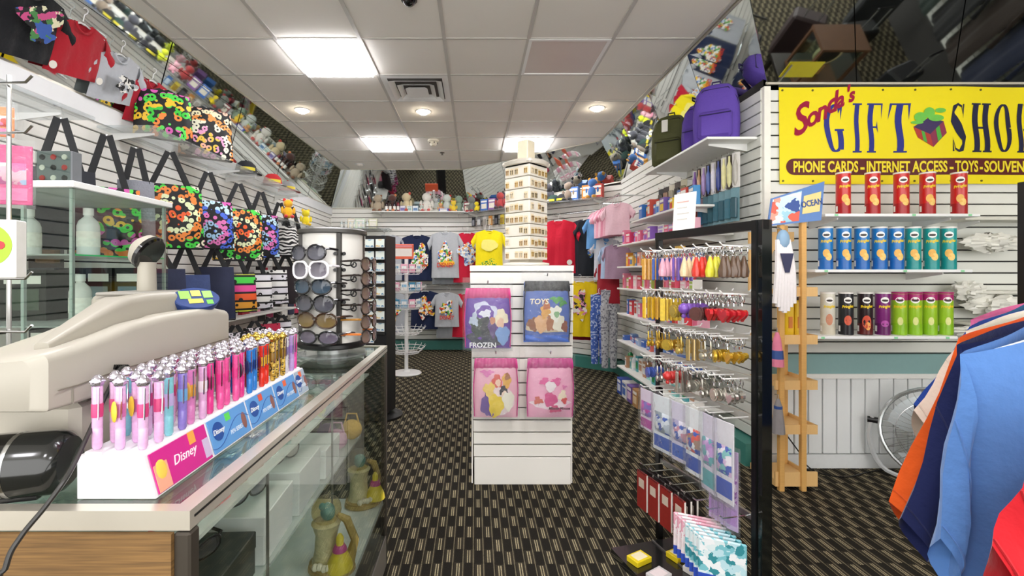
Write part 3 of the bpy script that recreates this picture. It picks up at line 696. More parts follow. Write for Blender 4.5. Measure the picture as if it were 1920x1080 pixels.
def sunglasses_(label, loc, rotz, frame='#121113', lens=('#15151a', '#5a5a68'), rx=.030, rz=.024, sq=.12, group=None, fold=True, thick=.0028, templ=None, rot=None):
    t = thing('sunglasses', label, 'sunglasses', loc, rotz, group, rot)
    fm = M(frame, .2, var=.1, coat=.4); lm = lensmat(*lens)
    for sx in (-1, 1):
        lm_, rim = lens_disc(sx * .036, rx, rz, None, sq); lm_.build('lens', lm, t)
        m = MB(); m.tube(rim, thick, 6, closed=True); m.build('rim', fm, t)
        xe = sx * (.036 + rx); ye = 2.2 * xe * xe
        m = MB(); m.tube([(xe - sx * .004, ye, .010), (xe + sx * .006, ye + .006, .012), (xe + sx * .007, ye + .06, .010), (xe + sx * .004, ye + .10, .004), (xe, ye + .13, -.014)], .0026, 6, radii=[.003, .004, .0032, .0024, .0028])
        m.build('temple', M(templ, .3) if templ else fm, t)
    m = MB(); m.tube([(-.009, .0015, .004), (-.004, -.002, .009), (.004, -.002, .009), (.009, .0015, .004)], thick * .9, 6); m.build('bridge', fm, t)
    return t
# ---- sunglasses tower
SX, SY = -.575, 1.86; SZ0, SZ1 = CZT, 1.468
t = thing('sunglasses_tower', 'curved white sunglasses display tower with black top and posts on the counter', 'display stand', (SX, SY, CZT), -.12)
MB().lathe([(.135, 0), (.135, .006)], 28).build('acrylic_foot', ACRYL, t)
MB().lathe([(.128, .032), (.135, .038), (.135, .05), (.128, .056)], 32).build('base_plate', BLACK, t)
MB().lathe([(.06, .006), (.06, .032)], 20).build('turntable', M('#c9cccb', .3, .3), t)
H0, H1 = .056, .478
m = MB()
def arc(r, a0, a1, z0, z1, n=12):
    m_ = MB(); m_.grid(lambda u, v: Vector((r * math.sin(a0 + (a1 - a0) * u), -r * math.cos(a0 + (a1 - a0) * u), z0 + (z1 - z0) * v)), n, 1)
    r2 = r - .006; m_.grid(lambda u, v: Vector((r2 * math.sin(a0 + (a1 - a0) * u), -r2 * math.cos(a0 + (a1 - a0) * u), z0 + (z1 - z0) * v)), n, 1); return m_
PAN = M('#dedcd6', .35, var=.03)
for a in (-.95, .62, 2.19, 3.76):
    arc(.118, a + .03, a + 1.54, H0, H1).build('curved_panel', PAN, t)
    m = MB(); m.box((.120 * math.sin(a), -.120 * math.cos(a), (H0 + H1) / 2), (.016, .016, H1 - H0)); m.build('post', M('#3a3835', .4), t, smooth=0)
    for k in range(6):
        for da in (-.13, .13):
            m = MB(); m.cyl((.118 * math.sin(a + da), -.118 * math.cos(a + da), .40 - .062 * k), (.131 * math.sin(a + da), -.131 * math.cos(a + da), .40 - .062 * k), .007, n=8)
            if a < 1: m.build('peg', BLACK, t)
MB().lathe([(.128, H1), (.136, H1 + .004), (.136, H1 + .016), (.124, H1 + .022), (0, H1 + .022)], 32).build('top_cap', M('#45433f', .4), t)
gl = [('#17151a', ('#15151a', '#6a6a76'), 'black sunglasses with gold hinges at the top of the counter tower', .032, .024, .05), ('#eeeaee', ('#2a2730', '#85808c'), 'white-framed sunglasses second from the top on the counter tower', .031, .026, .22),
      ('#121317', ('#12161c', '#3f5468'), 'black sunglasses with blue-grey lenses, third row of the counter tower', .033, .023, .08), ('#101012', ('#121214', '#5a5a66'), 'large black sunglasses in the fourth row of the counter tower', .033, .025, .08),
      ('#3a2414', ('#2a1c0f', '#8a7448'), 'brown tortoiseshell sunglasses in the fifth row of the counter tower', .033, .023, .08), ('#141216', ('#1c1822', '#7a7084'), 'black oval sunglasses in the lowest row of the counter tower', .032, .020, .02)]
for k, (fr, ln, lb, rx, rz, sq) in enumerate(gl):
    a = -.30 + .035 * k - .12
    sunglasses(lb, (SX + .150 * math.sin(a) + .004 + .004 * k, SY - .150 * math.cos(a), CZT + .402 - .0635 * k), a, fr, ln, rx, rz, sq, 'sunglasses on the front of the tower', thick=.0042 if k == 1 else .003, scale=1.22)
side = [('#241a16', None), ('#2a1f1a', None), ('#1c1614', None), ('#221813', None), ('#3a2a1a', '#a8752e'), ('#201a1a', '#e07a33')]
for k, (fr, tp) in enumerate(side):
    a = 1.28
    sunglasses(ORD[k] + ' brown sunglasses from the top on the right side of the counter tower', (SX + .165 * math.sin(a) + .008, SY - .16 * math.cos(a), CZT + .36 - .056 * k), a + .12, fr, ('#3a2a24', '#8a7468'), .027, .022, .1, 'sunglasses on the side of the tower', templ=tp, scale=1.15)
for k in range(4):      # curly arms of the side display
    z0 = CZT + .36 - .056 * k; pts = []
    for q in range(22):
        th = q * .42; r_ = .017 * (1 - q / 26)
        pts.append((r_ * math.cos(th + 1.2), 0, r_ * math.sin(th + 1.2)))
    m = MB(); m.tube([(-.055, 0, .0), (-.03, 0, -.006), (-.012, 0, -.004)] + [(p[0] + .0, 0, p[2] - .0) for p in reversed(pts)], .0028, 6)
    a = .62
    o = m.build('scroll_arm', BLACK, bpy.data.objects['sunglasses_tower'], (.148 * math.sin(.98), -.148 * math.cos(.98), .36 - .056 * k), .9)
# ---- snow globe figurines on the deck
def globe(loc, sc_, rz, lab):
    t = thing('snow_globe', lab, 'snow globe', loc, rz, 'figurines in the show counter')
    s_ = sc_
    m = MB(); m.lathe([(.075 * s_, 0), (.082 * s_, .006 * s_), (.080 * s_, .016 * s_), (.076 * s_, .018 * s_), (.078 * s_, .026 * s_), (.06 * s_, .035 * s_), (0, .036 * s_)], 24, sx=1.0, sy=.8); m.build('base', M('#b29a5c', .4, var=.25, scale=60, bump=.5), t)
    m = MB(); m.lathe([(.048 * s_, .03 * s_), (.04 * s_, .06 * s_), (.036 * s_, .12 * s_), (.045 * s_, .15 * s_), (.05 * s_, .16 * s_), (.03 * s_, .17 * s_)], 18, (-.02 * s_, 0, 0)); m.build('tower', M('#cfc79a', .35, var=.25, scale=70, bump=.6), t)
    m = MB(); m.ball((-.02 * s_, 0, .20 * s_), .05 * s_, 18, 12); m.build('glass_ball', glass_mat('globe_glass', '#f2e6bc', refl=1.0, opac=.10), t)
    m = MB(); m.ball((-.015 * s_, 0, .195 * s_), (.026 * s_, .022 * s_, .03 * s_), 10, 8); m.ball((-.03 * s_, -.01 * s_, .215 * s_), .012 * s_, 8, 6); m.build('ball_core', M('#4aa6d8', .4, var=.2), t)
    m = MB(); m.lathe([(.044 * s_, .03 * s_), (.040 * s_, .05 * s_), (.022 * s_, .085 * s_), (.012 * s_, .105 * s_), (.013 * s_, .13 * s_), (.006 * s_, .142 * s_)], 14, (.045 * s_, -.03 * s_, 0)); m.build('yellow_drape', M('#e6d23e', .4, var=.2, scale=50), t)
    m = MB(); m.lathe([(.024 * s_, .088 * s_), (.022 * s_, .098 * s_), (.016 * s_, .108 * s_)], 12, (.045 * s_, -.03 * s_, 0)); m.build('pink_sash', M('#c0508c', .4), t)
    m = MB(); m.tube([(.055 * s_, .02 * s_, .03 * s_), (.075 * s_, .02 * s_, .10 * s_), (.05 * s_, .01 * s_, .17 * s_), (.02 * s_, 0, .19 * s_)], .014 * s_, 8, radii=[.02 * s_, .014 * s_, .014 * s_, .008 * s_]); m.build('arch', M('#b79f5a', .4, var=.25, scale=60, bump=.5), t)
    m = MB()
    for k in range(5): m.ball((-.03 * s_ + .016 * s_ * k, -.055 * s_, .036 * s_ + .004 * (k % 2)), .012 * s_, 7, 5)
    m.build('cream_blossoms', M('#e8e2c8', .5), t)
globe((-.485, 1.56, .29), 1.0, -.2, 'yellow and blue snow globe figurine nearest in the glass counter')
globe((-.485, 2.0, .29), .98, .5, 'brown and gold snow globe figurine further back in the glass counter')
# ---- boxed sunglasses on the upper shelf
def gbox(label, loc, d, col, rz=0, top=None, group='boxes in the show counter'):
    t = thing('gift_box', label, 'box', loc, rz, group)
    m = MB(); m.rbox((0, 0, d[2] * .42), (d[0], d[1], d[2] * .84), .002); m.build('tray', M(col, .45, var=.04), t, smooth=0)
    m = MB(); m.rbox((0, 0, d[2] * .8), (d[0] + .003, d[1] + .003, d[2] * .4), .002); m.build('lid', M(top or col, .42, var=.04), t, smooth=0)
    return t
SH = .58
gbox('white box with brown sunglasses nearest the end of the counter', (-.60, .80, SH), (.15, .16, .075), '#e6e6e4', .05)
gbox('black and white marbled box beside the near white box', (-.60, 1.00, SH), (.16, .19, .10), '#3d443f', .05, '#2a302c')
gbox('tall white box behind the marbled box', (-.60, 1.22, SH), (.16, .2, .12), '#dfe2e0', .05)
gbox('grey white box fourth from the counter end', (-.60, 1.45, SH), (.16, .2, .13), '#d8dcda', .03)
gbox('low white box fifth from the counter end', (-.60, 1.68, SH), (.16, .18, .10), '#e2e4e2', .03)
sunglasses('brown wraparound sunglasses on the near white box', (-.585, .79, SH + .097), 1.0, '#3a2a22', ('#4a342a', '#a78a7a'), .03, .018, .3)
sunglasses('black sunglasses on the marbled box', (-.59, .96, SH + .125), 1.1, '#141414', ('#1a1a1a', '#555'+'555'), .032, .018, .2)
sunglasses('grey sunglasses on the tall white box', (-.59, 1.2, SH + .148), 1.2, '#3b3b3b', ('#55555a', '#8f8f94'), .034, .022, .1)
sunglasses('smoky sunglasses on the fourth box in the counter', (-.59, 1.43, SH + .155), 1.2, '#4a4644', ('#77716c', '#a9a49e'), .034, .022, .1)
# plush purses at the far end of the counter shelf
for i, (x, y, c, lb) in enumerate(((-.56, 1.86, '#c79ab0', 'pink plush purse at the far end of the counter shelf'), (-.62, 1.93, '#6f5a7a', 'purple plush purse behind the pink one in the counter'), (-.53, 1.98, '#e0b85a', 'orange plush purse against the far counter glass'))):
    t = thing('plush_purse', lb, 'purse', (x, y, SH))
    m = MB(); m.ball((0, 0, .042), (.045, .034, .042), 12, 8); m.build('pouch', M(c, .9, var=.2, scale=80, bump=.5), t)
    m = MB(); m.tube([(-.03, 0, .07), (-.02, 0, .11), (.02, 0, .11), (.03, 0, .07)], .004, 6); m.build('handle', M(c, .8), t)

t = thing('plastic_tub', 'clear round plastic tub standing behind the pens on the counter', 'tub', (-.74, 1.42, CZT))
m = MB(); m.lathe([(.055, 0), (.06, .004), (.068, .09), (.07, .10)], 20); m.build('wall', ACRYL, t)
m = MB(); m.lathe([(.071, .088), (.074, .092), (.074, .108), (.06, .112), (0, .112)], 20); m.build('lid', ACRYL, t)
m = MB(); m.lathe([(.05, .004), (.056, .05), (0, .055)], 16); m.build('contents', M('#c8ccca', .4, var=.2, scale=40), t)
# ================================================================ clothing
def cloth(col, var=.07, bump=.25):
    return M(col, .85, var=var, scale=45, bump=bump, sheen=.2, spec=.2)
def tee_mesh(w=.45, h=.60, sl=.17, th=1.05, seed=0, nk=.30, thick=.045, nu=16, nv=14, wave=1., scoop=.05, slw=.36):
    m = MB(); drop = .11 * w
    def top(u, front):
        a = abs(u)
        if a < nk: return -(scoop if front else .012) * (1 - (a / nk) ** 2) - .004
        return -(a - nk) / (1 - nk) * drop
    def P(u, v, front):
        z0 = top(u, front); z = z0 + (-h - z0) * v
        b = math.sqrt(max(0, 1 - u * u)); t_ = thick * b * (.45 + .55 * min(1, v * 2.2))
        fold = (.006 * math.sin(u * 7 + seed + v * 2) + .007 * math.sin(u * 15 + seed * 2.3) * v + .004 * math.sin(v * 9 + u * 4 + seed)) * wave * b
        y = (-t_ if front else t_ * .6) + fold
        return Vector((u * w / 2 * (1 + .03 * v - .03 * math.sin(PI * v)), y, z))
    m.seams = [[P(-1 + 2 * i / 20, .975, True) + Vector((0, -.002, 0)) for i in range(21)]]
    m.grid(lambda a, v: P(a * 2 - 1, v, True), nu, nv); m.grid(lambda a, v: P(1 - a * 2, v, False), nu, nv)
    for s_ in (-1, 1):
        S = Vector((s_ * w / 2 * .985, 0, -drop)); A = Vector((s_ * w / 2 * .97, 0, -drop - slw * w))
        D = Vector((s_ * math.cos(th), 0, -math.sin(th))) * sl; E0 = S + D; E1 = A + D * .62 + Vector((-s_ * .0, 0, 0))
        def Q(u, v, front):
            a = S.lerp(A, u); b = E0.lerp(E1, u); p = a.lerp(b, v)
            bul = math.sin(PI * u) * (.018 + .012 * v) * (w / .45)
            p = p + Vector((s_ * math.sin(PI * u) * 0, (-bul if front else bul * .7) + .004 * math.sin(v * 8 + seed + u * 5) * wave, 0)); return p
        for vv in (.36, .93): m.seams.append([Q(i / 10, vv, True) + Vector((0, -.0015, 0)) for i in range(11)])
        m.grid(lambda u, v: Q(u, v, True), 6, 6); m.grid(lambda u, v: Q(1 - u, v, False), 6, 6)
    return m
HANG = M('#e9eceb', .3, var=.02); RIBM = {}
def hanger_mesh(w, col=None):
    m = MB(); k = w * .46; d = .105 * w
    m.tube([(-k, 0, -d - .012), (-k * .55, 0, -d * .42 - .014), (-.012, 0, -.004), (.012, 0, -.004), (k * .55, 0, -d * .42 - .014), (k, 0, -d - .012)], .005, 6)
    m.tube([(0, 0, .01), (0, 0, .045)] + [(.017 * math.cos(a) - .0, 0, .068 + .017 * math.sin(a)) for a in [-PI / 2 + .3 + i * .55 for i in range(8)]], .0028, 5)
    return m
def shirt(label, loc, rotz, col, w=.45, h=.60, group=None, prnt=None, seed=None, hang=True, cat='shirt', rot=None, name='t_shirt', collar=None, **kw):
    """loc = point of the collar between the shoulders"""
    seed = R.uniform(0, 20) if seed is None else seed
    t = thing(name, label, cat, loc, rotz, group, rot)
    tm = tee_mesh(w, h, seed=seed, sl=kw.pop('sl', .37 * w), **kw); body = tm.build('body', cloth(col), t, smooth=60)
    if kw.get('nu', 0) >= 30:
        for q_ in tm.seams: m = MB(); m.tube(q_, .0022, 4); m.build('seam', cloth(col, .25), t)
    m = MB(); nk = kw.get('nk', .30) * w / 2; sco = kw.get('scoop', .05)
    m.tube([(nk * math.cos(a), -.012 - .014 * abs(math.sin(a)), -sco * max(0, math.sin(a)) * 1.0 - .002) for a in [PI * i / 12 for i in range(13)]], .006, 5); m.build('collar', cloth(collar or col, .12), t)
    if hang: hanger_mesh(w).build('hanger', HANG, t)
    if prnt:
        for (kind, x, z, sx, sz, c, *rest) in prnt:
            yy = -.05 * 1.05 * math.sqrt(max(.1, 1 - (2 * x / w) ** 2)) * (.45 + .55 * min(1, -z / h * 2.2)) - .014
            if kind == 'text':
                o = obj('print_lettering', text_mesh(rest[0], sz, M(c, .6), .0006, shear=rest[1] if len(rest) > 1 else .1, bold=.002, xs=sx), t, (x, yy - .002, z))
            else:
                ph = R.uniform(0, 6); m = MB(); ir = .22 if rest else .06
                rim_ = [(1 + ir * math.sin(3 * a + ph) + ir * .7 * math.sin(5 * a + 2 * ph) + ir * .4 * math.sin(9 * a)) for a in [2 * PI * i / 36 for i in range(36)]]
                m._add([Vector((x, yy - .002, z))] + [Vector((x + sx * rim_[i] * math.cos(2 * PI * i / 36), yy, z + sz * rim_[i] * math.sin(2 * PI * i / 36))) for i in range(36)], [(0, 1 + i, 1 + (i + 1) % 36) for i in range(36)])
                m.build('print', pattern_mat(rest[0], 'blobs', rest[1], rest[2] if len(rest) > 2 else 16, .7) if rest else M(c, .7), t)
    return t
TOON = ['#2a2a2a', '#f2f0ea', '#3f7fd0', '#f0c23a', '#e9e4d8', '#d9482f', '#f2f0ea', '#5aa84a']
def toon(x, z, sx, sz, nm='multicolour_print', cols=TOON, sc_=22): return ('blob', x, z, sx, sz, None, nm, cols, sc_)
# ================================================================ middle slat stand with drawstring bags and the jewellery tower
GY_ = 2.81
t = thing('slat_stand', 'white slatted display stand on the carpet in the middle aisle', 'display stand', (0, 0, 0))
ft = lambda z: (-.0 - .03 * z / 1.333, .587 + .02 * z / 1.333)
m = MB(); z1 = 1.325
m._add([(ft(0)[0] + .004, GY_ + .015, 0), (ft(0)[1] - .004, GY_ + .015, 0), (ft(z1)[1] - .004, GY_ + .015, z1), (ft(z1)[0] + .004, GY_ + .015, z1), (ft(0)[0] + .004, GY_ + .40, 0), (ft(0)[1] - .004, GY_ + .40, 0), (ft(z1)[1] - .004, GY_ + .40, z1), (ft(z1)[0] + .004, GY_ + .40, z1)],
       [(0, 1, 2, 3), (7, 6, 5, 4), (0, 4, 5, 1), (1, 5, 6, 2), (2, 6, 7, 3), (3, 7, 4, 0)]); m.build('core', M('#2f2c2a', .8), t, smooth=0)
STW = M('#efece4', .4, var=.02, scale=5)
def board(z0, z1_, nm='slat'):
    m = MB(); a, b_ = ft((z0 + z1_) / 2); m.rbox(((a + b_) / 2, GY_ + .008, (z0 + z1_) / 2), (b_ - a, .018, z1_ - z0), .002); return m.build(nm, STW, t, smooth=0)
board(.0, .165, 'bottom_board'); z = .172
while z < 1.23: board(z, z + .0675); z += .0755
board(z, 1.325, 'head_board')
for x, nm in ((0, 'side_panel'), (1, 'side_panel')):
    a = ft(.66)[x]; m = MB(); m.b2((a - .004, GY_ + .018, 0), (a + .004, GY_ + .4, 1.325)); m.build(nm, STW, t, smooth=0)
m = MB(); m.b2((-.03, GY_, 1.325), (.607, GY_ + .41, 1.34)); m.build('top_board', STW, t, smooth=0)
def drawbag(label, cx, cz, w, h, Y, top, base, pname, pcols, txts=(), bottom=None, psc=14, rz=0, cord=None):
    t = thing('drawstring_bag', label, 'bag', (cx, Y, cz), rz, 'drawstring bags on the slat stand')
    bul = lambda x, z: -.030 * (1 - (2 * x / w) ** 2) * (1 - (2 * z / h) ** 2) ** .5 if abs(2 * z / h) < 1 else 0
    def fr(z0, z1_, pad, nm, mat_, parent=t, xs=1.0):
        m = MB(); m.grid(lambda u, v: Vector(((u - .5) * w * xs, bul((u - .5) * w * xs, z0 + (z1_ - z0) * v) - pad + .003 * math.sin(u * 11 + v * 7), z0 + (z1_ - z0) * v)), 12, 10); return m.build(nm, mat_, parent, smooth=60)
    bm = M(base, .5, var=.08, scale=12, bump=.15)
    fr(-h / 2, h * .34, 0, 'front_cloth', bm)
    m = MB(); m.rbox((0, .012, 0), (w * .97, .02, h * .98), .008); m.build('back_cloth', bm, t)
    m = MB(); m.grid(lambda u, v: Vector(((u - .5) * w * (1 - .05 * v), -.012 - .006 * math.sin(u * 40) - .01 * math.sin(v * PI), h * (.33 + .17 * v))), 40, 5); m.build('gathered_top', M(top, .5, var=.1, scale=25, bump=.2), t, smooth=60)
    for n_, (u, v, ru, rv, c, ir) in enumerate(pcols):      # printed patches: centre, radii in bag units, colour, raggedness
        ph = n_ * 1.7; pad = .003 + .0006 * n_; K = 32
        def pp(f, a): x = (u + ru * f * math.cos(a)) * w; z = (v + rv * f * math.sin(a)) * h; return Vector((x, bul(x, z) - pad, z))
        rad = [1 + ir * math.sin(3 * a + ph) + ir * .6 * math.sin(7 * a + 2 * ph) for a in [2 * PI * i / K for i in range(K)]]
        m = MB(); m._add([pp(0, 0)] + [pp(.55 * rad[i], 2 * PI * i / K) for i in range(K)] + [pp(rad[i], 2 * PI * i / K) for i in range(K)], [(0, 1 + i, 1 + (i + 1) % K) for i in range(K)] + [(1 + i, 1 + K + i, 1 + K + (i + 1) % K, 1 + (i + 1) % K) for i in range(K)])
        m.build('printed_patch', M(c, .55, var=.12, scale=40), t, smooth=60)
    if bottom: fr(-h * .5, -h * .38, .003, 'bottom_band', M(bottom, .5))
    for tx, x, z, s_, c, sh in txts:
        obj('print_lettering', text_mesh(tx, s_, M(c, .5), .0005, shear=sh, bold=.0008), t, (x, bul(x, z) - .014, z))
    for s_ in (-1, 1):
        m = MB(); m.tube(spl([(s_ * w * .46, -.014, h * .38), (s_ * w * .5, -.016, 0), (s_ * w * .48, -.012, -h * .47)], 6), .0032, 6); m.build('cord', M(cord or top, .7), t)
    m = MB(); W2, H2 = w + .024, h + .02
    m.grid(lambda u, v: Vector(((u - .5) * W2, -.044 * (1 - (2 * u - 1) ** 4) * (1 - max(0, v * 1.16 - .16) ** 6) - .006 + .004 * math.sin(u * 19 + v * 13), -h / 2 - .012 + v * (H2 + .055))), 14, 14); m.build('plastic_sleeve', FILM, t, smooth=60)
    m = MB(); m.tube([(0, .1, h / 2 + .034), (0, -.03, h / 2 + .030), (0, -.04, h / 2 + .045)], .003, 6); m.build('hook', CHROME, t)
    return t
BY = 2.735
drawbag('purple and magenta drawstring bag in clear plastic, upper left on the stand', .078, 1.025, .275, .36, BY, '#d63a86', '#6a42a6', None, [(0, -.33, .44, .14, '#3d3f52', .08), (-.06, .10, .27, .17, '#cfd2e8', .15), (-.06, .10, .19, .115, '#6a42a6', .1), (-.05, .08, .12, .07, '#e3e4f0', .2), (-.2, -.12, .19, .16, '#39453f', .15), (-.02, -.13, .14, .15, '#2c2f38', .15), (-.3, -.02, .09, .10, '#b9c6d8', .25), (.10, -.14, .09, .16, '#5a3f7a', .15), (.10, -.03, .06, .06, '#c98a6a', .1), (.29, .02, .14, .13, '#ece2c4', .15), (.27, -.08, .08, .09, '#e6bfa4', .1), (.32, -.27, .15, .15, '#7fa3d8', .12)], [('FROZEN', -.03, -.158, .042, '#f3f4f8', 0)], psc=13)
drawbag('blue drawstring bag with a black top in clear plastic, upper right on the stand', .428, 1.065, .275, .365, BY, '#26262a', '#4766b4', None, [(.2, .2, .12, .05, '#4fa04a', .3), (.33, .15, .08, .06, '#3f8f3e', .3), (0, -.24, .45, .10, '#c9b89a', .1), (-.3, -.2, .12, .11, '#8a5434', .15), (-.12, -.19, .15, .14, '#d9a878', .12), (.1, -.16, .13, .15, '#a86a3e', .15), (.27, -.2, .14, .13, '#e4e0cc', .15), (.16, -.02, .14, .12, '#e9e9dc', .2), (-.05, 0, .1, .1, '#d8a04a', .2), (-.02, .11, .07, .08, '#b5673a', .2), (.38, -.24, .07, .09, '#8a4a34', .15), (.2, -.04, .06, .05, '#7fae7a', .1)], [('TOYS', -.05, .06, .045, '#f3e9c8', .15)], bottom='#1f63cf', psc=16, cord='#26262a')
drawbag('pink drawstring bag with yellow and purple print, lower left on the stand', .125, .612, .262, .355, BY, '#cf3688', '#f2b8cc', None, [(-.2, .26, .13, .05, '#e07ab8', .3), (.08, -.2, .32, .27, '#f6dfe2', .08), (.02, .12, .12, .11, '#d8584a', .15), (.05, .10, .06, .06, '#f0cdb4', .1), (.24, .12, .1, .13, '#e8b04a', .15), (.26, .2, .06, .06, '#a8683a', .15), (-.18, -.26, .15, .22, '#6a4a98', .15), (-.15, -.02, .12, .13, '#f0cf6a', .2), (.0, -.28, .17, .2, '#efd028', .12), (.17, -.03, .09, .08, '#2a2430', .15), (.19, -.09, .06, .06, '#f2d8c4', .1), (.28, -.2, .13, .16, '#f2eede', .15)], (), psc=11)
drawbag('pink drawstring bag with a magenta bow print, lower right on the stand', .447, .612, .275, .355, BY, '#c42f86', '#f3aecb', None, [(0, -.26, .42, .08, '#f8dfe8', .1), (0, -.18, .14, .12, '#d8408a', .12), (-.12, .12, .11, .06, '#e0559a', .2), (.12, .12, .11, .06, '#e0559a', .2), (0, .04, .11, .09, '#f7e9ec', .1), (-.26, -.2, .09, .06, '#d86a5a', .25), (.26, -.12, .09, .09, '#f2e2c8', .2), (.3, -.2, .06, .05, '#d9484a', .2), (.3, .03, .05, .03, '#e07ab0', .3), (.1, -.34, .12, .06, '#d8407a', .2)], [('Minnie Mouse', .05, -.115, .022, '#6a2a46', .3)], psc=9)
# jewellery tower
JX, JY, JZ = .337, 3.005, 1.34
t = thing('jewellery_tower', 'tall white revolving jewellery tower on top of the slat stand', 'display stand', (JX, JY, JZ), math.radians(47))
JW = M('#efe9dc', .35, var=.03)
MB().lathe([(.14, 0), (.15, .006), (.15, .016), (.11, .024), (.03, .026)], 28).build('foot_plate', JW, t)
m = MB(); m.box((0, 0, .33), (.15, .15, .61)); m.build('core', M('#c9bfae', .5), t, smooth=0)
pm = MB(); pm.rbox((0, 0, 0), (.196, .012, .071), .003); pme = pm.mesh('tier_panel', JW, 0)
for f_ in range(4):
    a = f_ * PI / 2
    for k in range(8): obj('tier_panel', pme, t, (-.094 * math.sin(a) * -1, -.094 * math.cos(a), .075 + k * .0755), (.16 * 0, 0, a))
m = MB(); m.rbox((0, 0, .66), (.23, .23, .03), .01); m.build('cornice', JW, t)
m = MB(); m.lathe([(.135, .645), (.15, .662), (.13, .675), (.0, .678)], 24); m.build('cap', JW, t)
m = MB(); m.rbox((.0, 0, .745), (.085, .085, .14), .006); m.build('header_box', M('#eadfc4', .4), t)
em = MB(); em.rbox((0, 0, 0), (.028, .002, .042), .001)
ear_card = em.mesh('card', M('#e6d6b4', .5, var=.15, scale=60), 0)
eg = MB(); eg.ball((-.007, -.003, .006), .005, 6, 4); eg.ball((.007, -.003, .006), .005, 6, 4); eg.tube([(-.007, -.003, .002), (-.007, -.004, -.018)], .0028, 5); eg.tube([(.007, -.003, .002), (.007, -.004, -.018)], .0028, 5)
ear_drop = [eg.mesh('drops', M(c, .25, .7, var=.1)) for c in ('#c9a24a', '#b08a5a', '#d9cdb8', '#8a7a5a')]
ca, sa = math.cos(math.radians(47)), math.sin(math.radians(47))
for f_ in (0, 3):
    a = f_ * PI / 2
    for k in range(8):
        for i in range(5):
            if R.random() < .22: continue
            lx, ly = -.074 + i * .037, -.103
            x, y = lx * math.cos(a) - ly * math.sin(a), lx * math.sin(a) + ly * math.cos(a)
            wx, wy = x * ca - y * sa, x * sa + y * ca
            e = thing('earring_card', f'earrings on the {"left" if f_ == 3 else "right"} face of the jewellery tower, {ORD[7 - k]} tier down, {ORD[i]} across', 'earrings', (JX + wx, JY + wy, JZ + .072 + k * .0755 + R.uniform(-.006, .006)), a + math.radians(47), 'earrings on the ' + ('left' if f_ == 3 else 'right') + ' tower face')
            obj('card', ear_card, e); obj('drops', ear_drop[R.randrange(4)], e)
# ================================================================ white wire spinner
WX, WY = -.874, 5.88
t = thing('wire_spinner', 'white wire spinner rack with an orange sign and a round base', 'rack', (WX, WY, 0))
MB().lathe([(.19, 0), (.195, .01), (.18, .022), (.05, .03), (.03, .05)], 28).build('base', WHITE_METAL, t)
MB().lathe([(.024, .04), (.024, 1.5)], 12).build('pole', WHITE_METAL, t)
for k in range(5):
    z = (.27, .51, .83, 1.04, 1.27)[k]; m = MB()
    for zz, r in ((0, .16), (.035, .20), (.07, .23)): m.tube([(r * math.cos(a), r * math.sin(a), z + zz) for a in [2 * PI * i / 24 for i in range(24)]], .004, 5, closed=True)
    for i in range(16):
        a = 2 * PI * i / 16; m.tube([(.03 * math.cos(a), .03 * math.sin(a), z), (.16 * math.cos(a), .16 * math.sin(a), z), (.235 * math.cos(a), .235 * math.sin(a), z + .075), (.25 * math.cos(a), .25 * math.sin(a), z + .10)], .003, 4)
    m.build('wire_basket', WHITE_METAL, t)
m = MB(); m.rbox((-.04, -.02, 1.56), (.27, .012, .19), .004); sg = m.build('sign_frame', M('#e8623c', .45), t, smooth=0)
m = MB(); m.b2((-.155, -.028, 1.50), (.075, -.026, 1.60)); m.build('sign_sheet', M('#f3ece4', .5), sg, smooth=0)
m = MB(); m.b2((-.155, -.028, 1.615), (.075, -.026, 1.645)); m.build('sign_strip', M('#ef8f92', .5), sg, smooth=0)
pc = [('#8fb6cf', 'pale blue'), ('#e7a7bd', 'pink'), ('#f2f0ec', 'white'), ('#3f86a8', 'teal blue')]
for k, z in enumerate((.83, 1.04, 1.27)):
    for i in range(9):
        a = -PI / 2 + (i - 4) * .52; c, cn = pc[(i + 2 * k) % 4 if k < 2 else (1 if i % 3 else 2)]
        o = thing('greeting_pack', cn + ' flat pack, ' + ORD[i] + ' across in the ' + ('lower', 'middle', 'upper')[k] + ' filled basket of the wire spinner', 'packet', (WX + .19 * math.cos(a), WY + .19 * math.sin(a), z + .02), a + PI / 2, 'packs in the wire spinner')
        m = MB(); m.rbox((0, 0, .055), (.085, .01, .11), .003); m.build('sleeve', M(c, .3, var=.15, scale=25), o, smooth=0)
        m = MB(); m.b2((-.03, -.0065, .05), (.03, -.005, .085)); m.build('print_block', M('#f4f4f2' if cn != 'white' else '#7fb0d0', .4), o, smooth=0)
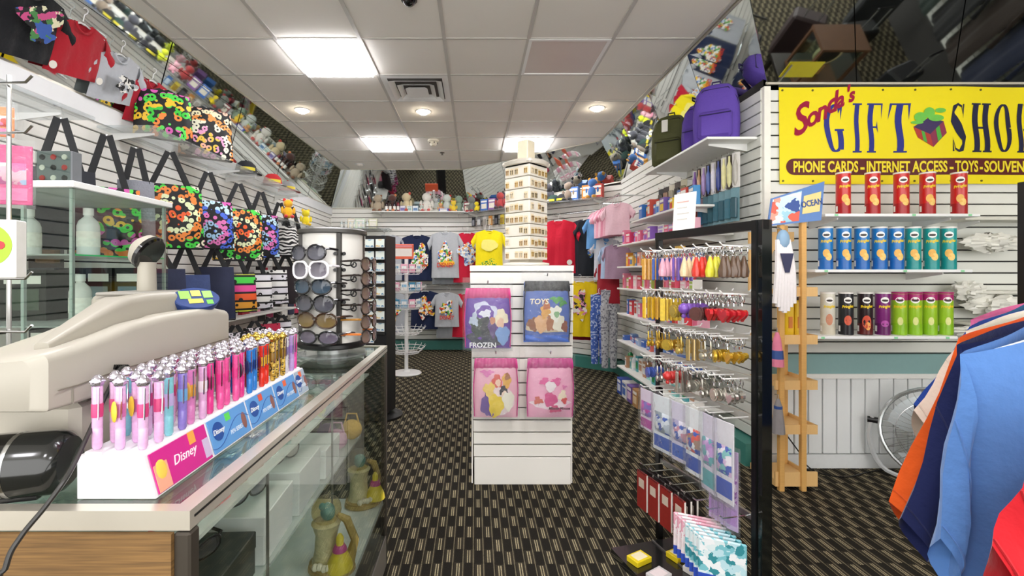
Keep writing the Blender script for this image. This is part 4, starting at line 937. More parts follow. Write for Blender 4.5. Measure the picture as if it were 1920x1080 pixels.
# ================================================================ postcard tower
KX, KY = -.85, 4.15
t = thing('postcard_rack', 'black revolving postcard rack behind the sunglasses tower', 'rack', (KX, KY, 0), -.25)
MB().lathe([(.2, 0), (.2, .02), (.03, .05)], 20).build('base', BLACK, t)
m = MB(); m.b2((-.10, -.10, .05), (.10, .10, 1.62)); m.build('column', M('#17171a', .5), t, smooth=0)
for k in range(9):
    for i in range(2):
        m = MB(); z = 1.56 - k * .105; m.b2((-.098 + i * .10, -.125, z - .075), (-.004 + i * .10, -.122, z - .045)); m.b2((-.098 + i * .10, -.125, z - .075), (-.004 + i * .10, -.10, z - .072)); m.build('pocket', BLACK_GLOSS, t, smooth=0)
cc, ss = math.cos(-.25), math.sin(-.25)
n = 0
for k in range(9):
    for i in range(2):
        lx, ly = -.051 + i * .10, -.113; col = ('#8fb9d6', '#b8d2e0', '#6f9fc6', '#c9dbe2', '#e2c58a', '#7fa8c0')[R.randrange(6)]
        if k == 8 and i == 1: continue
        o = thing('postcard', ORD[k] + ' postcard from the top in the ' + ('left', 'right')[i] + ' column of the black rack', 'postcard', (KX + lx * cc - ly * ss, KY + lx * ss + ly * cc, 1.56 - k * .105 - .066), -.25, 'postcards in the black rack')
        m = MB(); m.b2((-.042, -.001, 0), (.042, .001, .095)); m.build('card', M('#eef0ee', .4), o, smooth=0)
        m = MB(); m.b2((-.039, -.002, .028), (.039, -.001, .092)); m.build('picture', pattern_mat('view_' + col, 'blobs', [col, '#cfe0e8', col, '#5a86a8', '#e8efe8'], 18, .3), o, smooth=0)
# ================================================================ key chain rack
AX, AY = .90, 2.24; BX, BYY = 1.05, 1.67
KL = math.hypot(BX - AX, BYY - AY); KA = math.atan2(BYY - AY, BX - AX); kc, ks = math.cos(KA), math.sin(KA)
def KP(x, y, z): return Vector((AX + x * kc - y * ks, AY + x * ks + y * kc, z))     # rack frame: x along it, -y towards the aisle
t = thing('keychain_rack', 'black framed key chain rack with rows of white pegs beside the aisle', 'rack', (AX, AY, 0), KA)
m = MB(); m.b2((-.012, -.012, 0), (.012, .012, 1.49)); m.build('post', BLACK, t, smooth=0)
m = MB(); m.b2((KL - .010, -.018, 0), (KL + .012, .026, 1.49)); m.build('side_panel', M('#101412', .12, var=.2, scale=8, coat=.6), t, smooth=0)
m = MB(); m.b2((KL - .030, -.024, 0), (KL - .010, .0, 1.49)); m.build('post', BLACK, t, smooth=0)
m = MB(); m.b2((-.012, -.014, 1.455), (KL + .012, .014, 1.49)); m.build('top_bar', BLACK, t, smooth=0)
m = MB(); m.b2((.06, -.30, 0), (KL + .02, .12, .035)); m.build('base_platform', M('#1a1c1c', .18, var=.2, scale=20, coat=.5), t, smooth=0)
m = MB(); m.b2((.06, -.085, .035), (KL + .02, -.08, .042)); m.build('base_strip', STEEL, t, smooth=0)
KR = (1.395, 1.215, 1.05, .90, .755, .385)
for k, z in enumerate(KR):
    m = MB(); m.b2((.0, -.006, z - .011), (KL - .01, .006, z + .011)); m.build('rail', M('#c9c7bf', .35, .4) if k < 5 else STEEL, t, smooth=0)
    for i in range(8):
        x = .045 + i * .069; up = .012
        m = MB(); m.tube([(x, 0, z), (x, -.12, z + .004), (x, -.135, z + .016)], .0028, 5); m.build('peg', WHITE_METAL if k != 5 else CHROME, t)
    if k < 3:
        for i in range(6): x = .08 + i * .09; m = MB(); m.tube([(x, 0, z), (x, .09, z + .004), (x, .10, z + .016)], .0028, 5); m.build('peg', WHITE_METAL, t)
FOB = {}
def fob_mesh(kind, col, metal=0):
    k_ = (kind, col)
    if k_ in FOB: return FOB[k_]
    m = MB(); mt_ = M(col, .25, metal, var=.25, scale=90, coat=.3)
    if kind == 'bar': m.rbox((0, 0, -.045), (.016, .006, .07), .003)
    elif kind == 'heart':
        P_ = [(.016 * math.sin(a) ** 3, -.04 + .0011 * (13 * math.cos(a) - 5 * math.cos(2 * a) - 2 * math.cos(3 * a) - math.cos(4 * a))) for a in [2 * PI * i / 18 for i in range(18)]]
        m.prism([(x * 1.3, z * 1.0) for x, z in P_], -.004, .004)
    elif kind == 'coin': m.cyl((0, -.002, -.045), (0, .002, -.045), .019, n=16); m.cyl((0, -.004, -.045), (0, .004, -.045), .013, n=14)
    elif kind == 'drop': m.lathe([(.003, -.012), (.008, -.03), (.013, -.052), (.011, -.066), (0, -.07)], 10)
    elif kind == 'ball': m.ball((0, 0, -.034), .016, 10, 7); m.ball((0, 0, -.055), .007, 8, 5)
    else:
        m.tube([(0, 0, -.01), (.002, 0, -.03), (0, 0, -.045)], .0025, 5); m.ball((0, 0, -.055), (.01, .006, .012), 8, 6); m.box((0, 0, -.038), (.018, .004, .006))
    FOB[k_] = m.mesh('fob', mt_); return FOB[k_]
rg = MB(); rg.tube([(.011 * math.cos(a), 0, -.011 + .011 * math.sin(a)) for a in [2 * PI * i / 12 for i in range(12)]], .0013, 5, closed=True)
rg.tube([(0, 0, -.021), (0, 0, -.03)], .0018, 5); ringm = rg.mesh('ring', CHROME)
def keyring(label, p, kind, col, metal=0, group=None, rz=0, s_=1.0):
    e = thing('key_ring', label, 'key ring', p, KA + rz, group)
    obj('ring', ringm, e); obj('fob', fob_mesh(kind, col, metal), e, (0, 0, -.012)); e.scale = (s_, s_, s_)
ROWS = [[('bar', '#d9a24a', 0, 'amber'), ('bar', '#3f5fb0', 0, 'cobalt blue'), ('drop', '#e3a7b8', 0, 'pink sparkly'), ('bar', '#7a5fb8', 0, 'violet'), ('drop', '#e8cfa4', 0, 'cream'), ('drop', '#d8372a', 0, 'red and purple'), ('drop', '#d8d23e', 0, 'yellow green'), ('drop', '#5a4434', 0, 'dark brown')],
        [('bar', '#e2b62e', 0, 'yellow barred'), ('bar', '#d9a92a', 0, 'golden yellow'), ('bar', '#e6c64a', 0, 'pale yellow'), ('coin', '#c9b04a', .5, 'brass'), ('ball', '#7a4fb0', 0, 'purple ball'), ('coin', '#5a3430', 0, 'maroon'), ('heart', '#c9252b', 0, 'large red heart'), ('heart', '#b8222a', 0, 'deep red heart')],
        [('charm', '#d8b23e', .6, 'gold'), ('charm', '#cfa638', .6, 'dull gold'), ('coin', '#d9b54a', .6, 'gold disc'), ('charm', '#dcc06a', .6, 'light gold'), ('bar', '#b9a06a', .5, 'bronze'), ('charm', '#c9c4b4', .7, 'pewter'), ('coin', '#d6b43e', .6, 'bright gold disc'), ('heart', '#d9b03a', .6, 'gold heart')],
        [('coin', '#4a5fa8', 0, 'blue disc'), ('charm', '#c9c6be', .8, 'silver'), ('ball', '#c9302f', 0, 'small red ball'), ('bar', '#bdb9b0', .8, 'silver bar'), ('coin', '#c3c0b6', .8, 'silver disc'), ('charm', '#b4b0a6', .8, 'grey metal'), ('coin', '#d0cdc4', .8, 'polished disc'), ('heart', '#c6c3bb', .8, 'silver heart')]]
RN = ['top', 'second', 'third', 'fourth']
for k, row in enumerate(ROWS):
    for i, (kd, c, mt_, nm) in enumerate(row):
        for q in range(5 if k < 2 else 4):
            x = .045 + i * .069 + R.uniform(-.006, .006)
            keyring(f'{nm} key ring, {ORD[q]} on its {RN[k]}-row peg of the black rack', KP(x, -.03 - q * .022, KR[k]), kd, c, mt_, f'{nm} key rings', R.uniform(-.5, .5), 1.45 if k < 2 else 1.3)
# hanging packs, fifth row
def hang_pack(label, p, rz, w, h, cols, sc_, group=None, txt=None):
    e = thing('hanging_pack', label, 'packet', p, rz, group)
    m = MB(); m.rbox((0, 0, -h / 2 - .01), (w, .004, h), .002); m.build('card', M(cols[0], .35, var=.06), e, smooth=0)
    m = MB(); m.grid(lambda u, v: Vector(((u - .5) * w * .8, -.003 - .014 * math.sin(PI * u) ** .5 * math.sin(PI * v) ** .5, -h * .30 - .01 - h * .36 * v)), 8, 8); m.build('contents', pattern_mat('pack_' + '_'.join(c.strip('#') for c in cols), 'blobs', list(cols[1:]), sc_, .3), e)
    m = MB(); m.b2((-w * .42, -.004, -h * .93 - .01), (w * .42, -.002, -h * .72 - .01)); m.build('label_band', M(cols[-1], .35), e, smooth=0)
    m = MB(); m.grid(lambda u, v: Vector(((u - .5) * (w + .02), -.022 * math.sin(PI * u) ** .6 * math.sin(PI * v) ** .6 - .005, .008 - (h + .03) * v)), 8, 10); m.build('plastic_sleeve', FILM, e, smooth=60)
PK = [('magenta and violet doll pack at the left end of the rack', .05, .10, .19, ('#e6d7ea', '#7a5fb0', '#c74aa8', '#4a3f78', '#d9b8e0', '#b23a9a')), ('white pack with a silver tiara on the rack', .17, .13, .25, ('#e8edf2', '#dfe6ee', '#8a97a0', '#f2f5f8', '#b9c4d2', '#2f55b0')),
      ('pale lilac pack beside the tiara pack', .28, .10, .25, ('#d8d2e6', '#e9e2f0', '#a7a0c4', '#f0e9f2', '#c98aa0', '#3a5fb8')), ('white and blue card pack with an orange sticker', .36, .10, .27, ('#eef0f4', '#e2574a', '#f0f2f4', '#d8c0b0', '#9a7a6a', '#2a4fb0')),
      ('clear pack with lilac beads on the rack', .44, .09, .30, ('#dcd4e6', '#b78ac8', '#e4d6ee', '#7fb8b8', '#c49ad4', '#5fa8b0')), ('tall pack with turquoise ribbon at the right end of the rack', .52, .09, .30, ('#e6e2ea', '#7fc0c0', '#d8b6d8', '#5a9fa8', '#efe6f0', '#3a55b4'))]
for lb, x, w_, h_, cs in PK: hang_pack(lb, KP(x, -.105, KR[4] + .0), KA + R.uniform(-.12, .12), w_, h_, cs, 28, 'packs on the fifth peg row')
for i in range(4): hang_pack(ORD[i] + ' string of violet beads in film behind the clear packs', KP(.42 + .03 * i, -.06, KR[4] - .12), KA + .3, .045, .30, ('#cbb2dc', '#a45fc0', '#e6d2f0', '#8a4fb0', '#d9b8e8', '#b78ad0'), 50, 'bead strings on the rack')
# spiral notebooks on the lowest pegs
RED = M('#8e1f1f', .3, var=.15, coat=.3); PAGE = M('#e9e5da', .7)
def notebook(label, p, rz, col, group):
    e = thing('spiral_notebook', label, 'notebook', p, rz, group)
    m = MB(); m.rbox((0, 0, -.115), (.075, .010, .175), .002); m.build('cover', M(col, .3, var=.2, scale=40, coat=.3), e, smooth=0)
    m = MB(); m.b2((-.036, -.0035, -.20), (.0385, .0035, -.03)); m.build('pages', PAGE, e, smooth=0)
    m = MB()
    for q in range(9): m.tube([(-.032 + q * .008, .007 * math.cos(a), -.027 + .007 * math.sin(a)) for a in [2 * PI * i / 7 for i in range(7)]], .0011, 4, closed=True)
    m.build('spiral', M('#1c1b1c', .3, .5), e)
    m = MB(); m.b2((-.02, -.0062, -.10), (.02, -.005, -.06)); m.build('badge', M('#c9b9a8', .4), e, smooth=0)
for i in range(4):
    for q in range(3):
        notebook(f'{("dark red", "black middle", "black rear")[q]} spiral notebook in the {ORD[i]} column from the left on the low pegs', KP(.045 + i * .085, -.125 + q * .030, KR[5]), KA + R.uniform(-.08, .08), '#8e2320' if q == 0 else '#241a1a', 'red notebooks, column ' + ORD[i])
for i in range(7):     # pale pink and blue pen wallets fanned on the right
    e = thing('pen_wallet', ('pink' if i < 3 else 'pale blue') + f' clear wallet, {ORD[i]} from the left at the low right of the rack', 'wallet', KP(.36 + .028 * i, -.10 - .004 * i, KR[5] - .07), KA + .9, 'pen wallets on the rack')
    m = MB(); m.rbox((0, 0, -.09), (.16, .010, .17), .004); m.build('sleeve', pattern_mat('wallet_%d' % (i > 2), 'blobs', ['#f2c9d4', '#f7eef0', '#e9a8ba', '#f4e4e6'] if i < 3 else ['#bfe2ea', '#f0f4f6', '#7fc4cf', '#dfeef0', '#3a8f9a'], 24, .25), e, smooth=0)
    m = MB(); m.b2((-.08, -.006, -.175), (.08, -.0045, -.14)); m.build('blue_strip', M('#2f4fb8', .35), e, smooth=0)
# card packs on the base
def cardpack(label, lx, ly, rz, col, top):
    e = thing('card_pack', label, 'box', KP(lx, ly, .0355), KA + rz, 'card packs on the rack base')
    m = MB(); m.rbox((0, 0, .012), (.062, .088, .024), .002); m.build('carton', M(col, .35, var=.05), e, smooth=0)
    m = MB(); m.b2((-.022, -.030, .024), (.022, .030, .0252)); m.build('print_panel', M(top, .4, var=.1), e, smooth=0)
cardpack('yellow card pack at the left of the black rack base', .18, -.235, .25, '#e8cf1f', '#f0e6c0'); cardpack('pale grey card pack beside the yellow one on the rack base', .30, -.225, .3, '#c9c4c4', '#e9dcdc')
cardpack('yellow card pack at the back of the rack base', .20, -.05, .2, '#e0c61f', '#efe6c8'); cardpack('white card pack with a thin border on the rack base', .30, -.045, .25, '#d9d4d0', '#efe9e6')
# white card sign on the top bar
e = thing('notice_card', 'blank looking white notice card on top of the black rack', 'sign', KP(.17, 0, 1.49), KA + .25)
m = MB(); m.prism([(-.055, 0), (.055, 0), (.065, .165), (-.045, .165)], -.002, .002); m.build('sheet', M('#f1efe9', .5), e, smooth=0)
for k in range(4): m = MB(); m.b2((-.03, -.0032, .125 - k * .026), (.03 - .01 * (k % 2), -.002, .129 - k * .026)); m.build('faint_line', M('#dfa9a0' if k == 0 else '#cfcac4', .6), e, smooth=0)
# ================================================================ pine rack with sign
PINE = M('#d9a75e', .5, var=.12, scale=6, stretch=(3, 3, 40)); PINE2 = M('#e2b878', .5, var=.1, scale=6, stretch=(40, 3, 3))
t = thing('pine_rack', 'light pine tiered rack standing at the corner of the slat wall', 'rack', (1.80, 2.73, 0))
for x in (.02, .15): m = MB(); m.rbox((x, .0, .80), (.03, .03, 1.60), .003); m.build('post', PINE, t, smooth=0)
for x in (.02, .21): m = MB(); m.rbox((x, .25, .80), (.03, .03, 1.60), .003); m.build('post', PINE, t, smooth=0)
for k, z in enumerate((.06, .37, .635, .905, 1.19)):
    m = MB(); m.b2((-.005, .01, z - (.02 if k else .04)), (.235, .26, z)); m.build('tray', PINE2, t, smooth=0)
    m = MB(); m.b2((-.012, -.002, z - .035), (.238, .012, z + (.02 if k else .05))); m.build('lip', PINE2, t, smooth=0)
    m = MB(); m.b2((.228, .0, z - .03), (.238, .27, z + .02)); m.build('lip', PINE2, t, smooth=0)
m = MB(); m.prism([(-.02, 1.18), (.07, 1.18), (.085, 1.25), (.10, 1.36), (.14, 1.44), (.20, 1.48), (.27, 1.5), (.27, 1.56), (-.02, 1.56)], .245, .262); m.build('back_panel', PINE2, t, smooth=0)
e = thing('picture_sign', 'blue and orange printed sign tilted on top of the pine rack', 'sign', (0, 0, 0))
q = [U(1447, 372, 2.703), U(1546, 340, 2.703), U(1540, 413, 2.703), U(1440, 424, 2.703)]
m = MB(); m._add(q + [p + Vector((0, .012, 0)) for p in q], [(0, 1, 2, 3), (7, 6, 5, 4), (0, 4, 5, 1), (1, 5, 6, 2), (2, 6, 7, 3), (3, 7, 4, 0)]); bd = m.build('board', M('#5a82c0', .4, var=.1), e, smooth=0)
def bil(u, v): return q[0].lerp(q[1], u).lerp(q[3].lerp(q[2], u), v)
m = MB(); m.grid(lambda u, v: bil(.02 + .55 * u, .06 + .88 * v) + Vector((0, -.002, 0)), 4, 4); m.build('picture', pattern_mat('surf_print', 'blobs', ['#2f4f98', '#e8604a', '#f0a08a', '#cfe6ee', '#9fcfe0', '#e9f2f2'], 9, .4), bd)
m = MB(); m.grid(lambda u, v: bil(.62 + .33 * u, .24 + .52 * v) + Vector((0, -.002, 0)), 4, 4); m.build('sign_panel', M('#e8d48a', .4), bd)
obj('lettering', text_mesh('OCEAN', .05, M('#2c4f96', .4), .0006, xs=.72, bold=.001), bd, bil(.785, .5) + Vector((0, -.004, 0)), (0, -.2, 0))
e = thing('brush_mitt', 'long white mop mitt with a navy tag hanging at the pine rack', 'mop', U(1468, 440, 2.66))
m = MB()
for k in range(7):
    a = k / 6 - .5; m.tube(spl([(a * .06, 0, -.03), (a * .09, -.02, -.2), (a * .11, -.012, -.42 - .03 * math.cos(a * 5))], 5), .014, 6)
m.build('strands', M('#ece7e6', .9, var=.05, bump=.3, scale=80), e); m = MB(); m.prism([(-.04, -.11), (.035, -.11), (.012, -.22), (-.012, -.22)], -.04, -.036); m.build('tag', M('#24264e', .5), e, smooth=0)
m = MB(); m.ball((0, 0, -.03), (.035, .03, .06), 10, 8); m.build('cap_pad', M('#8fb0cc', .6), e)
m = MB(); m.tube([(0, 0, .02), (0, .03, .04), (0, .06, .04)], .004, 5); m.build('loop', STEEL, e)
for k, (px, lb) in enumerate(((1477, 'yellow bottle pack on the upper tray of the pine rack, left'), (1494, 'yellow bottle pack on the upper tray of the pine rack, right'))):
    e = thing('yellow_pack', lb, 'packet', (U(px, 640, 2.85).x, 2.85, .905)); m = MB(); m.rbox((0, 0, .11), (.05, .05, .22), .006); m.build('carton', M('#f0c814', .4, var=.05), e, smooth=0)
    m = MB(); m.b2((-.012, -.028, .05), (.012, -.025, .12)); m.build('print_mark', M('#d9822a', .4), e, smooth=0); m = MB(); m.cyl((0, 0, .22), (0, 0, .24), .012, n=10); m.build('spout', M('#3a2a20', .4), e)
for k, (px, py, c, lb) in enumerate(((1457, 655, '#e07f9a', 'pink and blue striped pouch hanging at the pine rack'), (1459, 780, '#8f8a8a', 'grey whisk broom hanging low at the pine rack'))):
    e = thing('pouch' if k == 0 else 'whisk_broom', lb, 'pouch' if k == 0 else 'broom', U(px, py, 2.695)); m = MB(); m.lathe([(.008, .10), (.02, .06), (.034, -.06), (.036, -.10), (0, -.105)], 10); m.build('body', M(c, .7, var=.15), e)
    m = MB(); m.lathe([(.0305, -.005), (.034, -.055)], 10) if k == 0 else m.lathe([(.022, .06), (.022, .04)], 10); m.build('band', M('#2f4f90', .5), e)
    m = MB(); m.tube([(0, .03, .12), (0, 0, .125), (0, 0, .09)], .003, 5); m.build('loop', STEEL, e)
# ================================================================ wall under the banner: shelves with crisp cans
def wall_shelf(label, W, s0, s1, z, depth=.30, mat_=None, group=None, th=.018):
    e = thing('wall_shelf', label, 'shelf', (W.p0.x, W.p0.y, z), W.ang, group)
    m = MB(); m.rbox(((s0 + s1) / 2, -depth / 2 - .02, -th / 2), (s1 - s0, depth, th), .003); m.build('board', mat_ or WHITE, e, smooth=0)
    for s_ in (s0 + .12, s1 - .12):
        m = MB(); m.prism([(-.0, -th), (.24 * depth / .3, -th), (.24 * depth / .3, -th - .012), (0.0, -th - .05)], -.003, .003, T=Matrix.Translation((s_, -.02, 0)) @ Matrix.Rotation(-PI / 2, 4, 'Z')); m.build('bracket', WHITE_METAL, e, smooth=0)
    return e
PX = lambda px, Y=2.83: (px - VX) / FPX * Y
SZ = (1.650, 1.315, .915)
for k, (a, b_) in enumerate(((1543, 1832), (1524, 1818), (1518, 1790))):
    wall_shelf(('top', 'middle', 'lowest')[k] + ' white shelf of crisp cans under the yellow banner', WP, PX(a, 2.77) - 1.93, PX(b_, 2.77) - 1.93, SZ[k], .30, M('#f0f1f0', .4, var=.02), 'shelves under the banner')
    for j in range(3):
        m = MB(); m.box((PX((a, (a + b_) / 2, b_ - 40)[j] + 20, 2.77) - 1.93, -.322, -.009), (.02, .002, .012)); m.build('price_tag', M('#8fd6a0', .5), bpy.data.objects['wall_shelf' + ('' if k == 0 else '.%03d' % k)], smooth=0)
CANR, CANH = .0375, .262
def cpatch(fn, a0, a1, z0, z1, r, nu=12, nv=8, ell=False):
    m = MB(); ca_, cz_ = (a0 + a1) / 2, (z0 + z1) / 2; wa, hz = (a1 - a0) / 2, (z1 - z0) / 2
    if ell:
        vs = [Vector((r * math.sin(ca_), -r * math.cos(ca_), cz_))]
        for k in range(20):
            q_ = 2 * PI * k / 20; a = ca_ + wa * math.cos(q_); vs.append(Vector((r * math.sin(a), -r * math.cos(a), cz_ + hz * math.sin(q_))))
        m._add(vs, [(0, 1 + k, 1 + (k + 1) % 20) for k in range(20)])
    else:
        m.grid(lambda u, v: Vector((r * math.sin(a0 + (a1 - a0) * u), -r * math.cos(a0 + (a1 - a0) * u), z0 + (z1 - z0) * v)), nu, nv)
    return m
word = text_mesh('Pringles', .024, M('#f4d21e', .4), .0004, shear=.12, bold=.0008, xs=.8)
for v in word.vertices: x, y, z = v.co; a = x / CANR; v.co = ((CANR + .0012) * math.sin(a), -(CANR + .0012) * math.cos(a) + y, z + x * .12)
def make_can(body, low=None, rim=None, art=None):
    e = thing('crisp_can', 'x', 'can')
    m = MB(); m.lathe([(CANR - .001, 0), (CANR, .003), (CANR, CANH - .008)], 24); m.build('tube', M(body, .28, var=.10, scale=20, coat=.3), e)
    m = MB(); m.lathe([(CANR + .0012, CANH - .010), (CANR + .002, CANH - .008), (CANR + .002, CANH), (CANR - .003, CANH + .001), (0, CANH + .001)], 24); m.build('lid', M(rim or '#e9e6df', .3), e)
    if rim: cpatch(None, -PI, PI, CANH - .05, CANH - .012, CANR + .0006, 24, 1).build('rim_band', M(rim, .3), e)
    if low: cpatch(None, -PI, PI, .004, .07, CANR + .0006, 24, 1).build('lower_band', M(low, .3, var=.15), e)
    cpatch(None, -.55, .55, CANH - .068, CANH - .030, CANR + .0010, ell=True).build('oval_mark', M('#f6f4ee', .4), e)
    cpatch(None, -.42, .42, CANH - .058, CANH - .044, CANR + .0014, ell=True).build('oval_centre', M('#2a1d16', .4), e)
    obj('lettering', word, e, (0, 0, CANH - .088))
    for (a0, a1, z0, z1, c) in (art or ((-.5, .45, .075, .125, '#eab24e'), (-.15, .75, .055, .10, '#f0c76a'))): cpatch(None, a0, a1, z0, z1, CANR + .0010, ell=True).build('printed_crisp', M(c, .4, var=.15, scale=50), e)
    cpatch(None, -1.45, -1.05, .02, .055, CANR + .0012, 4, 2).build('barcode_patch', M('#efeee8', .4), e)
    return e
cans = {'red': make_can('#c8201c', '#a01418'), 'blue': make_can('#1f78bd', '#1a62ad'), 'teal': make_can('#1f9a97', '#178a88'), 'white': make_can('#d9d6c6', '#c9c2ae', art=((-.5, .45, .06, .13, '#c98a6a'),)), 'black': make_can('#28292c', '#1c1c20', art=((-.5, .5, .06, .12, '#d0583a'),)),
        'dark': make_can('#2b1f22', '#5a1a1a', art=((-.6, .6, .04, .12, '#c9482a'), (-.2, .5, .03, .08, '#e8a04a'))), 'purple': make_can('#7a2470', '#5e1a58', art=((-.5, .5, .05, .09, '#b04aa0'),)), 'lime': make_can('#9ac52a', '#86b81e', '#a8246a', art=((-.3, .4, .06, .11, '#d9dc8a'),))}
seenc = set()
def can(kind, px, k, label):
    x = PX(px); rz = math.atan2(-x, 2.83) * .75 + R.uniform(-.1, .15)
    if kind not in seenc: seenc.add(kind); o = cans[kind]; o.location = (x, 2.83, SZ[k]); o.rotation_euler = (0, 0, rz); o['label'] = label; o['group'] = 'crisp cans under the banner'
    else: dup(cans[kind], (x, 2.83, SZ[k]), rz, label, 'crisp cans under the banner')
for i, px in enumerate((1581, 1636, 1690, 1739, 1798)): can('red', px, 0, ORD[i] + ' red crisp can from the left on the top shelf')
for i, px in enumerate((1548, 1582, 1616, 1649, 1680)): can('blue', px, 1, ORD[i] + ' blue crisp can from the left on the middle shelf')
for i, px in enumerate((1712, 1746, 1778)): can('teal', px, 1, ORD[i] + ' teal crisp can from the left on the middle shelf')
for kd, px, lb in (('white', 1552, 'off-white crisp can at the left of the lowest shelf'), ('black', 1586, 'black crisp can second on the lowest shelf'), ('dark', 1622, 'black and red crisp can third on the lowest shelf'), ('purple', 1655, 'purple crisp can on the lowest shelf')): can(kd, px, 2, lb)
for i, px in enumerate((1686, 1714, 1742, 1772)): can('lime', px, 2, ORD[i] + ' lime green crisp can from the left on the lowest shelf')
# emptier shelves with crumpled plastic further right
for k, (z, lb) in enumerate(((1.645, 'bare white shelf right of the red cans'), (1.18, 'bare white shelf with crumpled plastic right of the teal cans'), (.98, 'low white ledge right of the lime cans'))):
    wall_shelf(lb, WP, 1.16 + .02 * k, 1.95, z, .16, M('#d9d8cc', .45), 'bare shelves')
def crumple(label, c, d, seed, mat_):
    rr = random.Random(seed); e = thing('plastic_wrap', label, 'plastic', c)
    ph = [rr.uniform(0, 6) for _ in range(6)]
    def f(u, v):
        a = 2 * PI * u; b_ = PI * v; r_ = 1 + .22 * math.sin(5 * a + ph[0] + 3 * v) + .18 * math.sin(9 * a + ph[1]) * math.sin(4 * b_ + ph[2]) + .12 * math.sin(14 * b_ + ph[3] + 6 * a)
        return Vector((d[0] * r_ * math.sin(b_) * math.cos(a), d[1] * r_ * math.sin(b_) * math.sin(a), d[2] * r_ * math.cos(b_)))
    m = MB(); m.grid(f, 26, 16); m.build('film', mat_, e, smooth=40); m = MB(); m.tube([(0, d[1] * .3, d[2] * .8), (0, d[1] + .03, d[2] * 1.1)], .004, 5); m.build('tie', STEEL, e)
PLAST = M('#e3e2d8', .35, var=.06, scale=18, bump=.4)
crumple('crumpled white plastic under the bare upper shelf', U(1858, 455, 2.93), (.17, .06, .05), 3, PLAST); crumple('crumpled white plastic bag over the middle bare shelf', U(1868, 572, 2.93), (.16, .07, .06), 5, PLAST)
crumple('smaller crumpled plastic at the left of the bare shelves', U(1815, 545, 2.93), (.09, .05, .05), 8, PLAST); crumple('rolled white plastic on the low ledge', U(1850, 620, 2.93), (.20, .05, .03), 9, PLAST)
# ================================================================ banner
BY0 = 3.035
BXp = lambda px: (px - VX) / FPX * BY0
BZp = lambda py: CH + (VY - py) / FPX * BY0
t = thing('vinyl_banner', 'large yellow vinyl gift shop banner hung on the slat wall', 'banner', (0, BY0, 0))
def bw(x, z): return .006 * math.sin(x * 4.1 + z * 2) + .004 * math.sin(x * 9 + 1.3)
x0, x1, zt, zb = BXp(1462), 4.75, BZp(163), BZp(345)
m = MB(); m.grid(lambda u, v: Vector((x0 + (x1 - x0) * u, bw(x0 + (x1 - x0) * u, zt + (zb - zt) * v), zt + (zb - zt) * v)), 60, 10); m.grid(lambda u, v: Vector((x0 + (x1 - x0) * u, bw(x0 + (x1 - x0) * u, zt + (zb - zt) * v) + .003, zt + (zb - zt) * v)), 60, 10)
m.build('sheet', M('#f2df12', .32, var=.03, scale=4), t, smooth=60)
GROM = STEEL
for px in (1468, 1525, 1655, 1715, 1780, 1838):
    for z in (zt - .02, zb + .02): m = MB(); x = BXp(px); m.cyl((x, bw(x, z) - .003, z), (x, bw(x, z) - .0005, z), .007, n=10); m.build('grommet', M('#6a6428', .4, .5), t)
def flat(polys, name, mat_, off=.002):
    """flat print following the banner's surface; polys in banner x,z"""
    m = MB()
    for P_ in polys: m._add([Vector((x, bw(x, z) - off, z)) for x, z in P_], [tuple(range(len(P_)))])
    return m.build(name, mat_, t, smooth=0)
MAR = M('#5a1414', .4, var=.05)
pz0, pz1 = BZp(328), BZp(297); pr = (pz1 - pz0) / 2; pxl = BXp(1474) + pr; N = 24
pts = [(pxl - pr * math.sin(PI * i / 10), (pz0 + pz1) / 2 + pr * math.cos(PI * i / 10)) for i in range(11)]
polys = [pts]
for i in range(30): a, b_ = pxl + (4.5 - pxl) * i / 30, pxl + (4.5 - pxl) * (i + 1) / 30; polys.append([(a, pz0), (b_, pz0), (b_, pz1), (a, pz1)])
flat(polys, 'maroon_bar', MAR)
YEL = M('#f0dc2a', .4); NAVY = M('#1e2a86', .4, var=.12, scale=30); NAVD = M('#171a3e', .4, var=.1)
def fit(txt, a, b_, z, h, mat_, shear=0, off=.0035, bold=.003, rot=0):
    me = text_mesh(txt, h, mat_, .0002, shear, bold); xs = [v.co.x for v in me.vertices]; w_ = max(xs) - min(xs); k_ = (b_ - a) / w_; x_ = min(xs)
    for v in me.vertices:
        x = a + (v.co.x - x_) * k_; v.co = (x, bw(x, z) - off + v.co.y, z + v.co.z)
    return obj('lettering', me, t)
tz = (pz0 + pz1) / 2 - .004
fit('PHONE CARDS', BXp(1488), BXp(1609), tz, .10, YEL); fit('-', BXp(1613), BXp(1621), tz, .10, YEL); fit('INTERNET ACCESS', BXp(1625), BXp(1773), tz, .10, YEL); fit('-', BXp(1777), BXp(1784), tz, .10, YEL)
fit('TOYS', BXp(1787), BXp(1831), tz, .10, YEL); fit('-', BXp(1834), BXp(1840), tz, .10, YEL); fit('SOUVENIRS', BXp(1843), BXp(1948), tz, .10, YEL)
def strip(pts, ws):
    P_ = [Vector(p) for p in pts]; L_, R_ = [], []
    for i, p in enumerate(P_):
        d = (P_[min(i + 1, len(P_) - 1)] - P_[max(i - 1, 0)]).normalized(); n_ = Vector((-d.y, d.x)); L_.append(p + n_ * ws[i] / 2); R_.append(p - n_ * ws[i] / 2)
    return [[L_[i], L_[i + 1], R_[i + 1], R_[i]] for i in range(len(P_) - 1)]
def rect(a, b_, c, d, n=8): return [[(a, b_ + (d - b_) * i / n), (c, b_ + (d - b_) * i / n), (c, b_ + (d - b_) * (i + 1) / n), (a, b_ + (d - b_) * (i + 1) / n)] for i in range(n)]
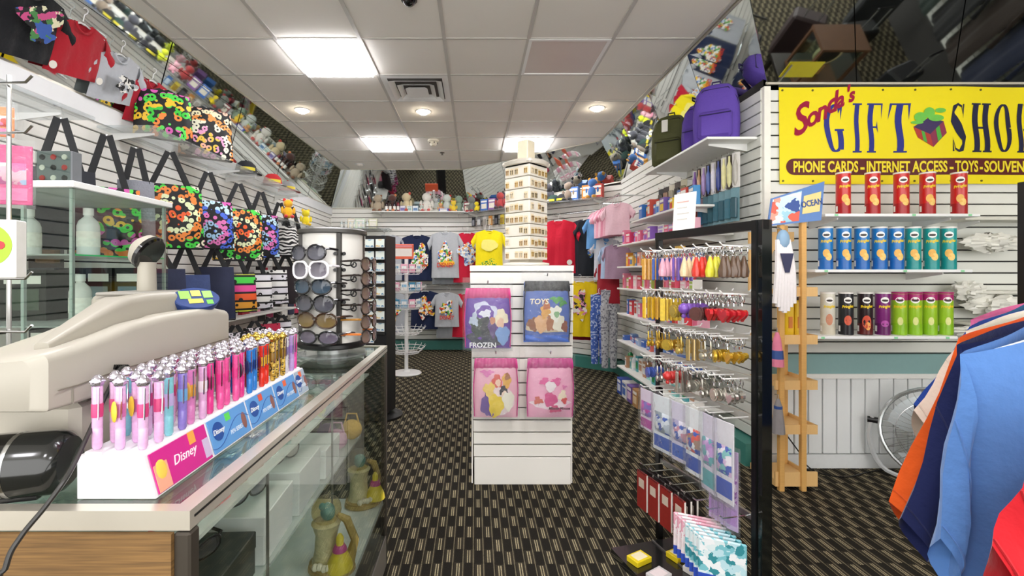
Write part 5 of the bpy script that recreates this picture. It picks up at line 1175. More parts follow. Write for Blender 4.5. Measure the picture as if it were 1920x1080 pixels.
def arc2(cx, cz, rx, rz, a0, a1, wmin, wmax, n=20):
    pts = []; ws = []
    for i in range(n + 1):
        a = math.radians(a0 + (a1 - a0) * i / n); pts.append((cx + rx * math.cos(a), cz + rz * math.sin(a))); ws.append(wmin + (wmax - wmin) * abs(math.cos(a)) ** 1.5)
    return strip(pts, ws)
tri = lambda *p: [list(p)]
GL = {'G': arc2(.5, .5, .40, .47, 50, 300, .035, .30) + rect(.62, .06, .92, .46) + rect(.5, .44, 1.0, .48, 1) + tri((.72, .98), (.86, .99), (.86, .66)),
      'I': rect(.28, 0, .72, 1) + rect(.05, 0, .95, .035, 1) + rect(.05, .965, .95, 1, 1),
      'F': rect(.08, 0, .42, 1) + rect(-.05, 0, .56, .035, 1) + rect(-.05, .965, 1, 1, 1) + tri((.9, .97), (1, .97), (1, .68)) + rect(.4, .5, .72, .535, 1) + tri((.72, .40), (.72, .64), (.62, .52)),
      'T': rect(.34, 0, .66, 1) + rect(.18, 0, .82, .035, 1) + rect(0, .965, 1, 1, 1) + tri((0, .97), (.12, .97), (0, .66)) + tri((.88, .97), (1, .97), (1, .66)),
      'S': strip([(.86, .78), (.72, .93), (.45, .975), (.2, .88), (.17, .70), (.4, .56), (.66, .43), (.82, .28), (.74, .1), (.5, .025), (.24, .07), (.1, .25)], [.02, .04, .05, .18, .30, .36, .36, .30, .18, .05, .04, .02]) + tri((.78, .98), (.88, .98), (.88, .68)) + tri((.08, .02), (.18, .02), (.08, .32)),
      'H': rect(.04, 0, .36, 1) + rect(.64, 0, .96, 1) + rect(.3, .48, .7, .52, 1) + rect(-.06, 0, .46, .035, 1) + rect(.54, 0, 1.06, .035, 1) + rect(-.06, .965, .46, 1, 1) + rect(.54, .965, 1.06, 1, 1),
      'O': arc2(.5, .5, .38, .47, 0, 360, .035, .30, 32), 'P': rect(.06, 0, .38, 1) + rect(-.04, 0, .5, .035, 1) + arc2(.45, .72, .42, .26, -90, 90, .035, .28)}
for ch, a, b_, mt_ in (('G', 1549, 1583, NAVY), ('I', 1597, 1616, NAVY), ('F', 1626, 1654, NAVY), ('T', 1667, 1706, NAVY), ('S', 1780, 1808, NAVD), ('H', 1821, 1855, NAVD), ('O', 1866, 1897, NAVD), ('P', 1908, 1936, NAVD)):
    xa, xb, za, zc = BXp(a), BXp(b_), BZp(286), BZp(194)
    flat([[(xa + (xb - xa) * (x + .07 * math.sin(z * 6.3 + .5)), za + (zc - za) * z) for x, z in P_] for P_ in GL[ch]], 'banner_letter', mt_)
PINKR = M('#cc2458', .4)
for ch, px, py, s_ in (('S', 1498, 228, .29), ('o', 1521, 220, .19), ('n', 1539, 210, .19), ('d', 1557, 196, .19), ('a', 1573, 189, .15), ('´', 1586, 180, .15), ('s', 1594, 180, .13)):
    me = text_mesh(ch if ch != '´' else "'", s_, PINKR, .0002, .35, .005)
    for v in me.vertices:
        x, z = v.co.x * .82, v.co.z; c_, q_ = math.cos(.42), math.sin(.42); X = BXp(px) + x * c_ - z * q_ * .4; Z = BZp(py) + x * q_ + z * c_; v.co = (X, bw(X, Z) - .004, Z)
    obj('script_letter', me, t)
def bp_(l): return [[(BXp(x), BZp(y)) for x, y in l]]
flat(bp_([(1712, 238), (1742, 252), (1748, 276), (1720, 258)]), 'gift_icon_side', M('#b2342a', .4)); flat(bp_([(1742, 252), (1766, 228), (1772, 250), (1748, 276)]), 'gift_icon_side', M('#8a2a4a', .4))
flat(bp_([(1712, 238), (1738, 222), (1766, 228), (1742, 252)]), 'gift_icon_top', M('#3a2a5a', .4)); flat(bp_([(1726, 245), (1732, 248), (1737, 268), (1730, 264)]), 'gift_icon_ribbon', M('#4ca83a', .4), .003); flat(bp_([(1752, 242), (1758, 236), (1763, 258), (1756, 266)]), 'gift_icon_ribbon', M('#4ca83a', .4), .003)
flat([[(BXp(px) + rx_ * math.cos(2 * PI * i / 16 + 0), BZp(py) + rz_ * math.sin(2 * PI * i / 16)) for i in range(16)] for px, py, rx_, rz_ in ((1724, 220, .04, .032), (1740, 212, .035, .035), (1752, 222, .05, .022), (1760, 208, .035, .016), (1718, 230, .04, .012))], 'gift_icon_bow', M('#6cc24a', .4, var=.2), .0045)
# ================================================================ clothes rail in the right foreground
t = thing('clothes_rail', 'chrome clothes rail carrying the large t-shirts at the right', 'rack', (0, 0, 0))
RXY = lambda y: 1.275 + (y - .95) * 1.15
m = MB(); m.tube([(RXY(.78), .78, 1.268), (RXY(2.0), 2.0, 1.268)], .012, 8); m.build('rail', CHROME, t)
for y in (.79, 1.99): x = RXY(y); m = MB(); m.tube([(x, y, 0), (x, y, 1.268)], .012, 8); m.build('upright', CHROME, t); m = MB(); m.tube([(x - .22, y + .19, .014), (x + .22, y - .19, .014)], .014, 8); m.build('foot', CHROME, t)
m = MB(); m.tube([(RXY(.79), .79, 1.135), (1.13, .70, 1.135), (1.12, .74, 1.135)], .009, 6); m.build('side_arm', CHROME, t)
def big(label, y, col, x=None, z=1.195, **k):
    k = dict(dict(w=.57, h=.76, sl=.38, th=1.40, slw=.44, thick=.075, nu=30, nv=26, nk=.26, wave=1.5, scoop=.035), **k)
    return shirt(label, (RXY(y) if x is None else x, y, z), R.uniform(-.05, .05), col, group='large shirts on the clothes rail', **k)
big('pale blue t-shirt hanging foremost on the clothes rail', .95, '#5682c2', sl=.375, th=1.43, seed=3)
big('navy t-shirt hanging behind the pale blue one', 1.055, '#1b2350', sl=.42, th=1.26, seed=5)
big('orange t-shirt hanging behind the navy one', 1.17, '#e65c1c', sl=.46, th=1.16, seed=8)
big('cream t-shirt hanging behind the orange one', 1.30, '#e9e2d2', sl=.27, th=.98, seed=11)
big('royal blue t-shirt mostly hidden behind the cream one', 1.40, '#27489e', sl=.29, th=.95, h=.6, seed=13)
big('teal blue t-shirt near the back of the clothes rail', 1.50, '#1f6a9a', sl=.2, th=1.3, h=.6, seed=15)
big('pink t-shirt at the back of the clothes rail', 1.60, '#dd6fa0', sl=.2, th=1.3, h=.6, seed=18)
big('red t-shirt on the low side arm at the right edge', .72, '#b81722', x=1.12, z=1.07, w=.52, h=.7, sl=.15, th=1.1, seed=21)
# post with a yellow sign at the picture's right edge
t = thing('sign_post', 'black sign post with a yellow card at the right picture edge', 'sign', (2.69, 2.25, 0))
m = MB(); m.b2((-.014, -.014, 0), (.02, .014, 1.74)); m.build('post', BLACK, t, smooth=0); m = MB(); m.b2((.02, -.006, 1.70), (.03, .006, 1.95)); m.build('card_clip', STEEL, t, smooth=0); m = MB(); m.lathe([(.16, 0), (.16, .015), (.02, .03)], 20); m.build('foot', BLACK, t)
m = MB(); m.rbox((.155, -.018, 1.885), (.30, .008, .17), .003); m.build('card', M('#eadf2a', .4), t, smooth=0)
# ================================================================ floor fan by the wainscot
t = thing('floor_fan', 'chrome floor fan standing on the carpet behind the shirts', 'fan', (2.80, 2.76, 0), -.75)
FZ, FR = .315, .275
Tf = Matrix.Translation((0, 0, FZ)) @ Matrix.Rotation(-.15, 4, 'X')
def circ(r, y, n=36): return [Tf @ Vector((r * math.cos(2 * PI * i / n), y, r * math.sin(2 * PI * i / n))) for i in range(n)]
m = MB(); m.tube(circ(FR, -.0), .012, 8, closed=True); m.build('rim', M('#c4c8c8', .25, .8), t)
for y, nm in ((-.075, 'front_guard'), (.075, 'rear_guard')):
    m = MB()
    for i in range(40):
        a = 2 * PI * i / 40; m.tube([Tf @ Vector((.05 * math.cos(a), y, .05 * math.sin(a))), Tf @ Vector((.20 * math.cos(a), y, .20 * math.sin(a))), Tf @ Vector((FR * math.cos(a), 0, FR * math.sin(a)))], .0016, 4)
    for r in (.05, .12, .20): m.tube(circ(r, y), .0018, 4, closed=True)
    m.build(nm, CHROME, t)
m = MB(); m.lathe([(0, 0), (.05, .002), (.052, .01)], 20, T=Tf @ Matrix.Translation((0, -.078, 0)) @ Matrix.Rotation(-PI / 2, 4, 'X')); m.build('hub_badge', STEEL, t)
for k in range(3):
    a0 = k * 2 * PI / 3
    m = MB(); m.grid(lambda u, v: Tf @ Vector(((.05 + .19 * u) * math.cos(a0 + 1.3 * v - .4 * u), .03 * (v - .5), (.05 + .19 * u) * math.sin(a0 + 1.3 * v - .4 * u))), 6, 6); m.build('blade', M('#c9d0d2', .3, .6), t)
m = MB(); m.cyl(Tf @ Vector((0, .02, 0)), Tf @ Vector((0, .16, 0)), .06, .05, 16); m.build('motor', M('#d7d9d6', .4), t)
m = MB(); m.tube(spl([(-.31, .02, .36), (-.325, .02, .2), (-.24, .02, .03), (0, .02, .018), (.24, .02, .03), (.325, .02, .2), (.31, .02, .36)], 5), .014, 6); m.build('stand', M('#d9dcdc', .35, .3), t)
for s_ in (-1, 1): m = MB(); m.cyl((s_ * .27, .02, .34), (s_ * .335, .02, .34), .02, n=12); m.build('tilt_knob', BLACK, t); m = MB(); m.tube([(s_ * .14, -.16, .014), (s_ * .14, .2, .014)], .014, 6); m.build('foot_bar', M('#d9dcdc', .35, .3), t)
t = thing('fan_cord', 'black power cord running along the floor to the fan', 'cable')
m = MB(); m.tube(spl([(1.98, 2.98, .30), U(1500, 850, 2.97), (2.15, 2.98, .05), (2.22, 2.95, .006), (2.35, 2.9, .006), (2.55, 2.97, .006), (2.7, 2.96, .03)], 6), .004, 6); m.build('cord', BLACK, t); m = MB(); m.rbox((1.98, 2.99, .31), (.03, .03, .04), .005); m.build('plug', BLACK, t)
# ================================================================ goods for the walls
def carton(label, p, rz, d, col, acc, group=None, name='carton', cat='box'):
    e = thing(name, label, cat, p, rz, group)
    m = MB(); m.rbox((0, 0, d[2] / 2), d, .002); m.build('box', M(col, .4, var=.06, scale=14), e, smooth=0)
    m = MB(); m.b2((-d[0] * .36, -d[1] / 2 - .0012, d[2] * .2), (d[0] * .36, -d[1] / 2 - .0002, d[2] * .62)); m.build('print_panel', M(acc, .4, var=.2, scale=40), e, smooth=0)
    m = MB(); m.b2((-d[0] * .40, -d[1] / 2 - .0012, d[2] * .72), (d[0] * .40, -d[1] / 2 - .0002, d[2] * .88)); m.build('title_strip', M('#f2efe8' if col not in ('#e9e6e0', '#dfe4e6') else acc, .4), e, smooth=0)
    return e
def bottle(label, p, col, cap, h=.18, r=.03, group=None):
    e = thing('bottle', label, 'bottle', p, 0, group)
    m = MB(); m.lathe([(r * .92, 0), (r, .005), (r, h * .62), (r * .85, h * .72), (r * .4, h * .82), (r * .38, h * .86)], 14); m.build('body', M(col, .25, var=.1, coat=.3), e)
    m = MB(); m.lathe([(r * .46, h * .85), (r * .46, h), (0, h + .001)], 12); m.build('cap', M(cap, .35), e)
    m = MB(); m.lathe([(r + .0006, h * .18), (r + .0006, h * .5)], 14); m.build('label', M('#efece4', .5, var=.2, scale=60), e)
def plush(label, p, rz, col, col2, s_=.12, group=None, lean=0):
    e = thing('plush_toy', label, 'plush toy', p, rz, group); c = M(col, .95, var=.12, scale=60, bump=.5, sheen=.4); c2 = M(col2, .95, var=.12, scale=60, bump=.5, sheen=.4)
    m = MB(); m.ball((0, 0, s_ * .8), (s_ * .62, s_ * .55, s_ * .8), 12, 9); m.build('body', c, e)
    m = MB(); m.ball((0, -s_ * .05, s_ * 1.95), (s_ * .6, s_ * .55, s_ * .55), 12, 9); hd = m.build('head', c, e)
    for q in (-1, 1):
        m = MB(); m.ball((q * s_ * .45, 0, s_ * 2.4), (s_ * .2, s_ * .1, s_ * .25), 8, 6); m.build('ear', c2, hd)
        m = MB(); m.ball((q * s_ * .75, -s_ * .1, s_ * 1.05), (s_ * .2, s_ * .2, s_ * .48), 8, 6); m.build('arm', c, e)
        m = MB(); m.ball((q * s_ * .42, -s_ * .5, s_ * .22), (s_ * .26, s_ * .45, s_ * .24), 8, 6); m.build('leg', c2, e)
    return e
STRAP = M('#17181b', .7, var=.1)
def tote(label, p, rz, w, h, mat_, strap=.22, group=None, deep=.10, strapcol=None):
    """p = where the straps hang; bag below"""
    e = thing('tote_bag', label, 'bag', p, rz, group)
    def f(front):
        sg = -1 if front else 1
        return lambda u, v: Vector(((u - .5) * w * (1 - .10 * (1 - v)) if front else (.5 - u) * w * (1 - .10 * (1 - v)), sg * deep / 2 * (.35 + .65 * math.sin(PI * min(1, .12 + v * .8))) * (1 - (2 * u - 1) ** 4) ** .5 + .006 * math.sin(u * 9 + v * 5), -strap - h * v))
    m = MB(); m.grid(f(True), 12, 10); m.grid(f(False), 12, 10); m.build('body', mat_, e, smooth=60)
    m = MB(); m.rbox((0, 0, -strap - h), (w * .98, deep * .55, .014), .006); m.build('bottom', STRAP, e)
    for sg in (-1, 1):
        m = MB(); y = sg * deep * .18
        for q in (-1, 1):
            a = Vector((q * .012, y * .3, 0)); b_ = Vector((q * w * .27, y * 1.2, -strap - .02)); n_ = Vector((1, 0, .45 * q)).normalized() * .016
            m._add([a - n_, a + n_, b_ + n_, b_ - n_] + [x + Vector((0, .004, 0)) for x in (a - n_, a + n_, b_ + n_, b_ - n_)], [(0, 1, 2, 3), (7, 6, 5, 4), (0, 4, 5, 1), (1, 5, 6, 2), (2, 6, 7, 3), (3, 7, 4, 0)])
        m.build('strap', strapcol or STRAP, e, smooth=0)
    m = MB(); m.tube([(0, .0, .002), (0, .16, .004)], .004, 5); m.build('hook', CHROME, e)
    return e
def backpack(label, p, rz, col, dark, s_=1.0, group=None):
    e = thing('backpack', label, 'backpack', p, rz, group); c = M(col, .75, var=.08, scale=50, bump=.25); dk = M(dark, .7)
    secs = []
    for z, w_, d_ in ((0, .13, .07), (.02, .15, .085), (.15, .155, .09), (.28, .15, .08), (.37, .13, .065), (.42, .09, .045), (.435, .04, .02)):
        secs.append([Vector((w_ * s_ * math.copysign(abs(math.cos(a)) ** .55, math.cos(a)), d_ * s_ * math.copysign(abs(math.sin(a)) ** .55, math.sin(a)), z * s_)) for a in [2 * PI * i / 20 for i in range(20)]])
    loft(secs).build('body', c, e, smooth=60)
    m = MB(); m.rbox((0, -.095 * s_, .12 * s_), (.22 * s_, .06 * s_, .2 * s_), .025 * s_); pk_ = m.build('pocket', c, e, smooth=60)
    m = MB(); m.tube([(-.1 * s_, -.128 * s_, .19 * s_), (.1 * s_, -.128 * s_, .19 * s_)], .004, 5); m.build('zip', dk, pk_)
    m = MB(); m.tube([(-.145 * s_, -.03 * s_, .1 * s_), (-.14 * s_, -.05 * s_, .3 * s_), (-.08 * s_, -.055 * s_, .39 * s_), (.08 * s_, -.055 * s_, .39 * s_), (.14 * s_, -.05 * s_, .3 * s_), (.145 * s_, -.03 * s_, .1 * s_)], .004, 5); m.build('zip', dk, e)
    m = MB(); m.tube([(-.03 * s_, .02, .425 * s_), (-.025 * s_, .02, .465 * s_), (.025 * s_, .02, .465 * s_), (.03 * s_, .02, .425 * s_)], .007, 6); m.build('grab_loop', dk, e)
    for q in (-1, 1): m = MB(); m.tube([(q * .06 * s_, .07 * s_, .40 * s_), (q * .09 * s_, .12 * s_, .25 * s_), (q * .1 * s_, .08 * s_, .04 * s_)], .014, 6); m.build('shoulder_strap', dk, e)
    return e
def cap(label, p, rz, col, acc, group=None):
    e = thing('baseball_cap', label, 'cap', p, rz, group)
    m = MB(); m.lathe([(.095, 0), (.097, .03), (.085, .08), (.05, .115), (0, .125)], 18); cr_ = m.build('crown', M(col, .8, bump=.2), e)
    m = MB(); m.grid(lambda u, v: Vector(((.094 + .075 * v * math.sin(PI * u) ** .5) * math.cos(PI + PI * u), (.094 + .085 * v) * math.sin(PI + PI * u), .004 - .018 * v * v)), 14, 4); m.build('peak', M(acc, .8), e)
    m = MB(); m.ball((0, 0, .126), (.01, .01, .006), 8, 5); m.build('button', M(acc, .8), cr_)
    cpatch(None, -.7, .7, .02, .05, .0985, 10, 2).build('front_band', M('#d8c83a', .7), cr_)
# ================================================================ right wall
RS = ((1.80, .0), (1.59, 1), (1.36, 2), (1.13, 3), (.86, 4), (.57, 5), (.29, 6))
SN = ('uppermost', 'second', 'third', 'fourth', 'fifth', 'sixth', 'lowest')
pal = {0: ['#2f6fc0', '#e9c23a', '#5f7fb8', '#c94a3a', '#3f8fc9', '#d9d4c8', '#7a5fa8'], 1: ['#e98aa8', '#d8406a', '#8a5fb8', '#f0b8c8', '#e9e6e0', '#e06a8a', '#b09ad0'], 2: ['#e8a03a', '#d96a3a', '#e9c25a', '#c94a6a', '#5a7fb0', '#e9b0a0'], 3: ['#e07f9a', '#a8c25a', '#d9506a', '#f0c0cc', '#c93a4a', '#e9e6e0'],
       4: ['#e9e6e0', '#3f6fb8', '#d8404a', '#f0b0c4', '#dfe4e6', '#e27a9a', '#b8402f'], 5: ['#4a6fb8', '#7f9fd0', '#2f55a0', '#d96a5a', '#a8b8d0'], 6: ['#1f8a4a', '#b98a6a', '#8fd0c8', '#dfe4e6', '#4a9fa8', '#e9e6e0']}
nm_col = {'#2f6fc0': 'blue', '#e9c23a': 'yellow', '#5f7fb8': 'steel blue', '#c94a3a': 'brick red', '#3f8fc9': 'sky blue', '#d9d4c8': 'beige', '#7a5fa8': 'purple', '#e98aa8': 'pink', '#d8406a': 'crimson', '#8a5fb8': 'violet', '#f0b8c8': 'pale pink', '#e9e6e0': 'white', '#e06a8a': 'rose', '#b09ad0': 'lilac', '#e8a03a': 'orange', '#d96a3a': 'rust', '#e9c25a': 'mustard', '#c94a6a': 'raspberry', '#5a7fb0': 'denim blue', '#e9b0a0': 'peach', '#e07f9a': 'pink', '#a8c25a': 'lime', '#d9506a': 'coral red', '#f0c0cc': 'blush', '#c93a4a': 'red',
          '#3f6fb8': 'blue', '#d8404a': 'scarlet', '#f0b0c4': 'light pink', '#dfe4e6': 'ice white', '#e27a9a': 'candy pink', '#b8402f': 'brick', '#4a6fb8': 'blue', '#7f9fd0': 'light blue', '#2f55a0': 'dark blue', '#d96a5a': 'salmon', '#a8b8d0': 'grey blue', '#1f8a4a': 'green', '#b98a6a': 'tan', '#8fd0c8': 'mint', '#4a9fa8': 'teal'}
for z, k in RS:
    k = int(k); s0, s1 = (1.0, 2.62) if k else (1.45, 2.62)
    wall_shelf(SN[k] + ' white shelf on the right wall behind the key chain rack', WR, s0, s1, z, .36, WHITE, 'right wall shelves')
    s_ = s0 + .03; i = 0
    while s_ < s1 - .08:
        w_ = R.uniform(.06, .12); c = pal[k][i % len(pal[k])]; h_ = R.uniform(.10, .16) if k != 5 else R.uniform(.05, .09); d_ = R.uniform(.05, .09)
        p = WR.at(s_ + w_ / 2, R.uniform(.24, .30), z); lab_ = f'{nm_col[c]} packed item, {ORD[min(i, 19)]} from the far end on the {SN[k]} right-wall shelf'
        if k in (6, 4) and i % 3 == 0: bottle(lab_.replace('packed item', 'bottle'), p, c, '#f0efe9', h_ + .05, .032, 'goods on the right wall shelves')
        elif k == 1 and i % 4 == 2: plush(lab_.replace('packed item', 'soft toy'), p, WR.ang, c, '#f2e2e6', .05, 'goods on the right wall shelves')
        else: carton(lab_, p, WR.ang + R.uniform(-.1, .1), (w_ - .012, d_, h_), c, pal[k][(i + 2) % len(pal[k])], 'goods on the right wall shelves')
        s_ += w_; i += 1
wall_shelf('high white shelf carrying the backpacks on the right wall', WR, 1.75, 2.90, 2.215, .34, M('#eef0ea', .4), 'right wall shelves')
backpack('purple backpack standing on the high right shelf', (1.735, 3.30, 2.216), -.55, '#5a3fa0', '#2a1f50', .98, 'backpacks on the high shelf'); backpack('olive green backpack with a white tag on the high right shelf', (1.70, 3.98, 2.216), -.65, '#4a4c24', '#1f2010', 1.0, 'backpacks on the high shelf')
backpack('second purple backpack behind the first, against the wall end', (1.79, 3.62, 2.216), -.9, '#54399a', '#2a1f50', .95, 'backpacks on the high shelf')
e = bpy.data.objects['backpack.001']; m = MB(); m.b2((-.05, -.100, .28), (.0, -.096, .38)); m.build('white_tag', M('#e9e6dc', .5), e, smooth=0)
def hang_card(label, p, rz, w, h, card, body, group, kind=0):
    e = thing('blister_pack', label, 'packet', p, rz, group)
    m = MB(); m.rbox((0, 0, -h / 2), (w, .003, h), .001); m.build('card', M(card, .45, var=.08), e, smooth=0)
    m = MB()
    if kind == 0: m.lathe([(.004, -h * .95), (w * .28, -h * .8), (w * .3, -h * .35), (w * .12, -h * .2), (w * .12, -h * .05)], 10, (0, -.012, 0))
    else: m.rbox((0, -.014, -h * .6), (w * .7, .022, h * .62), .006)
    m.build('contents', M(body, .3, var=.2, coat=.3), e)
    m = MB(); m.tube([(0, .10, .004), (0, -.03, .002), (0, -.036, .012)], .0025, 5); m.build('hook', CHROME, e)
for i in range(9):
    c = ('#8a5fb0', '#c9a27a', '#b79ad0', '#5a6fb0', '#e0dce6', '#2f3f8a', '#e6e0a0', '#d8d49a', '#a8a49a')[i]; cn = ('purple', 'tan', 'lilac', 'slate blue', 'white', 'navy', 'pale yellow', 'straw', 'grey')[i]
    hang_card(cn + ' brush pack on the upper hooks under the backpack shelf', WR.at(2.28 + i * .072, .14, 2.12), WR.ang + .5, .055, .24, '#3a302c' if i % 2 else '#d9d6d0', c, 'brush packs under the backpack shelf')
for i in range(9):
    c = ('#d8407a', '#d96a5a', '#4a8fb8', '#3f6f80', '#35626f', '#3a6a7a', '#2f5a68', '#3f7080', '#2a525e')[i]; cn = ('magenta', 'coral', 'sky blue', 'dark teal', 'dark teal', 'dark teal', 'dark teal', 'dark teal', 'dark teal')[i]
    hang_card((cn + ' pack, first column of the lower hooks near the notice card') if i < 3 else f'dark teal blister pack, {ORD[i-3]} of six on the lower hooks near the wall end', WR.at(2.22 + i * .078, .14, 1.88), WR.ang + .5, .062, .23, '#6a8f98' if i > 2 else '#e6c8d0', c, 'teal packs near the wall end' if i > 2 else 'lower hook packs', 1)
for i in range(5): hang_card('dark slim pack, ' + ORD[i] + ' on the hooks at the middle of the right wall', WR.at(1.55 + i * .12, .12, 2.10), WR.ang + .4, .07, .18, ('#1f1d1c', '#3a2c24', '#d9d4c0', '#5a5048', '#c8c2a8')[i], ('#4a4038', '#a8826a', '#b0a890', '#2a2422', '#8a7f60')[i], 'mid wall packs', 1)
# blister packs low, seen behind the rack
for i in range(4): carton(('blue', 'white', 'violet', 'brown')[i] + ' box standing on the floor under the lowest right shelf', WR.at(1.1 + i * .16, .33, 0), WR.ang, (.13, .12, .17), ('#2f4fa8', '#e9e6e0', '#7a5fa8', '#b98a5a')[i], ('#d9dce8', '#4a6fb8', '#e9c8e0', '#e9d0a8')[i], 'boxes on the floor by the right wall')
# pink children's clothes on a rail at the far end of the right wall
t = thing('wall_rail', 'chrome rail of pink baby clothes at the far end of the right wall', 'rack', (0, 0, 0))
a, b_ = WR.at(.12, .34, 2.16), WR.at(.95, .34, 2.16); m = MB(); m.tube([a, b_], .01, 6); m.build('rail', CHROME, t)
for s_ in (.2, .85): m = MB(); m.tube([WR.at(s_, .0, 2.16), WR.at(s_, .34, 2.16)], .008, 6); m.build('bracket', CHROME, t)
for i in range(8):
    c = ('#f0b3c2', '#ee9fb4', '#f4c4d0', '#f0a8bc', '#f5cbd6', '#e993ac', '#f2b6c6', '#f0c8d4')[i]
    shirt(('pale', 'rose', 'blush', 'candy', 'powder', 'deep', 'soft', 'light')[i] + ' pink baby top, ' + ORD[i] + ' on the right wall rail', WR.at(.18 + i * .10, .34, 2.075), WR.ang + .75, c, .30, .36, 'pink baby tops', th=.9, thick=.03, nu=10, nv=8, seed=i * 1.7)
for i in range(4):
    shirt(('grey tank top with red trim', 'dark red long-sleeved top', 'white and blue baby top', 'mauve baby top')[i] + ' hanging low at the far right wall', WR.at(.22 + i * .17, .30, (1.02, 1.42, 1.62, 1.62)[i]), WR.ang + .8, ('#c9ccd2', '#9a1f2c', '#b8cdea', '#a88aa0')[i], (.34, .30, .3, .3)[i], (.52, .5, .4, .4)[i], 'low tops at the far right wall', th=1.2, thick=.03, nu=10, nv=8, collar=('#b03040', None, None, None)[i], seed=i)
for i in range(4):
    t = thing('garment_rail', ('lowest', 'third', 'second', 'rear')[i] + ' short chrome garment rail at the far right wall', 'rack'); z_ = (1.02, 1.42, 1.62, 1.62)[i] + .086; s_ = .22 + i * .17
    m = MB(); m.tube([WR.at(s_, 0, z_), WR.at(s_, .34, z_)], .006, 6); m.build('arm', CHROME, t); m = MB(); m.cyl(WR.at(s_, .012, z_), WR.at(s_, .022, z_), .016, n=10); m.build('wall_plate', CHROME, t)
# ================================================================ diagonal wall clothes
def hung(label, W, s_, d, z, col, w=.42, h=.68, turn=0, **k): return shirt(label, W.at(s_, d, z), W.ang + turn, col, w, h, k.pop('group', None), **k)
for (sa, sb, z) in ((1.75, 2.62, 2.075), (1.75, 2.62, 1.275)):
    t = thing('wall_rail', ('upper' if z > 2 else 'lower') + ' chrome rail of shirts on the angled back wall', 'rack'); m = MB(); m.tube([WD.at(sa, .36, z), WD.at(sb, .36, z)], .01, 6); m.build('rail', CHROME, t)
    for s_ in (sa + .1, sb - .1): m = MB(); m.tube([WD.at(s_, .0, z), WD.at(s_, .36, z)], .008, 6); m.build('bracket', CHROME, t)
hung('bright red t-shirt hanging foremost on the angled wall', WD, 2.07, .52, 1.985, '#d8223c', .44, .70, .25, seed=2); e = bpy.data.objects['t_shirt.%03d' % (len([o for o in bpy.data.objects if o.name.startswith('t_shirt')]) - 1)]
m = MB(); m.cyl((.16, -.05, -.56), (.16, -.053, -.56), .035, n=16); m.build('price_disc', M('#f0ece2', .5), e)
hung('charcoal t-shirt right of the red one on the angled wall', WD, 2.40, .36, 1.985, '#3a3d48', .44, .74, .45, seed=4)
hung('black t-shirt with a flowery print on the angled wall', WD, 2.50, .36, 1.985, '#22262c', .40, .72, .5, seed=6, prnt=[toon(.0, -.30, .09, .22, 'flower_print', ['#22262c', '#e8e4da', '#e08aa0', '#2a2e34', '#4a8a6a', '#22262c', '#d9d060', '#3a6fb0'], 20)])
hung('sky blue child top on the angled wall', WD, 2.60, .42, 1.99, '#6fa8e0', .32, .40, .6, seed=7); hung('white child dress beside the sky blue top', WD, 2.68, .40, 1.72, '#d9dde6', .30, .52, .6, seed=9)
hung('bright yellow t-shirt with a pink and black print on the lower angled rail', WD, 2.38, .52, 1.185, '#f2d21c', .44, .70, .35, seed=10, prnt=[toon(.0, -.30, .10, .17, 'bow_shirt_print', ['#f2d21c', '#2a2024', '#f2ece2', '#e080a8', '#f2d21c', '#2a2024', '#e9a0b8'], 16)])
hung('dark red t-shirt behind the yellow one', WD, 2.42, .40, 1.15, '#8a1626', .44, .72, .4, seed=12); hung('mustard t-shirt at the end of the lower angled rail', WD, 2.55, .36, 1.19, '#d9b43a', .40, .3, .5, seed=14)
def trousers(label, p, rz, mat_, L_=.85, w=.20):
    e = thing('pyjama_trousers', label, 'trousers', p, rz, 'pyjama trousers on the angled wall')
    m = MB(); m.lathe([(w / 2, 0), (w / 2 * .98, -.12), (w / 2 * .95, -.24)], 14, sy=.45); m.build('waist', mat_, e)
    for q in (-1, 1): m = MB(); m.lathe([(w * .27, -.20), (w * .25, -.5), (w * .2, -L_)], 12, (q * w * .25, 0, 0), sy=.7); m.build('leg', mat_, e)
    m = MB(); m.tube([(-w * .45, 0, -.01), (0, 0, .02), (w * .45, 0, -.01)], .005, 5); m.tube([(0, 0, .02), (0, 0, .07), (.015, 0, .085), (.03, 0, .07)], .003, 5); m.build('hanger', HANG, e)
trousers('blue patterned pyjama trousers hanging at the right of the angled wall', (1.53, 5.66, 1.02), WD.ang + .6, pattern_mat('blue_dots', 'speckle', ['#3f5fb0', '#3f5fb0', '#4a6cc0', '#b8c8e8'], 60, .8)); trousers('grey dotted pyjama trousers beside the blue pair', (1.64, 5.60, 1.08), WD.ang + .6, pattern_mat('grey_dots', 'speckle', ['#b8b8bc', '#b8b8bc', '#c4c4c8', '#7a7a84'], 60, .8), .95)
# ================================================================ back wall clothes
t = thing('wall_rail', 'upper chrome rail of shirts on the straight back wall', 'rack'); m = MB(); m.tube([(-1.75, 7.42, 2.03), (.0, 7.42, 2.03)], .01, 6); m.build('rail', CHROME, t)
for x in (-1.6, -.9, -.2): m = MB(); m.tube([(x, 7.42, 2.03), (x, 7.8, 2.03)], .008, 6); m.build('bracket', CHROME, t)
t = thing('wall_rail', 'lower chrome rail of shirts on the straight back wall', 'rack'); m = MB(); m.tube([(-1.75, 7.42, 1.09), (.0, 7.42, 1.09)], .01, 6); m.build('rail', CHROME, t)
for x in (-1.6, -.9, -.2): m = MB(); m.tube([(x, 7.42, 1.09), (x, 7.8, 1.09)], .008, 6); m.build('bracket', CHROME, t)
DT = lambda x, z, w_=.075: ('text', x, z, .8, w_, '#d8372a', 'DISNEY', .1)
def back(label, px, ytop, col, Y=7.42, w=.43, h=.74, **k): p = U(px, ytop, Y); return shirt(label, (p.x, Y, p.z), k.pop('turn', 0), col, w, h, 'shirts on the back wall', **k)
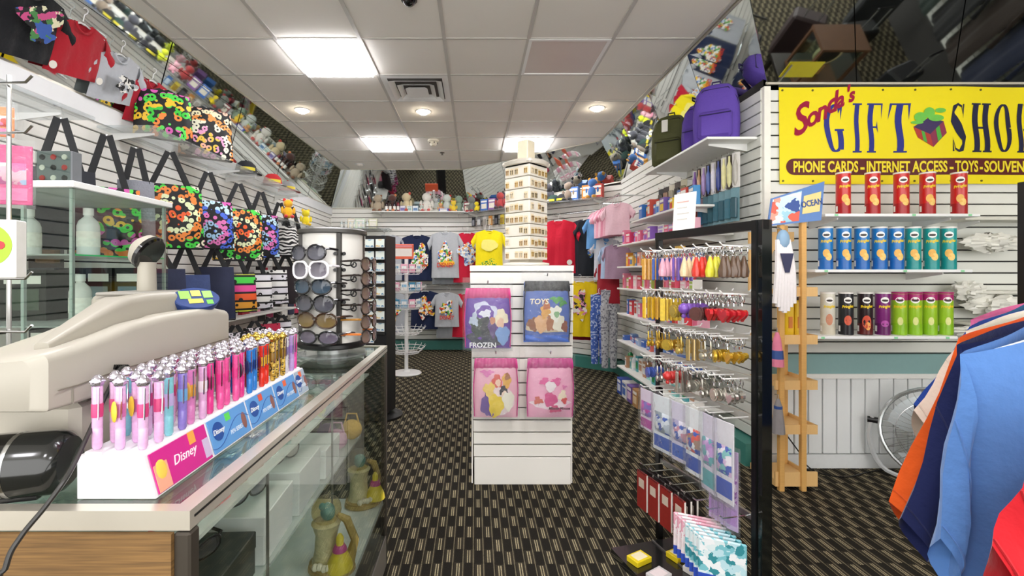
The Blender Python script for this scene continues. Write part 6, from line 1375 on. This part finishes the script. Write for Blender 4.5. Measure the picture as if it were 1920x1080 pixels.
back('heather grey t-shirt at the left of the back wall', 728, 440, '#aeb1b6', prnt=[toon(.0, -.34, .1, .2)], seed=1)
back('navy t-shirt with a yellow and red print on the back wall', 782, 440, '#1f2947', w=.48, prnt=[toon(.06, -.36, .13, .17), DT(.05, -.52, .09), ('blob', .09, -.48, .10, .045, '#f0b82a')], seed=2)
back('light grey t-shirt with a red lettered print, upper back wall', 835, 434, '#b4b7bb', Y=7.32, prnt=[toon(.0, -.36, .11, .15), ('blob', .03, -.50, .12, .05, '#f2c02e'), DT(0, -.54, .10)], seed=3)
back('grey t-shirt hung closely behind the lettered one', 836, 440, '#8f9499', Y=7.42, h=.80, seed=4)
back('red t-shirt with a pale printed panel on the back wall', 876, 436, '#c41f3a', Y=7.36, h=.80, prnt=[toon(.02, -.33, .14, .18, 'pale_blue_print', ['#dfe8f2', '#8fa8d0', '#f2efe6', '#e0a05a', '#c9d8ea', '#4a5f98'])], seed=5)
back('yellow t-shirt with a pale oval print, upper back wall', 917, 431, '#f2de1a', Y=7.12, w=.42, h=.66, prnt=[('blob', 0, -.24, .13, .09, '#f6ea7a'), toon(.0, -.52, .12, .06, 'green_print', ['#f2de1a', '#4f9e3a', '#f2de1a', '#3f8a2e', '#f2de1a'], 40)], seed=6)
back('white t-shirt behind the yellow one', 935, 445, '#e9e6e4', Y=7.25, h=.62, seed=7)
back('navy t-shirt with an orange print, lower back wall', 797, 545, '#1c2644', w=.46, h=.62, prnt=[toon(.02, -.28, .12, .16, 'orange_print', ['#1c2644', '#e8a03a', '#f2efe6', '#f0c22e', '#d9482f', '#e9e4d8'])], seed=8)
back('grey t-shirt with a red lettered print, lower back wall', 838, 548, '#b2b5b9', Y=7.32, w=.38, h=.55, prnt=[toon(.0, -.26, .10, .12), DT(0, -.40, .085)], seed=9)
back('grey t-shirt below and behind the lower lettered one', 843, 550, '#9da1a6', Y=7.42, w=.42, h=.72, seed=10)
back('red t-shirt beside the purple bag, lower back wall', 872, 550, '#c81f38', Y=7.40, w=.44, h=.70, seed=11)
back('grey print t-shirt at the left of the lower back rail', 738, 548, '#a9adb2', w=.4, h=.66, prnt=[toon(0, -.3, .1, .16)], seed=12)
# shelf with toys under the back mirror
wall_shelf('white shelf of toys below the back mirror', WB, .75, 2.3, 2.30, .26, WHITE, 'back wall shelves'); wall_shelf('clear shelf of glassware on the left of the back wall', WB, .1, 1.05, 2.02, .25, ACRYL, 'back wall shelves')
bx = lambda px, Y=7.62: (px - VX) / FPX * Y
for px, c, c2, s_, lb in ((850, '#f0d03a', '#e8a85a', .075, 'yellow plush toy on the shelf below the back mirror'), (826, '#d9a06a', '#8fc04a', .06, 'tan plush toy with green feet on the back shelf'), (806, '#e9e4d6', '#cfd8c8', .05, 'cream plush toy on the back shelf'), (872, '#dfe6e6', '#c8d4d0', .055, 'white plush toy at the right of the back shelf'), (790, '#cfd8cf', '#b84a3a', .05, 'pale green plush toy on the back shelf')):
    plush(lb, (bx(px), 7.65, 2.30), R.uniform(-.4, .4), c, c2, s_, 'plush toys on the back shelf')
for i, px in enumerate((724, 731, 739, 746)): bottle(ORD[i] + ' dark bottle from the left on the back shelf', (bx(px), 7.65, 2.30), ('#2a2024', '#3a2a20', '#241f2a', '#7a1f30')[i], '#1a1a1a', .19, .024, 'dark bottles on the back shelf')
for i, px in enumerate((755, 768, 779)): carton(('lavender', 'white', 'pale blue')[i] + ' gift box on the shelf below the back mirror', (bx(px), 7.65, 2.30), 0, (.09, .07, .10), ('#a8a4c8', '#e9e6e0', '#b8ccd8')[i], ('#6a5f98', '#8fb0a8', '#4a6f98')[i], 'gift boxes on the back shelf')
for i, (px, w_, c) in enumerate(((832, .16, '#3f4fb0'), (700, .14, '#d8d8b8'), (676, .16, '#cfe0c8'), (660, .13, '#e0d8c0'))): carton(('indigo', 'pale olive', 'pale green', 'cream')[i] + ' flat parcel leaning on the back shelf', (bx(px), 7.60, 2.30 if i == 0 else 2.022), .1 * i, (w_, .05, .05 if i == 0 else .16), c, '#e9e6d8', 'parcels at the back wall')
plush('lemon yellow plush toy on the clear shelf of the back wall', (bx(693), 7.66, 2.022), .2, '#ecd94a', '#e8e4b8', .055, 'plush toys on the back shelf')
for i in range(7): bottle(ORD[i] + ' frosted glass bottle from the left on the clear back shelf', (bx(642 + i * 8), 7.58, 2.022), '#d6e0de', '#e9eeec', .13, .022, 'frosted bottles')
for i, (px, c, c2, s_, lb) in enumerate(((762, '#d8c8a0', '#c04a3a', .13, 'large cream plush toy with red feet, standing in for a reflection, back shelf'), (708, '#b8a890', '#8a5a3a', .12, 'large fawn plush toy standing in for a reflection, left of the back shelf'), (838, '#d0d8d0', '#c83a30', .12, 'large grey plush toy with red feet, standing in for a reflection, back shelf'), (860, '#8aa08a', '#5a6a5a', .11, 'large sage plush toy standing in for a reflection on the back shelf'), (800, '#e8e4da', '#d8605a', .13, 'large white plush toy standing in for a reflection on the back shelf'), (735, '#5a3a34', '#e08a5a', .12, 'large brown plush toy standing in for a reflection behind the dark bottles'))):  # large toys added in place of the colourful back mirror reflections
    plush(lb, (bx(px, 7.70), 7.72, 2.30), R.uniform(-.5, .5), c, c2, s_, 'plush toys on the back shelf')
# high goods on the angled wall: toys, caps and bags stand in for mirror reflections
wall_shelf('glass shelf of hats and bags under the angled mirror', WD, .1, 2.55, 2.27, .28, ACRYL, 'angled wall shelves')
for i, (s_, c, c2, z, lb) in enumerate(((1.18, '#d8e02a', '#2a2a2a', .085, 'lime yellow round plush toy standing in for a reflection in the angled mirror'), (.98, '#f0b8c4', '#e99ab0', .07, 'pink plush toy beside the lime one, standing in for a reflection'), (.32, '#f2d81e', '#3a2a18', .07, 'yellow and brown plush toy standing in for a reflection, left of the angled shelf'), (1.42, '#2a2a30', '#4a4a50', .08, 'black plush toy standing in for a reflection on the angled shelf'))): plush(lb, WD.at(s_, .16, 2.27), WD.ang, c, c2, z, 'plush toys standing in for angled mirror reflections')
for i, (s_, c, c2, z, lb) in enumerate(((.82, '#a83a3a', '#3a2a2a', .12, 'large maroon plush toy standing in for a reflection on the angled shelf'), (1.68, '#3a3a42', '#c8c4bc', .13, 'large charcoal plush toy standing in for a reflection on the angled shelf'), (2.02, '#8a7a6a', '#2a2a2e', .12, 'large brown plush toy standing in for a reflection on the angled shelf'), (2.38, '#3f6fb0', '#e0a03a', .12, 'large blue plush toy standing in for a reflection, right of the angled shelf'), (.22, '#7a7f78', '#a83a3a', .12, 'large grey plush toy standing in for a reflection, left of the angled shelf'))): plush(lb, WD.at(s_, .17, 2.27), WD.ang, c, c2, z * .9, 'plush toys standing in for angled mirror reflections')
for i, s_ in enumerate((1.30, 1.58, 1.76, 1.92)): cap(('black', 'charcoal', 'dark green', 'black and grey')[i] + ' cap standing in for a reflection on the angled glass shelf', WD.at(s_, .15, 2.271), WD.ang, ('#17171a', '#2c2c30', '#1f3a34', '#1c1c20')[i], ('#17171a', '#3a3a3e', '#17171a', '#6a6a6e')[i], 'caps standing in for angled mirror reflections')
for i, (s_, c, lb) in enumerate(((.50, '#3a6fc0', 'blue gift bag standing in for a reflection on the angled glass shelf'), (.14, '#8a2a3a', 'maroon gift bag standing in for a reflection, left end of the angled shelf'), (.66, '#8a5fa0', 'purple gift bag standing in for a reflection on the angled shelf'), (2.1, '#3f6fb8', 'blue and orange gift bag standing in for a reflection on the angled shelf'), (2.3, '#d8862a', 'orange gift bag standing in for a reflection on the angled shelf'), (2.45, '#b83a30', 'red gift bag standing in for a reflection, right end of the angled shelf'))): carton(lb, WD.at(s_, .16, 2.271), WD.ang + .1, (.14, .07, .19), c, '#e9e2d0', 'gift bags standing in for angled mirror reflections', 'gift_bag', 'bag')
for i in range(7): hang_card(('dark', 'grey', 'white', 'orange', 'black', 'yellow', 'blue')[i] + ' small pack hanging under the angled glass shelf', WD.at(.2 + i * .12, .1, 2.2), WD.ang, .08, .15, ('#3a3a40', '#9a9a9c', '#e9e6e0', '#e09a4a', '#1f1f22', '#e8d24a', '#4a7fc0')[i], ('#8a8a90', '#d8d8d8', '#b0a8a0', '#f0d0a0', '#5a5a60', '#a88a2a', '#d0e0f0')[i], 'small packs on the angled wall', 1)
# ================================================================ left wall
struct(wbox(WL, .2, WL.len, .012, .035, 2.262, 2.385, 'trim_9', M('#e4e5e6', .4, var=.02)))
wall_shelf('clear acrylic shelf high on the left wall, nearest the camera', WL, 1.9, 3.46, 2.13, .40, ACRYL, 'left wall shelves'); wall_shelf('clear acrylic shelf carrying bright bags high on the left wall', WL, 3.95, 5.30, 2.245, .36, ACRYL, 'left wall shelves')
wall_shelf('clear acrylic shelf with caps further along the left wall', WL, 5.36, 6.7, 2.245, .36, ACRYL, 'left wall shelves')
NEON_A = pattern_mat('neon_loops_warm', 'rings', ['#f2ead0', '#f0c22e', '#f0602a', '#e8f0c0', '#f08a3a', '#4ad84a'], 26, .6, center=(.02, 0, -.42))
NEON_B = pattern_mat('neon_loops_cool', 'rings', ['#e060b8', '#5a7ff0', '#a8d0f0', '#e87ac0', '#4a6fe0', '#c8e8f8'], 28, .6, center=(.0, 0, -.45))
NEON_C = pattern_mat('neon_loops_green', 'rings', ['#4ad84a', '#e060b8', '#5ae05a', '#f08a3a', '#3ac83a', '#f0c22e'], 22, .6, center=(.05, 0, -.30))
NEON_D = pattern_mat('neon_loops_pale', 'rings', ['#f0e8c0', '#f0b8a0', '#f0c84a', '#e8a0c8', '#f2f0d8', '#f09a4a'], 24, .6, center=(0, 0, -.30))
FA = -.15 + PI / 2 * .52     # bags turned half towards the camera
tote('black bag with large green and pink loops lying on the high left shelf', (-2.22, 3.28, 2.60), FA, .36, .33, NEON_C, .02, 'bright bags on the high left shelf', .09); tote('black bag with cream and orange loops on the high left shelf', (-2.22, 3.80, 2.66), FA, .40, .40, NEON_D, .02, 'bright bags on the high left shelf', .09)
cap('black cap with a yellow band on the clear left shelf', (-2.2, 4.42, 2.246), FA, '#1c1e26', '#17171c', 'caps on the left shelf'); cap('red and white cap further along the clear left shelf', (-2.2, 5.0, 2.246), FA, '#b8222c', '#d8d4d0', 'caps on the left shelf'); cap('grey cap at the far end of the clear left shelf', (-2.2, 5.4, 2.246), FA, '#8f9296', '#b0443c', 'caps on the left shelf')
TX = -2.03
for y, mt_, lb, w_, h_ in ((3.06, NEON_A, 'tote bag with orange and yellow loops hanging nearest on the left wall', .40, .42), (3.50, NEON_B, 'tote bag with blue and pink loops, second on the left wall', .36, .36), (3.95, NEON_A, 'tote bag with orange loops, third on the left wall', .40, .44), (4.36, NEON_B, 'tote bag with pink and blue loops, fourth on the left wall', .34, .40)):
    tote(lb, (TX, y, 2.10 if y < 3.2 else 2.06), FA, w_, h_, mt_, .22, 'loop-print totes on the left wall')
tote('plain black tote hanging left of the bright ones', (-2.1, 2.33, 2.08), FA, .3, .4, M('#20222a', .8, bump=.2), .26, 'dark totes on the left wall'); tote('black and green tote behind the glass cabinet top', (-2.1, 2.62, 2.08), FA, .34, .4, NEON_C, .30, 'dark totes on the left wall'); tote('grey quilted tote with black straps on the left wall', (-2.05, 2.78, 2.05), FA, .2, .36, M('#8a8c96', .7, bump=.5, scale=80), .2, 'dark totes on the left wall')
ZEB = pattern_mat('zebra_print', 'zebra', ['#0f0f11', '#f0efec'], 9, .6)
tote('zebra striped tote beyond the bright totes on the left wall', (TX, 4.78, 2.02), FA, .36, .30, ZEB, .24, 'zebra totes'); tote('second zebra striped tote further along the left wall', (TX, 5.08, 2.02), FA, .34, .30, ZEB, .24, 'zebra totes')
plush('yellow and red soft toy hanging sideways by the zebra totes', (-1.85, 4.55, 1.83), FA, '#f0b41e', '#d8302a', .075); plush('bright yellow soft toy beside the sunglasses tower top', (-1.95, 5.3, 1.83), FA, '#f2dc22', '#f0c81e', .075)
e = bpy.data.objects['plush_toy.%03d' % (len([o for o in bpy.data.objects if o.name.startswith('plush_toy')]) - 1)]
wall_shelf('narrow white shelf holding soft toys along the left wall', WL, 5.4, 6.6, 1.83, .55, ACRYL, 'left wall shelves')
ROWB = pattern_mat('rainbow_rows', 'rows', ['#4ad04a', '#d8e04a', '#f0a83a', '#f0602a', '#e84a9a'], 14, .6); ROWW = pattern_mat('white_rows', 'rows', ['#f0efec', '#e4e2ea'], 15, .6); ROWP = pattern_mat('pink_rows', 'rows', ['#e84a9a', '#f070b0'], 14, .6)
NAVYB = M('#262c48', .75, var=.1, bump=.2); DENIM = M('#3a4a78', .75, var=.15, bump=.3)
for y, mt_, lb, w_, h_, st in ((2.95, NAVYB, 'navy bag, first of the lower row on the left wall', .36, .40, .16), (3.25, DENIM, 'blue camouflage bag, second of the lower row on the left wall', .34, .34, .2), (3.62, NAVYB, 'dark navy bag, third of the lower row on the left wall', .30, .42, .14), (3.92, ROWB, 'black bag with rainbow rows in the lower left row', .36, .32, .2), (4.28, ROWW, 'black bag with white rows in the lower left row', .32, .32, .2), (4.62, ROWW, 'second black bag with white rows in the lower left row', .34, .34, .16), (4.98, M('#2a2226', .8), 'plain dark bag at the end of the lower left row', .3, .4, .12)):
    tote(lb, (TX - .02, y, 1.48), FA, w_, h_, mt_, st, 'lower row of bags on the left wall')
wall_shelf('white shelf below the lower row of bags on the left wall', WL, 3.9, 6.3, .90, .38, WHITE, 'left wall shelves')
BP = pattern_mat('black_pink_print', 'rings', ['#e84a9a', '#f0e8f0', '#e84a9a', '#f09ac8'], 30, .6, center=(0, 0, -.1))
for y, mt_, lb in ((3.95, BP, 'black and pink patterned pouch under the white left shelf'), (4.3, BP, 'tall black and pink pouch under the white left shelf'), (4.62, M('#c4264a', .6), 'red and pink pouch under the white left shelf'), (4.9, ROWW, 'black and white pouch under the white left shelf')): tote(lb, (-2.06, y, .84), FA, .22, .34, mt_, .06, 'pouches under the left shelf', .06)
for i in range(6): carton(('rose', 'black', 'white', 'red', 'pink', 'charcoal')[i] + ' box on the white left shelf below the bags', WL.at(4.7 + i * .22, .22, .90), WL.ang, (.14, .12, .12), ('#d8708a', '#222226', '#e9e6e0', '#b8263a', '#e993ac', '#3a3a40')[i], ('#f0d0d8', '#d84a8a', '#8a8a8a', '#f0c8c8', '#f6e6ea', '#b0b0b4')[i], 'boxes on the left shelf')
for i in range(5): hang_card(('crimson', 'black', 'silver', 'orange', 'brown')[i] + ' small pack hanging beside the sunglasses tower on the left wall', WL.at(6.1 + i * .16, .11, 1.35 - .06 * i), WL.ang - .6, .09, .2, ('#b8263a', '#1c1c20', '#c8c8cc', '#e0803a', '#5a3a2a')[i], ('#e9b0b8', '#5a5a60', '#7a7a80', '#2a2a2a', '#c9a27a')[i], 'small packs on the left wall', 1)
# t-shirts added on the tilted left mirror in place of reflections in it
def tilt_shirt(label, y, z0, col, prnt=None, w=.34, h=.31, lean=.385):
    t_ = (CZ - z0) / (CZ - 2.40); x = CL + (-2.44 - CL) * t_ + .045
    sh = shirt(label, (x, y, z0), 0, col, w, h, 'shirts standing in for left mirror reflections', prnt=prnt, thick=.022, th=.85, seed=y * 3, wave=.6)
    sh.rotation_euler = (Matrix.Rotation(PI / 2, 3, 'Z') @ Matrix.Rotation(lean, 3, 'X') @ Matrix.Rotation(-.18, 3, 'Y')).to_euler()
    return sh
sh = tilt_shirt('plain red t-shirt standing in for a reflection under the left ceiling edge', 2.647, 2.735, '#b3202e'); m = MB(); m.cyl((-.15, -.03, -.27), (-.15, -.033, -.27), .022, n=14); m.build('price_disc', M('#f0ece2', .5), sh)
sh = tilt_shirt('pale grey t-shirt with a small dark print, standing in for a reflection, left ceiling edge', 2.95, 2.70, '#b9bcc2', [toon(.02, -.17, .08, .05, 'ink_print', ['#b9bcc2', '#1f1f22', '#f2f0ea', '#b9bcc2', '#1f1f22', '#f2f0ea'], 30)]); m = MB(); m.cyl((-.14, -.03, -.2), (-.14, -.033, -.2), .022, n=14); m.build('price_disc', M('#f0ece2', .5), sh)
tilt_shirt('red t-shirt with a white print, standing in for a reflection, left ceiling edge', 3.26, 2.66, '#b01f30', [toon(.0, -.18, .09, .05, 'rose_print', ['#b01f30', '#f0d8d8', '#b01f30', '#e8a0a8', '#f2ece6'], 30)])
tilt_shirt('black t-shirt with a bright print, standing in for a reflection, top left corner', 2.33, 2.75, '#16171b', [toon(.03, -.15, .10, .09, 'bright_print', ['#16171b', '#d0508a', '#e8e4c0', '#4a8a4a', '#3a5fb0', '#16171b'], 18)], .38, .36)
# ================================================================ glass cabinet behind the counter
GX0, GX1, GY0, GY1, GZ = -2.12, -1.55, 1.77, 2.32, 1.65
t = thing('glass_cabinet', 'tall glass display cabinet with a white top behind the cash register', 'cabinet')
m = MB(); m.rbox(((GX0 + GX1) / 2, (GY0 + GY1) / 2, GZ - .0125), (GX1 - GX0 + .03, GY1 - GY0 + .03, .026), .003); m.build('top_panel', M('#eef0ee', .35), t, smooth=0)
m = MB(); m.b2((GX0, GY0, 0), (GX1, GY1, .5)); m.build('base', M('#e2e4e0', .4), t, smooth=0)
GGL = glass_mat('cabinet_glass', '#f4f9f6', refl=.7)
for a, b_ in (((GX0, GY0, .5), (GX1, GY0 + .005, GZ - .026)), ((GX1 - .005, GY0, .5), (GX1, GY1, GZ - .026)), ((GX0, GY1 - .005, .5), (GX1, GY1, GZ - .026))): m = MB(); m.b2(a, b_); m.build('glass_side', GGL, t, smooth=0)
for z in (.82, 1.09, 1.37):
    m = MB(); m.b2((GX0 + .01, GY0 + .01, z - .006), (GX1 - .01, GY1 - .01, z)); gs = m.build('glass_shelf', glass_mat('shelf_glass', '#eef7f2'), t, smooth=0)
    m = MB(); m.b2((GX1 - .0098, GY0 + .01, z - .006), (GX1 - .008, GY1 - .01, z)); m.build('painted_edge_glow', M('#3fd07a', .2), gs, smooth=0)  # glow of the glass edge painted as plain bright green
for x, y in ((GX1 - .012, GY0 + .012), (GX1 - .012, GY1 - .012), (GX0 + .012, GY0 + .012), (GX1 - .2, GY0 + .012)): m = MB(); m.b2((x - .006, y - .006, .5), (x + .006, y + .006, GZ - .026)); m.build('corner_post', M('#b8c6c2', .25, .5), t, smooth=0)
items = [((-1.92, 1.98, 1.37), '#e4e6e4'), ((-1.76, 2.1, 1.37), '#d8a84a'), ((-1.64, 1.95, 1.37), '#e0e4e2'), ((-1.95, 2.05, 1.09), '#161a16'), ((-1.70, 1.98, 1.09), '#dcdcd8'), ((-1.62, 2.2, 1.09), '#8a2a30'), ((-1.78, 2.12, .82), '#1f2a40'), ((-1.64, 1.92, .82), '#b8c8d8')]
for i, (p, c) in enumerate(items):
    if i == 3 or i == 6: carton(('black', 'dark blue')[i == 6] + ' boxed gift inside the glass cabinet', p, 0, (.20, .14, .22), c, '#3a4a3a', 'goods in the glass cabinet')
    elif i % 2 == 0: bottle(('white', '', 'silver white', '', 'ivory')[i] + ' vase inside the glass cabinet', p, c, '#f0f0ee', .2, .04, 'goods in the glass cabinet')
    else: plush(('', 'golden', '', '', '', 'maroon', '', 'pale blue')[i] + ' little figure inside the glass cabinet', p, .4, c, '#e9e0c8', .045, 'goods in the glass cabinet')
# on and before the cabinet
e = thing('watch_case', 'grey clear-fronted case with rows of small watches on the cabinet top', 'case', (-1.70, 1.88, GZ))
m = MB(); m.rbox((0, .0, .07), (.145, .05, .14), .003); m.build('case', M('#6a6e72', .35, var=.1), e, smooth=0)
m = MB(); m.b2((-.07, -.031, .003), (.07, -.029, .137)); m.build('front_pane', GLASS, e, smooth=0)
for i in range(3):
    for j in range(3): m = MB(); m.cyl((-.045 + i * .045, -.0252, .03 + j * .042), (-.045 + i * .045, -.029, .03 + j * .042), .011, n=12); m.build('watch', M(('#b83a3a', '#d8d4cc', '#2a2a2c')[(i + j) % 3], .3, .3), e)
def doll_pack(label, p, rz, w, h, c0, c1): hang_pack(label, p, rz, w, h, (c0, '#f0c0d0', c1, '#f2e2d8', '#a8c8e8', '#e87ab0'), 22, 'doll packs at the left edge')
doll_pack('pink and blue doll pack hanging at the left picture edge', (-1.50, 1.46, 1.715), .35, .15, .19, '#e0408a', '#d06aa8'); doll_pack('orange and red pack hanging above the pink one at the left edge', (-1.60, 1.52, 1.86), .35, .12, .10, '#f08a4a', '#d8402a')
e = thing('play_set_box', 'white box with a lime green disc at the left picture edge', 'box', (-1.37, 1.30, 1.285), .3)
m = MB(); m.rbox((0, 0, .08), (.14, .05, .165), .003); m.build('carton', M('#eceae4', .4), e, smooth=0); m = MB(); m.cyl((.0, -.0265, .09), (.0, -.025, .09), .062, n=24); dsc = m.build('green_disc', M('#a8d02a', .4), e)
for k in range(6): m = MB(); m.cyl((.035 * math.cos(k * 1.05), -.028, .09 + .035 * math.sin(k * 1.05)), (.035 * math.cos(k * 1.05), -.0265, .09 + .035 * math.sin(k * 1.05)), .012, n=10); m.build('printed_dot', M(('#d8303a', '#3fa03a', '#f0c02a')[k % 3], .4), dsc)
t = thing('chrome_stand', 'slim chrome stand with hooks left of the glass cabinet', 'rack', (-1.45, 1.40, 0))
for x in (-.02, .03): m = MB(); m.tube([(x, 0, .0), (x, 0, 1.90)], .006, 6); m.build('upright', CHROME, t)
for z in (1.12, 1.28, 1.72, 1.87): m = MB(); m.tube([(-.12, 0, z), (.10, -.02, z), (.12, -.02, z + .02)], .004, 5); m.build('hook_arm', CHROME, t)
MB().lathe([(.15, 0), (.15, .02), (.02, .03)], 18).build('foot', CHROME, t)
e = thing('tissue', 'crumpled white tissue on the counter behind the register', 'tissue', (-.955, .97, 1.22)) if False else None

# darker goods packed in and behind the cabinet
dk = ['#15171a', '#1d2024', '#23262e', '#101214', '#2a1a1c', '#1a2230', '#30343a', '#17191c']; dn = ['black', 'coal black', 'slate', 'jet', 'dark maroon', 'ink blue', 'dark grey', 'pitch black']
for k, z in enumerate((.50, .82, 1.09)):
    for i in range(4):
        carton(f'{dn[(i + 3 * k) % 8]} gift carton, {ORD[i]} from the left on the {("bottom", "lower", "middle")[k]} level of the glass cabinet', (-2.04 + i * .135, 2.22, z), 0, (.12, .12, (.26, .22, .23)[k]), dk[(i + 3 * k) % 8], ('#8a9aa0', '#5a7f98', '#a03a3a', '#c8ccc4')[(i + k) % 4], 'dark cartons in the glass cabinet')
for r in range(3):
    for i in range(8):
        c = ['#15161a', '#c8325a', '#23232a', '#e9e6e0', '#1a1a20', '#d8508a', '#2a2f4a', '#17171a'][(i * 3 + r) % 8]; cn = ['black', 'crimson', 'charcoal', 'white', 'inky', 'hot pink', 'navy', 'jet'][(i * 3 + r) % 8]
        hang_card(f'{cn} hanging pack, {ORD[i]} along the {("upper", "middle", "lower")[r]} hooks of the far left wall', WL.at(6.0 + i * .2, .12, 1.72 - r * .36), WL.ang - .5, .12, .26, '#1b1b20' if (i + r) % 2 else '#d8d4d0', c, 'packs on the far left wall', 1)
for i in range(5):
    hang_card(('black', 'navy', 'grey', 'dark green', 'brown')[i] + ' wallet pack hanging behind the glass cabinet on the left wall', WL.at(2.62 + i * .22, .12, 1.62), WL.ang - .5, .15, .30, ('#1a1b1f', '#1f2740', '#6a6e74', '#1f3a2c', '#3a2a20')[i], ('#0e0e10', '#32406a', '#a8acb0', '#4a8a5a', '#8a6a4a')[i], 'wallet packs behind the cabinet', 1)
# ================================================================ goods of the shop's right-hand bay, seen in the mirror over the banner
DW = M('#5a3a22', .5, var=.2, scale=8)
t = thing('display_table', 'dark display table in the right-hand bay, seen in the tilted mirror', 'table', (4.25, .95, 0))
m = MB(); m.rbox((0, 0, .58), (1.0, .7, .04), .004); m.build('table_top', M('#241f1c', .4), t, smooth=0)
for x in (-.46, .46):
    for y in (-.31, .31): m = MB(); m.rbox((x, y, .28), (.05, .05, .56), .004); m.build('leg', M('#241f1c', .4), t, smooth=0)
t = thing('clock_case', 'wooden framed glass case with a round plaque, reflected in the mirror', 'display case', (4.15, .95, .60))
for x in (-.25, .25):
    for y in (-.18, .18): m = MB(); m.b2((x - .015, y - .015, 0), (x + .015, y + .015, .5)); m.build('case_post', DW, t, smooth=0)
for z in (0, .5): m = MB(); m.b2((-.27, -.2, z), (.27, .2, z + .03)); m.build('case_board', DW, t, smooth=0)
for a, b_ in (((-.25, -.184, .03), (.25, -.18, .5)), ((-.254, -.18, .03), (-.25, .18, .5)), ((.25, -.18, .03), (.254, .18, .5))): m = MB(); m.b2(a, b_); m.build('case_glass', GLASS, t, smooth=0)
t = thing('round_plaque', 'round cream and black plaque on a wooden stand inside the reflected case', 'plaque', (4.15, .95, .63))
m = MB(); m.cyl((0, -.02, .28), (0, .02, .28), .15, n=28); m.build('disc', M('#cdbf94', .5), t); m = MB(); m.cyl((0, -.026, .28), (0, .026, .28), .12, n=28); m.build('face', M('#1f1c18', .5), t); m = MB(); m.rbox((0, 0, .07), (.12, .1, .14), .01); m.build('stand', M('#b98a5a', .5), t, smooth=0)
def suitcase(label, p, rz, col, h=.62, w=.42):
    t = thing('suitcase', label, 'suitcase', p, rz, 'suitcases in the right-hand bay')
    m = MB(); m.rbox((0, 0, h / 2 + .04), (w, .24, h), .03); m.build('shell', M(col, .6, var=.1), t); m = MB(); m.rbox((0, -.13, h * .45), (w * .8, .04, h * .55), .02); m.build('pocket', M(col, .65, var=.12), t)
    for q in (-1, 1): m = MB(); m.tube([(q * .09, .08, h), (q * .09, .08, h + .34)], .008, 6); m.build('handle_tube', STEEL, t); m = MB(); m.cyl((q * w * .4 - .015, .06, .03), (q * w * .4 + .015, .06, .03), .03, n=12); m.build('wheel', BLACK, t)
    m = MB(); m.rbox((0, .08, h + .35), (.22, .025, .025), .008); m.build('grip', BLACK, t)
for i, (x, y, c, cn) in enumerate(((3.35, 1.6, '#16181c', 'black'), (3.2, .9, '#1c222c', 'dark blue'), (3.45, .35, '#201c22', 'plum black'), (5.0, .2, '#15181a', 'charcoal'), (5.3, .95, '#1a1a1e', 'jet black'), (5.1, 1.6, '#14161a', 'ink black'), (4.4, .0, '#2a1a1c', 'dark maroon'), (5.6, -.5, '#1b1d20', 'dull black'))): suitcase(cn + ' upright suitcase in the right-hand bay, reflected in the mirror', (x, y, 0), R.uniform(-.8, .8), c)

t = thing('jacket_rail', 'long chrome rail of dark jackets in the right-hand bay, reflected in the mirror', 'rack'); m = MB(); m.tube([(5.85, -2.2, 1.75), (5.85, 2.75, 1.75)], .012, 6); m.build('rail', CHROME, t)
for y in (-2.0, .2, 2.6): m = MB(); m.tube([(5.85, y, 1.75), (6.2, y, 1.75)], .01, 6); m.build('bracket', CHROME, t)
for i in range(11): shirt(('black', 'coal', 'midnight blue', 'dark grey', 'deep green', 'black', 'dark brown', 'ink blue', 'graphite', 'dark plum', 'black')[i] + ' jacket, ' + ORD[i] + ' on the reflected rail', (5.85, -2.0 + i * .46, 1.665), -PI / 2 + .25, ('#121214', '#1a1a1c', '#161c30', '#26282a', '#16241e', '#101012', '#241a14', '#1a2034', '#2a2c2e', '#241824', '#121214')[i], .52, .95, 'dark jackets on the reflected rail', th=1.3, sl=.5, name='jacket', cat='jacket', seed=i)
wall_shelf('long white shelf of toys over the dark jackets, reflected in the mirror', WF_, .3, 5.2, 1.95, .3, WHITE)
for i in range(16): carton(('red', 'yellow', 'blue', 'green', 'pink', 'white', 'orange', 'teal')[i % 8] + ' toy box, ' + ORD[i] + ' on the reflected toy shelf', WF_.at(.5 + i * .29, .17, 1.95), WF_.ang + R.uniform(-.2, .2), (.2, .14, R.uniform(.16, .3)), ('#c8302a', '#e8c83a', '#2f5fb0', '#4a9a4a', '#e07aa0', '#e9e6e0', '#e0802a', '#3a9a98')[i % 8], '#f0e8d0', 'toy boxes on the reflected shelf')
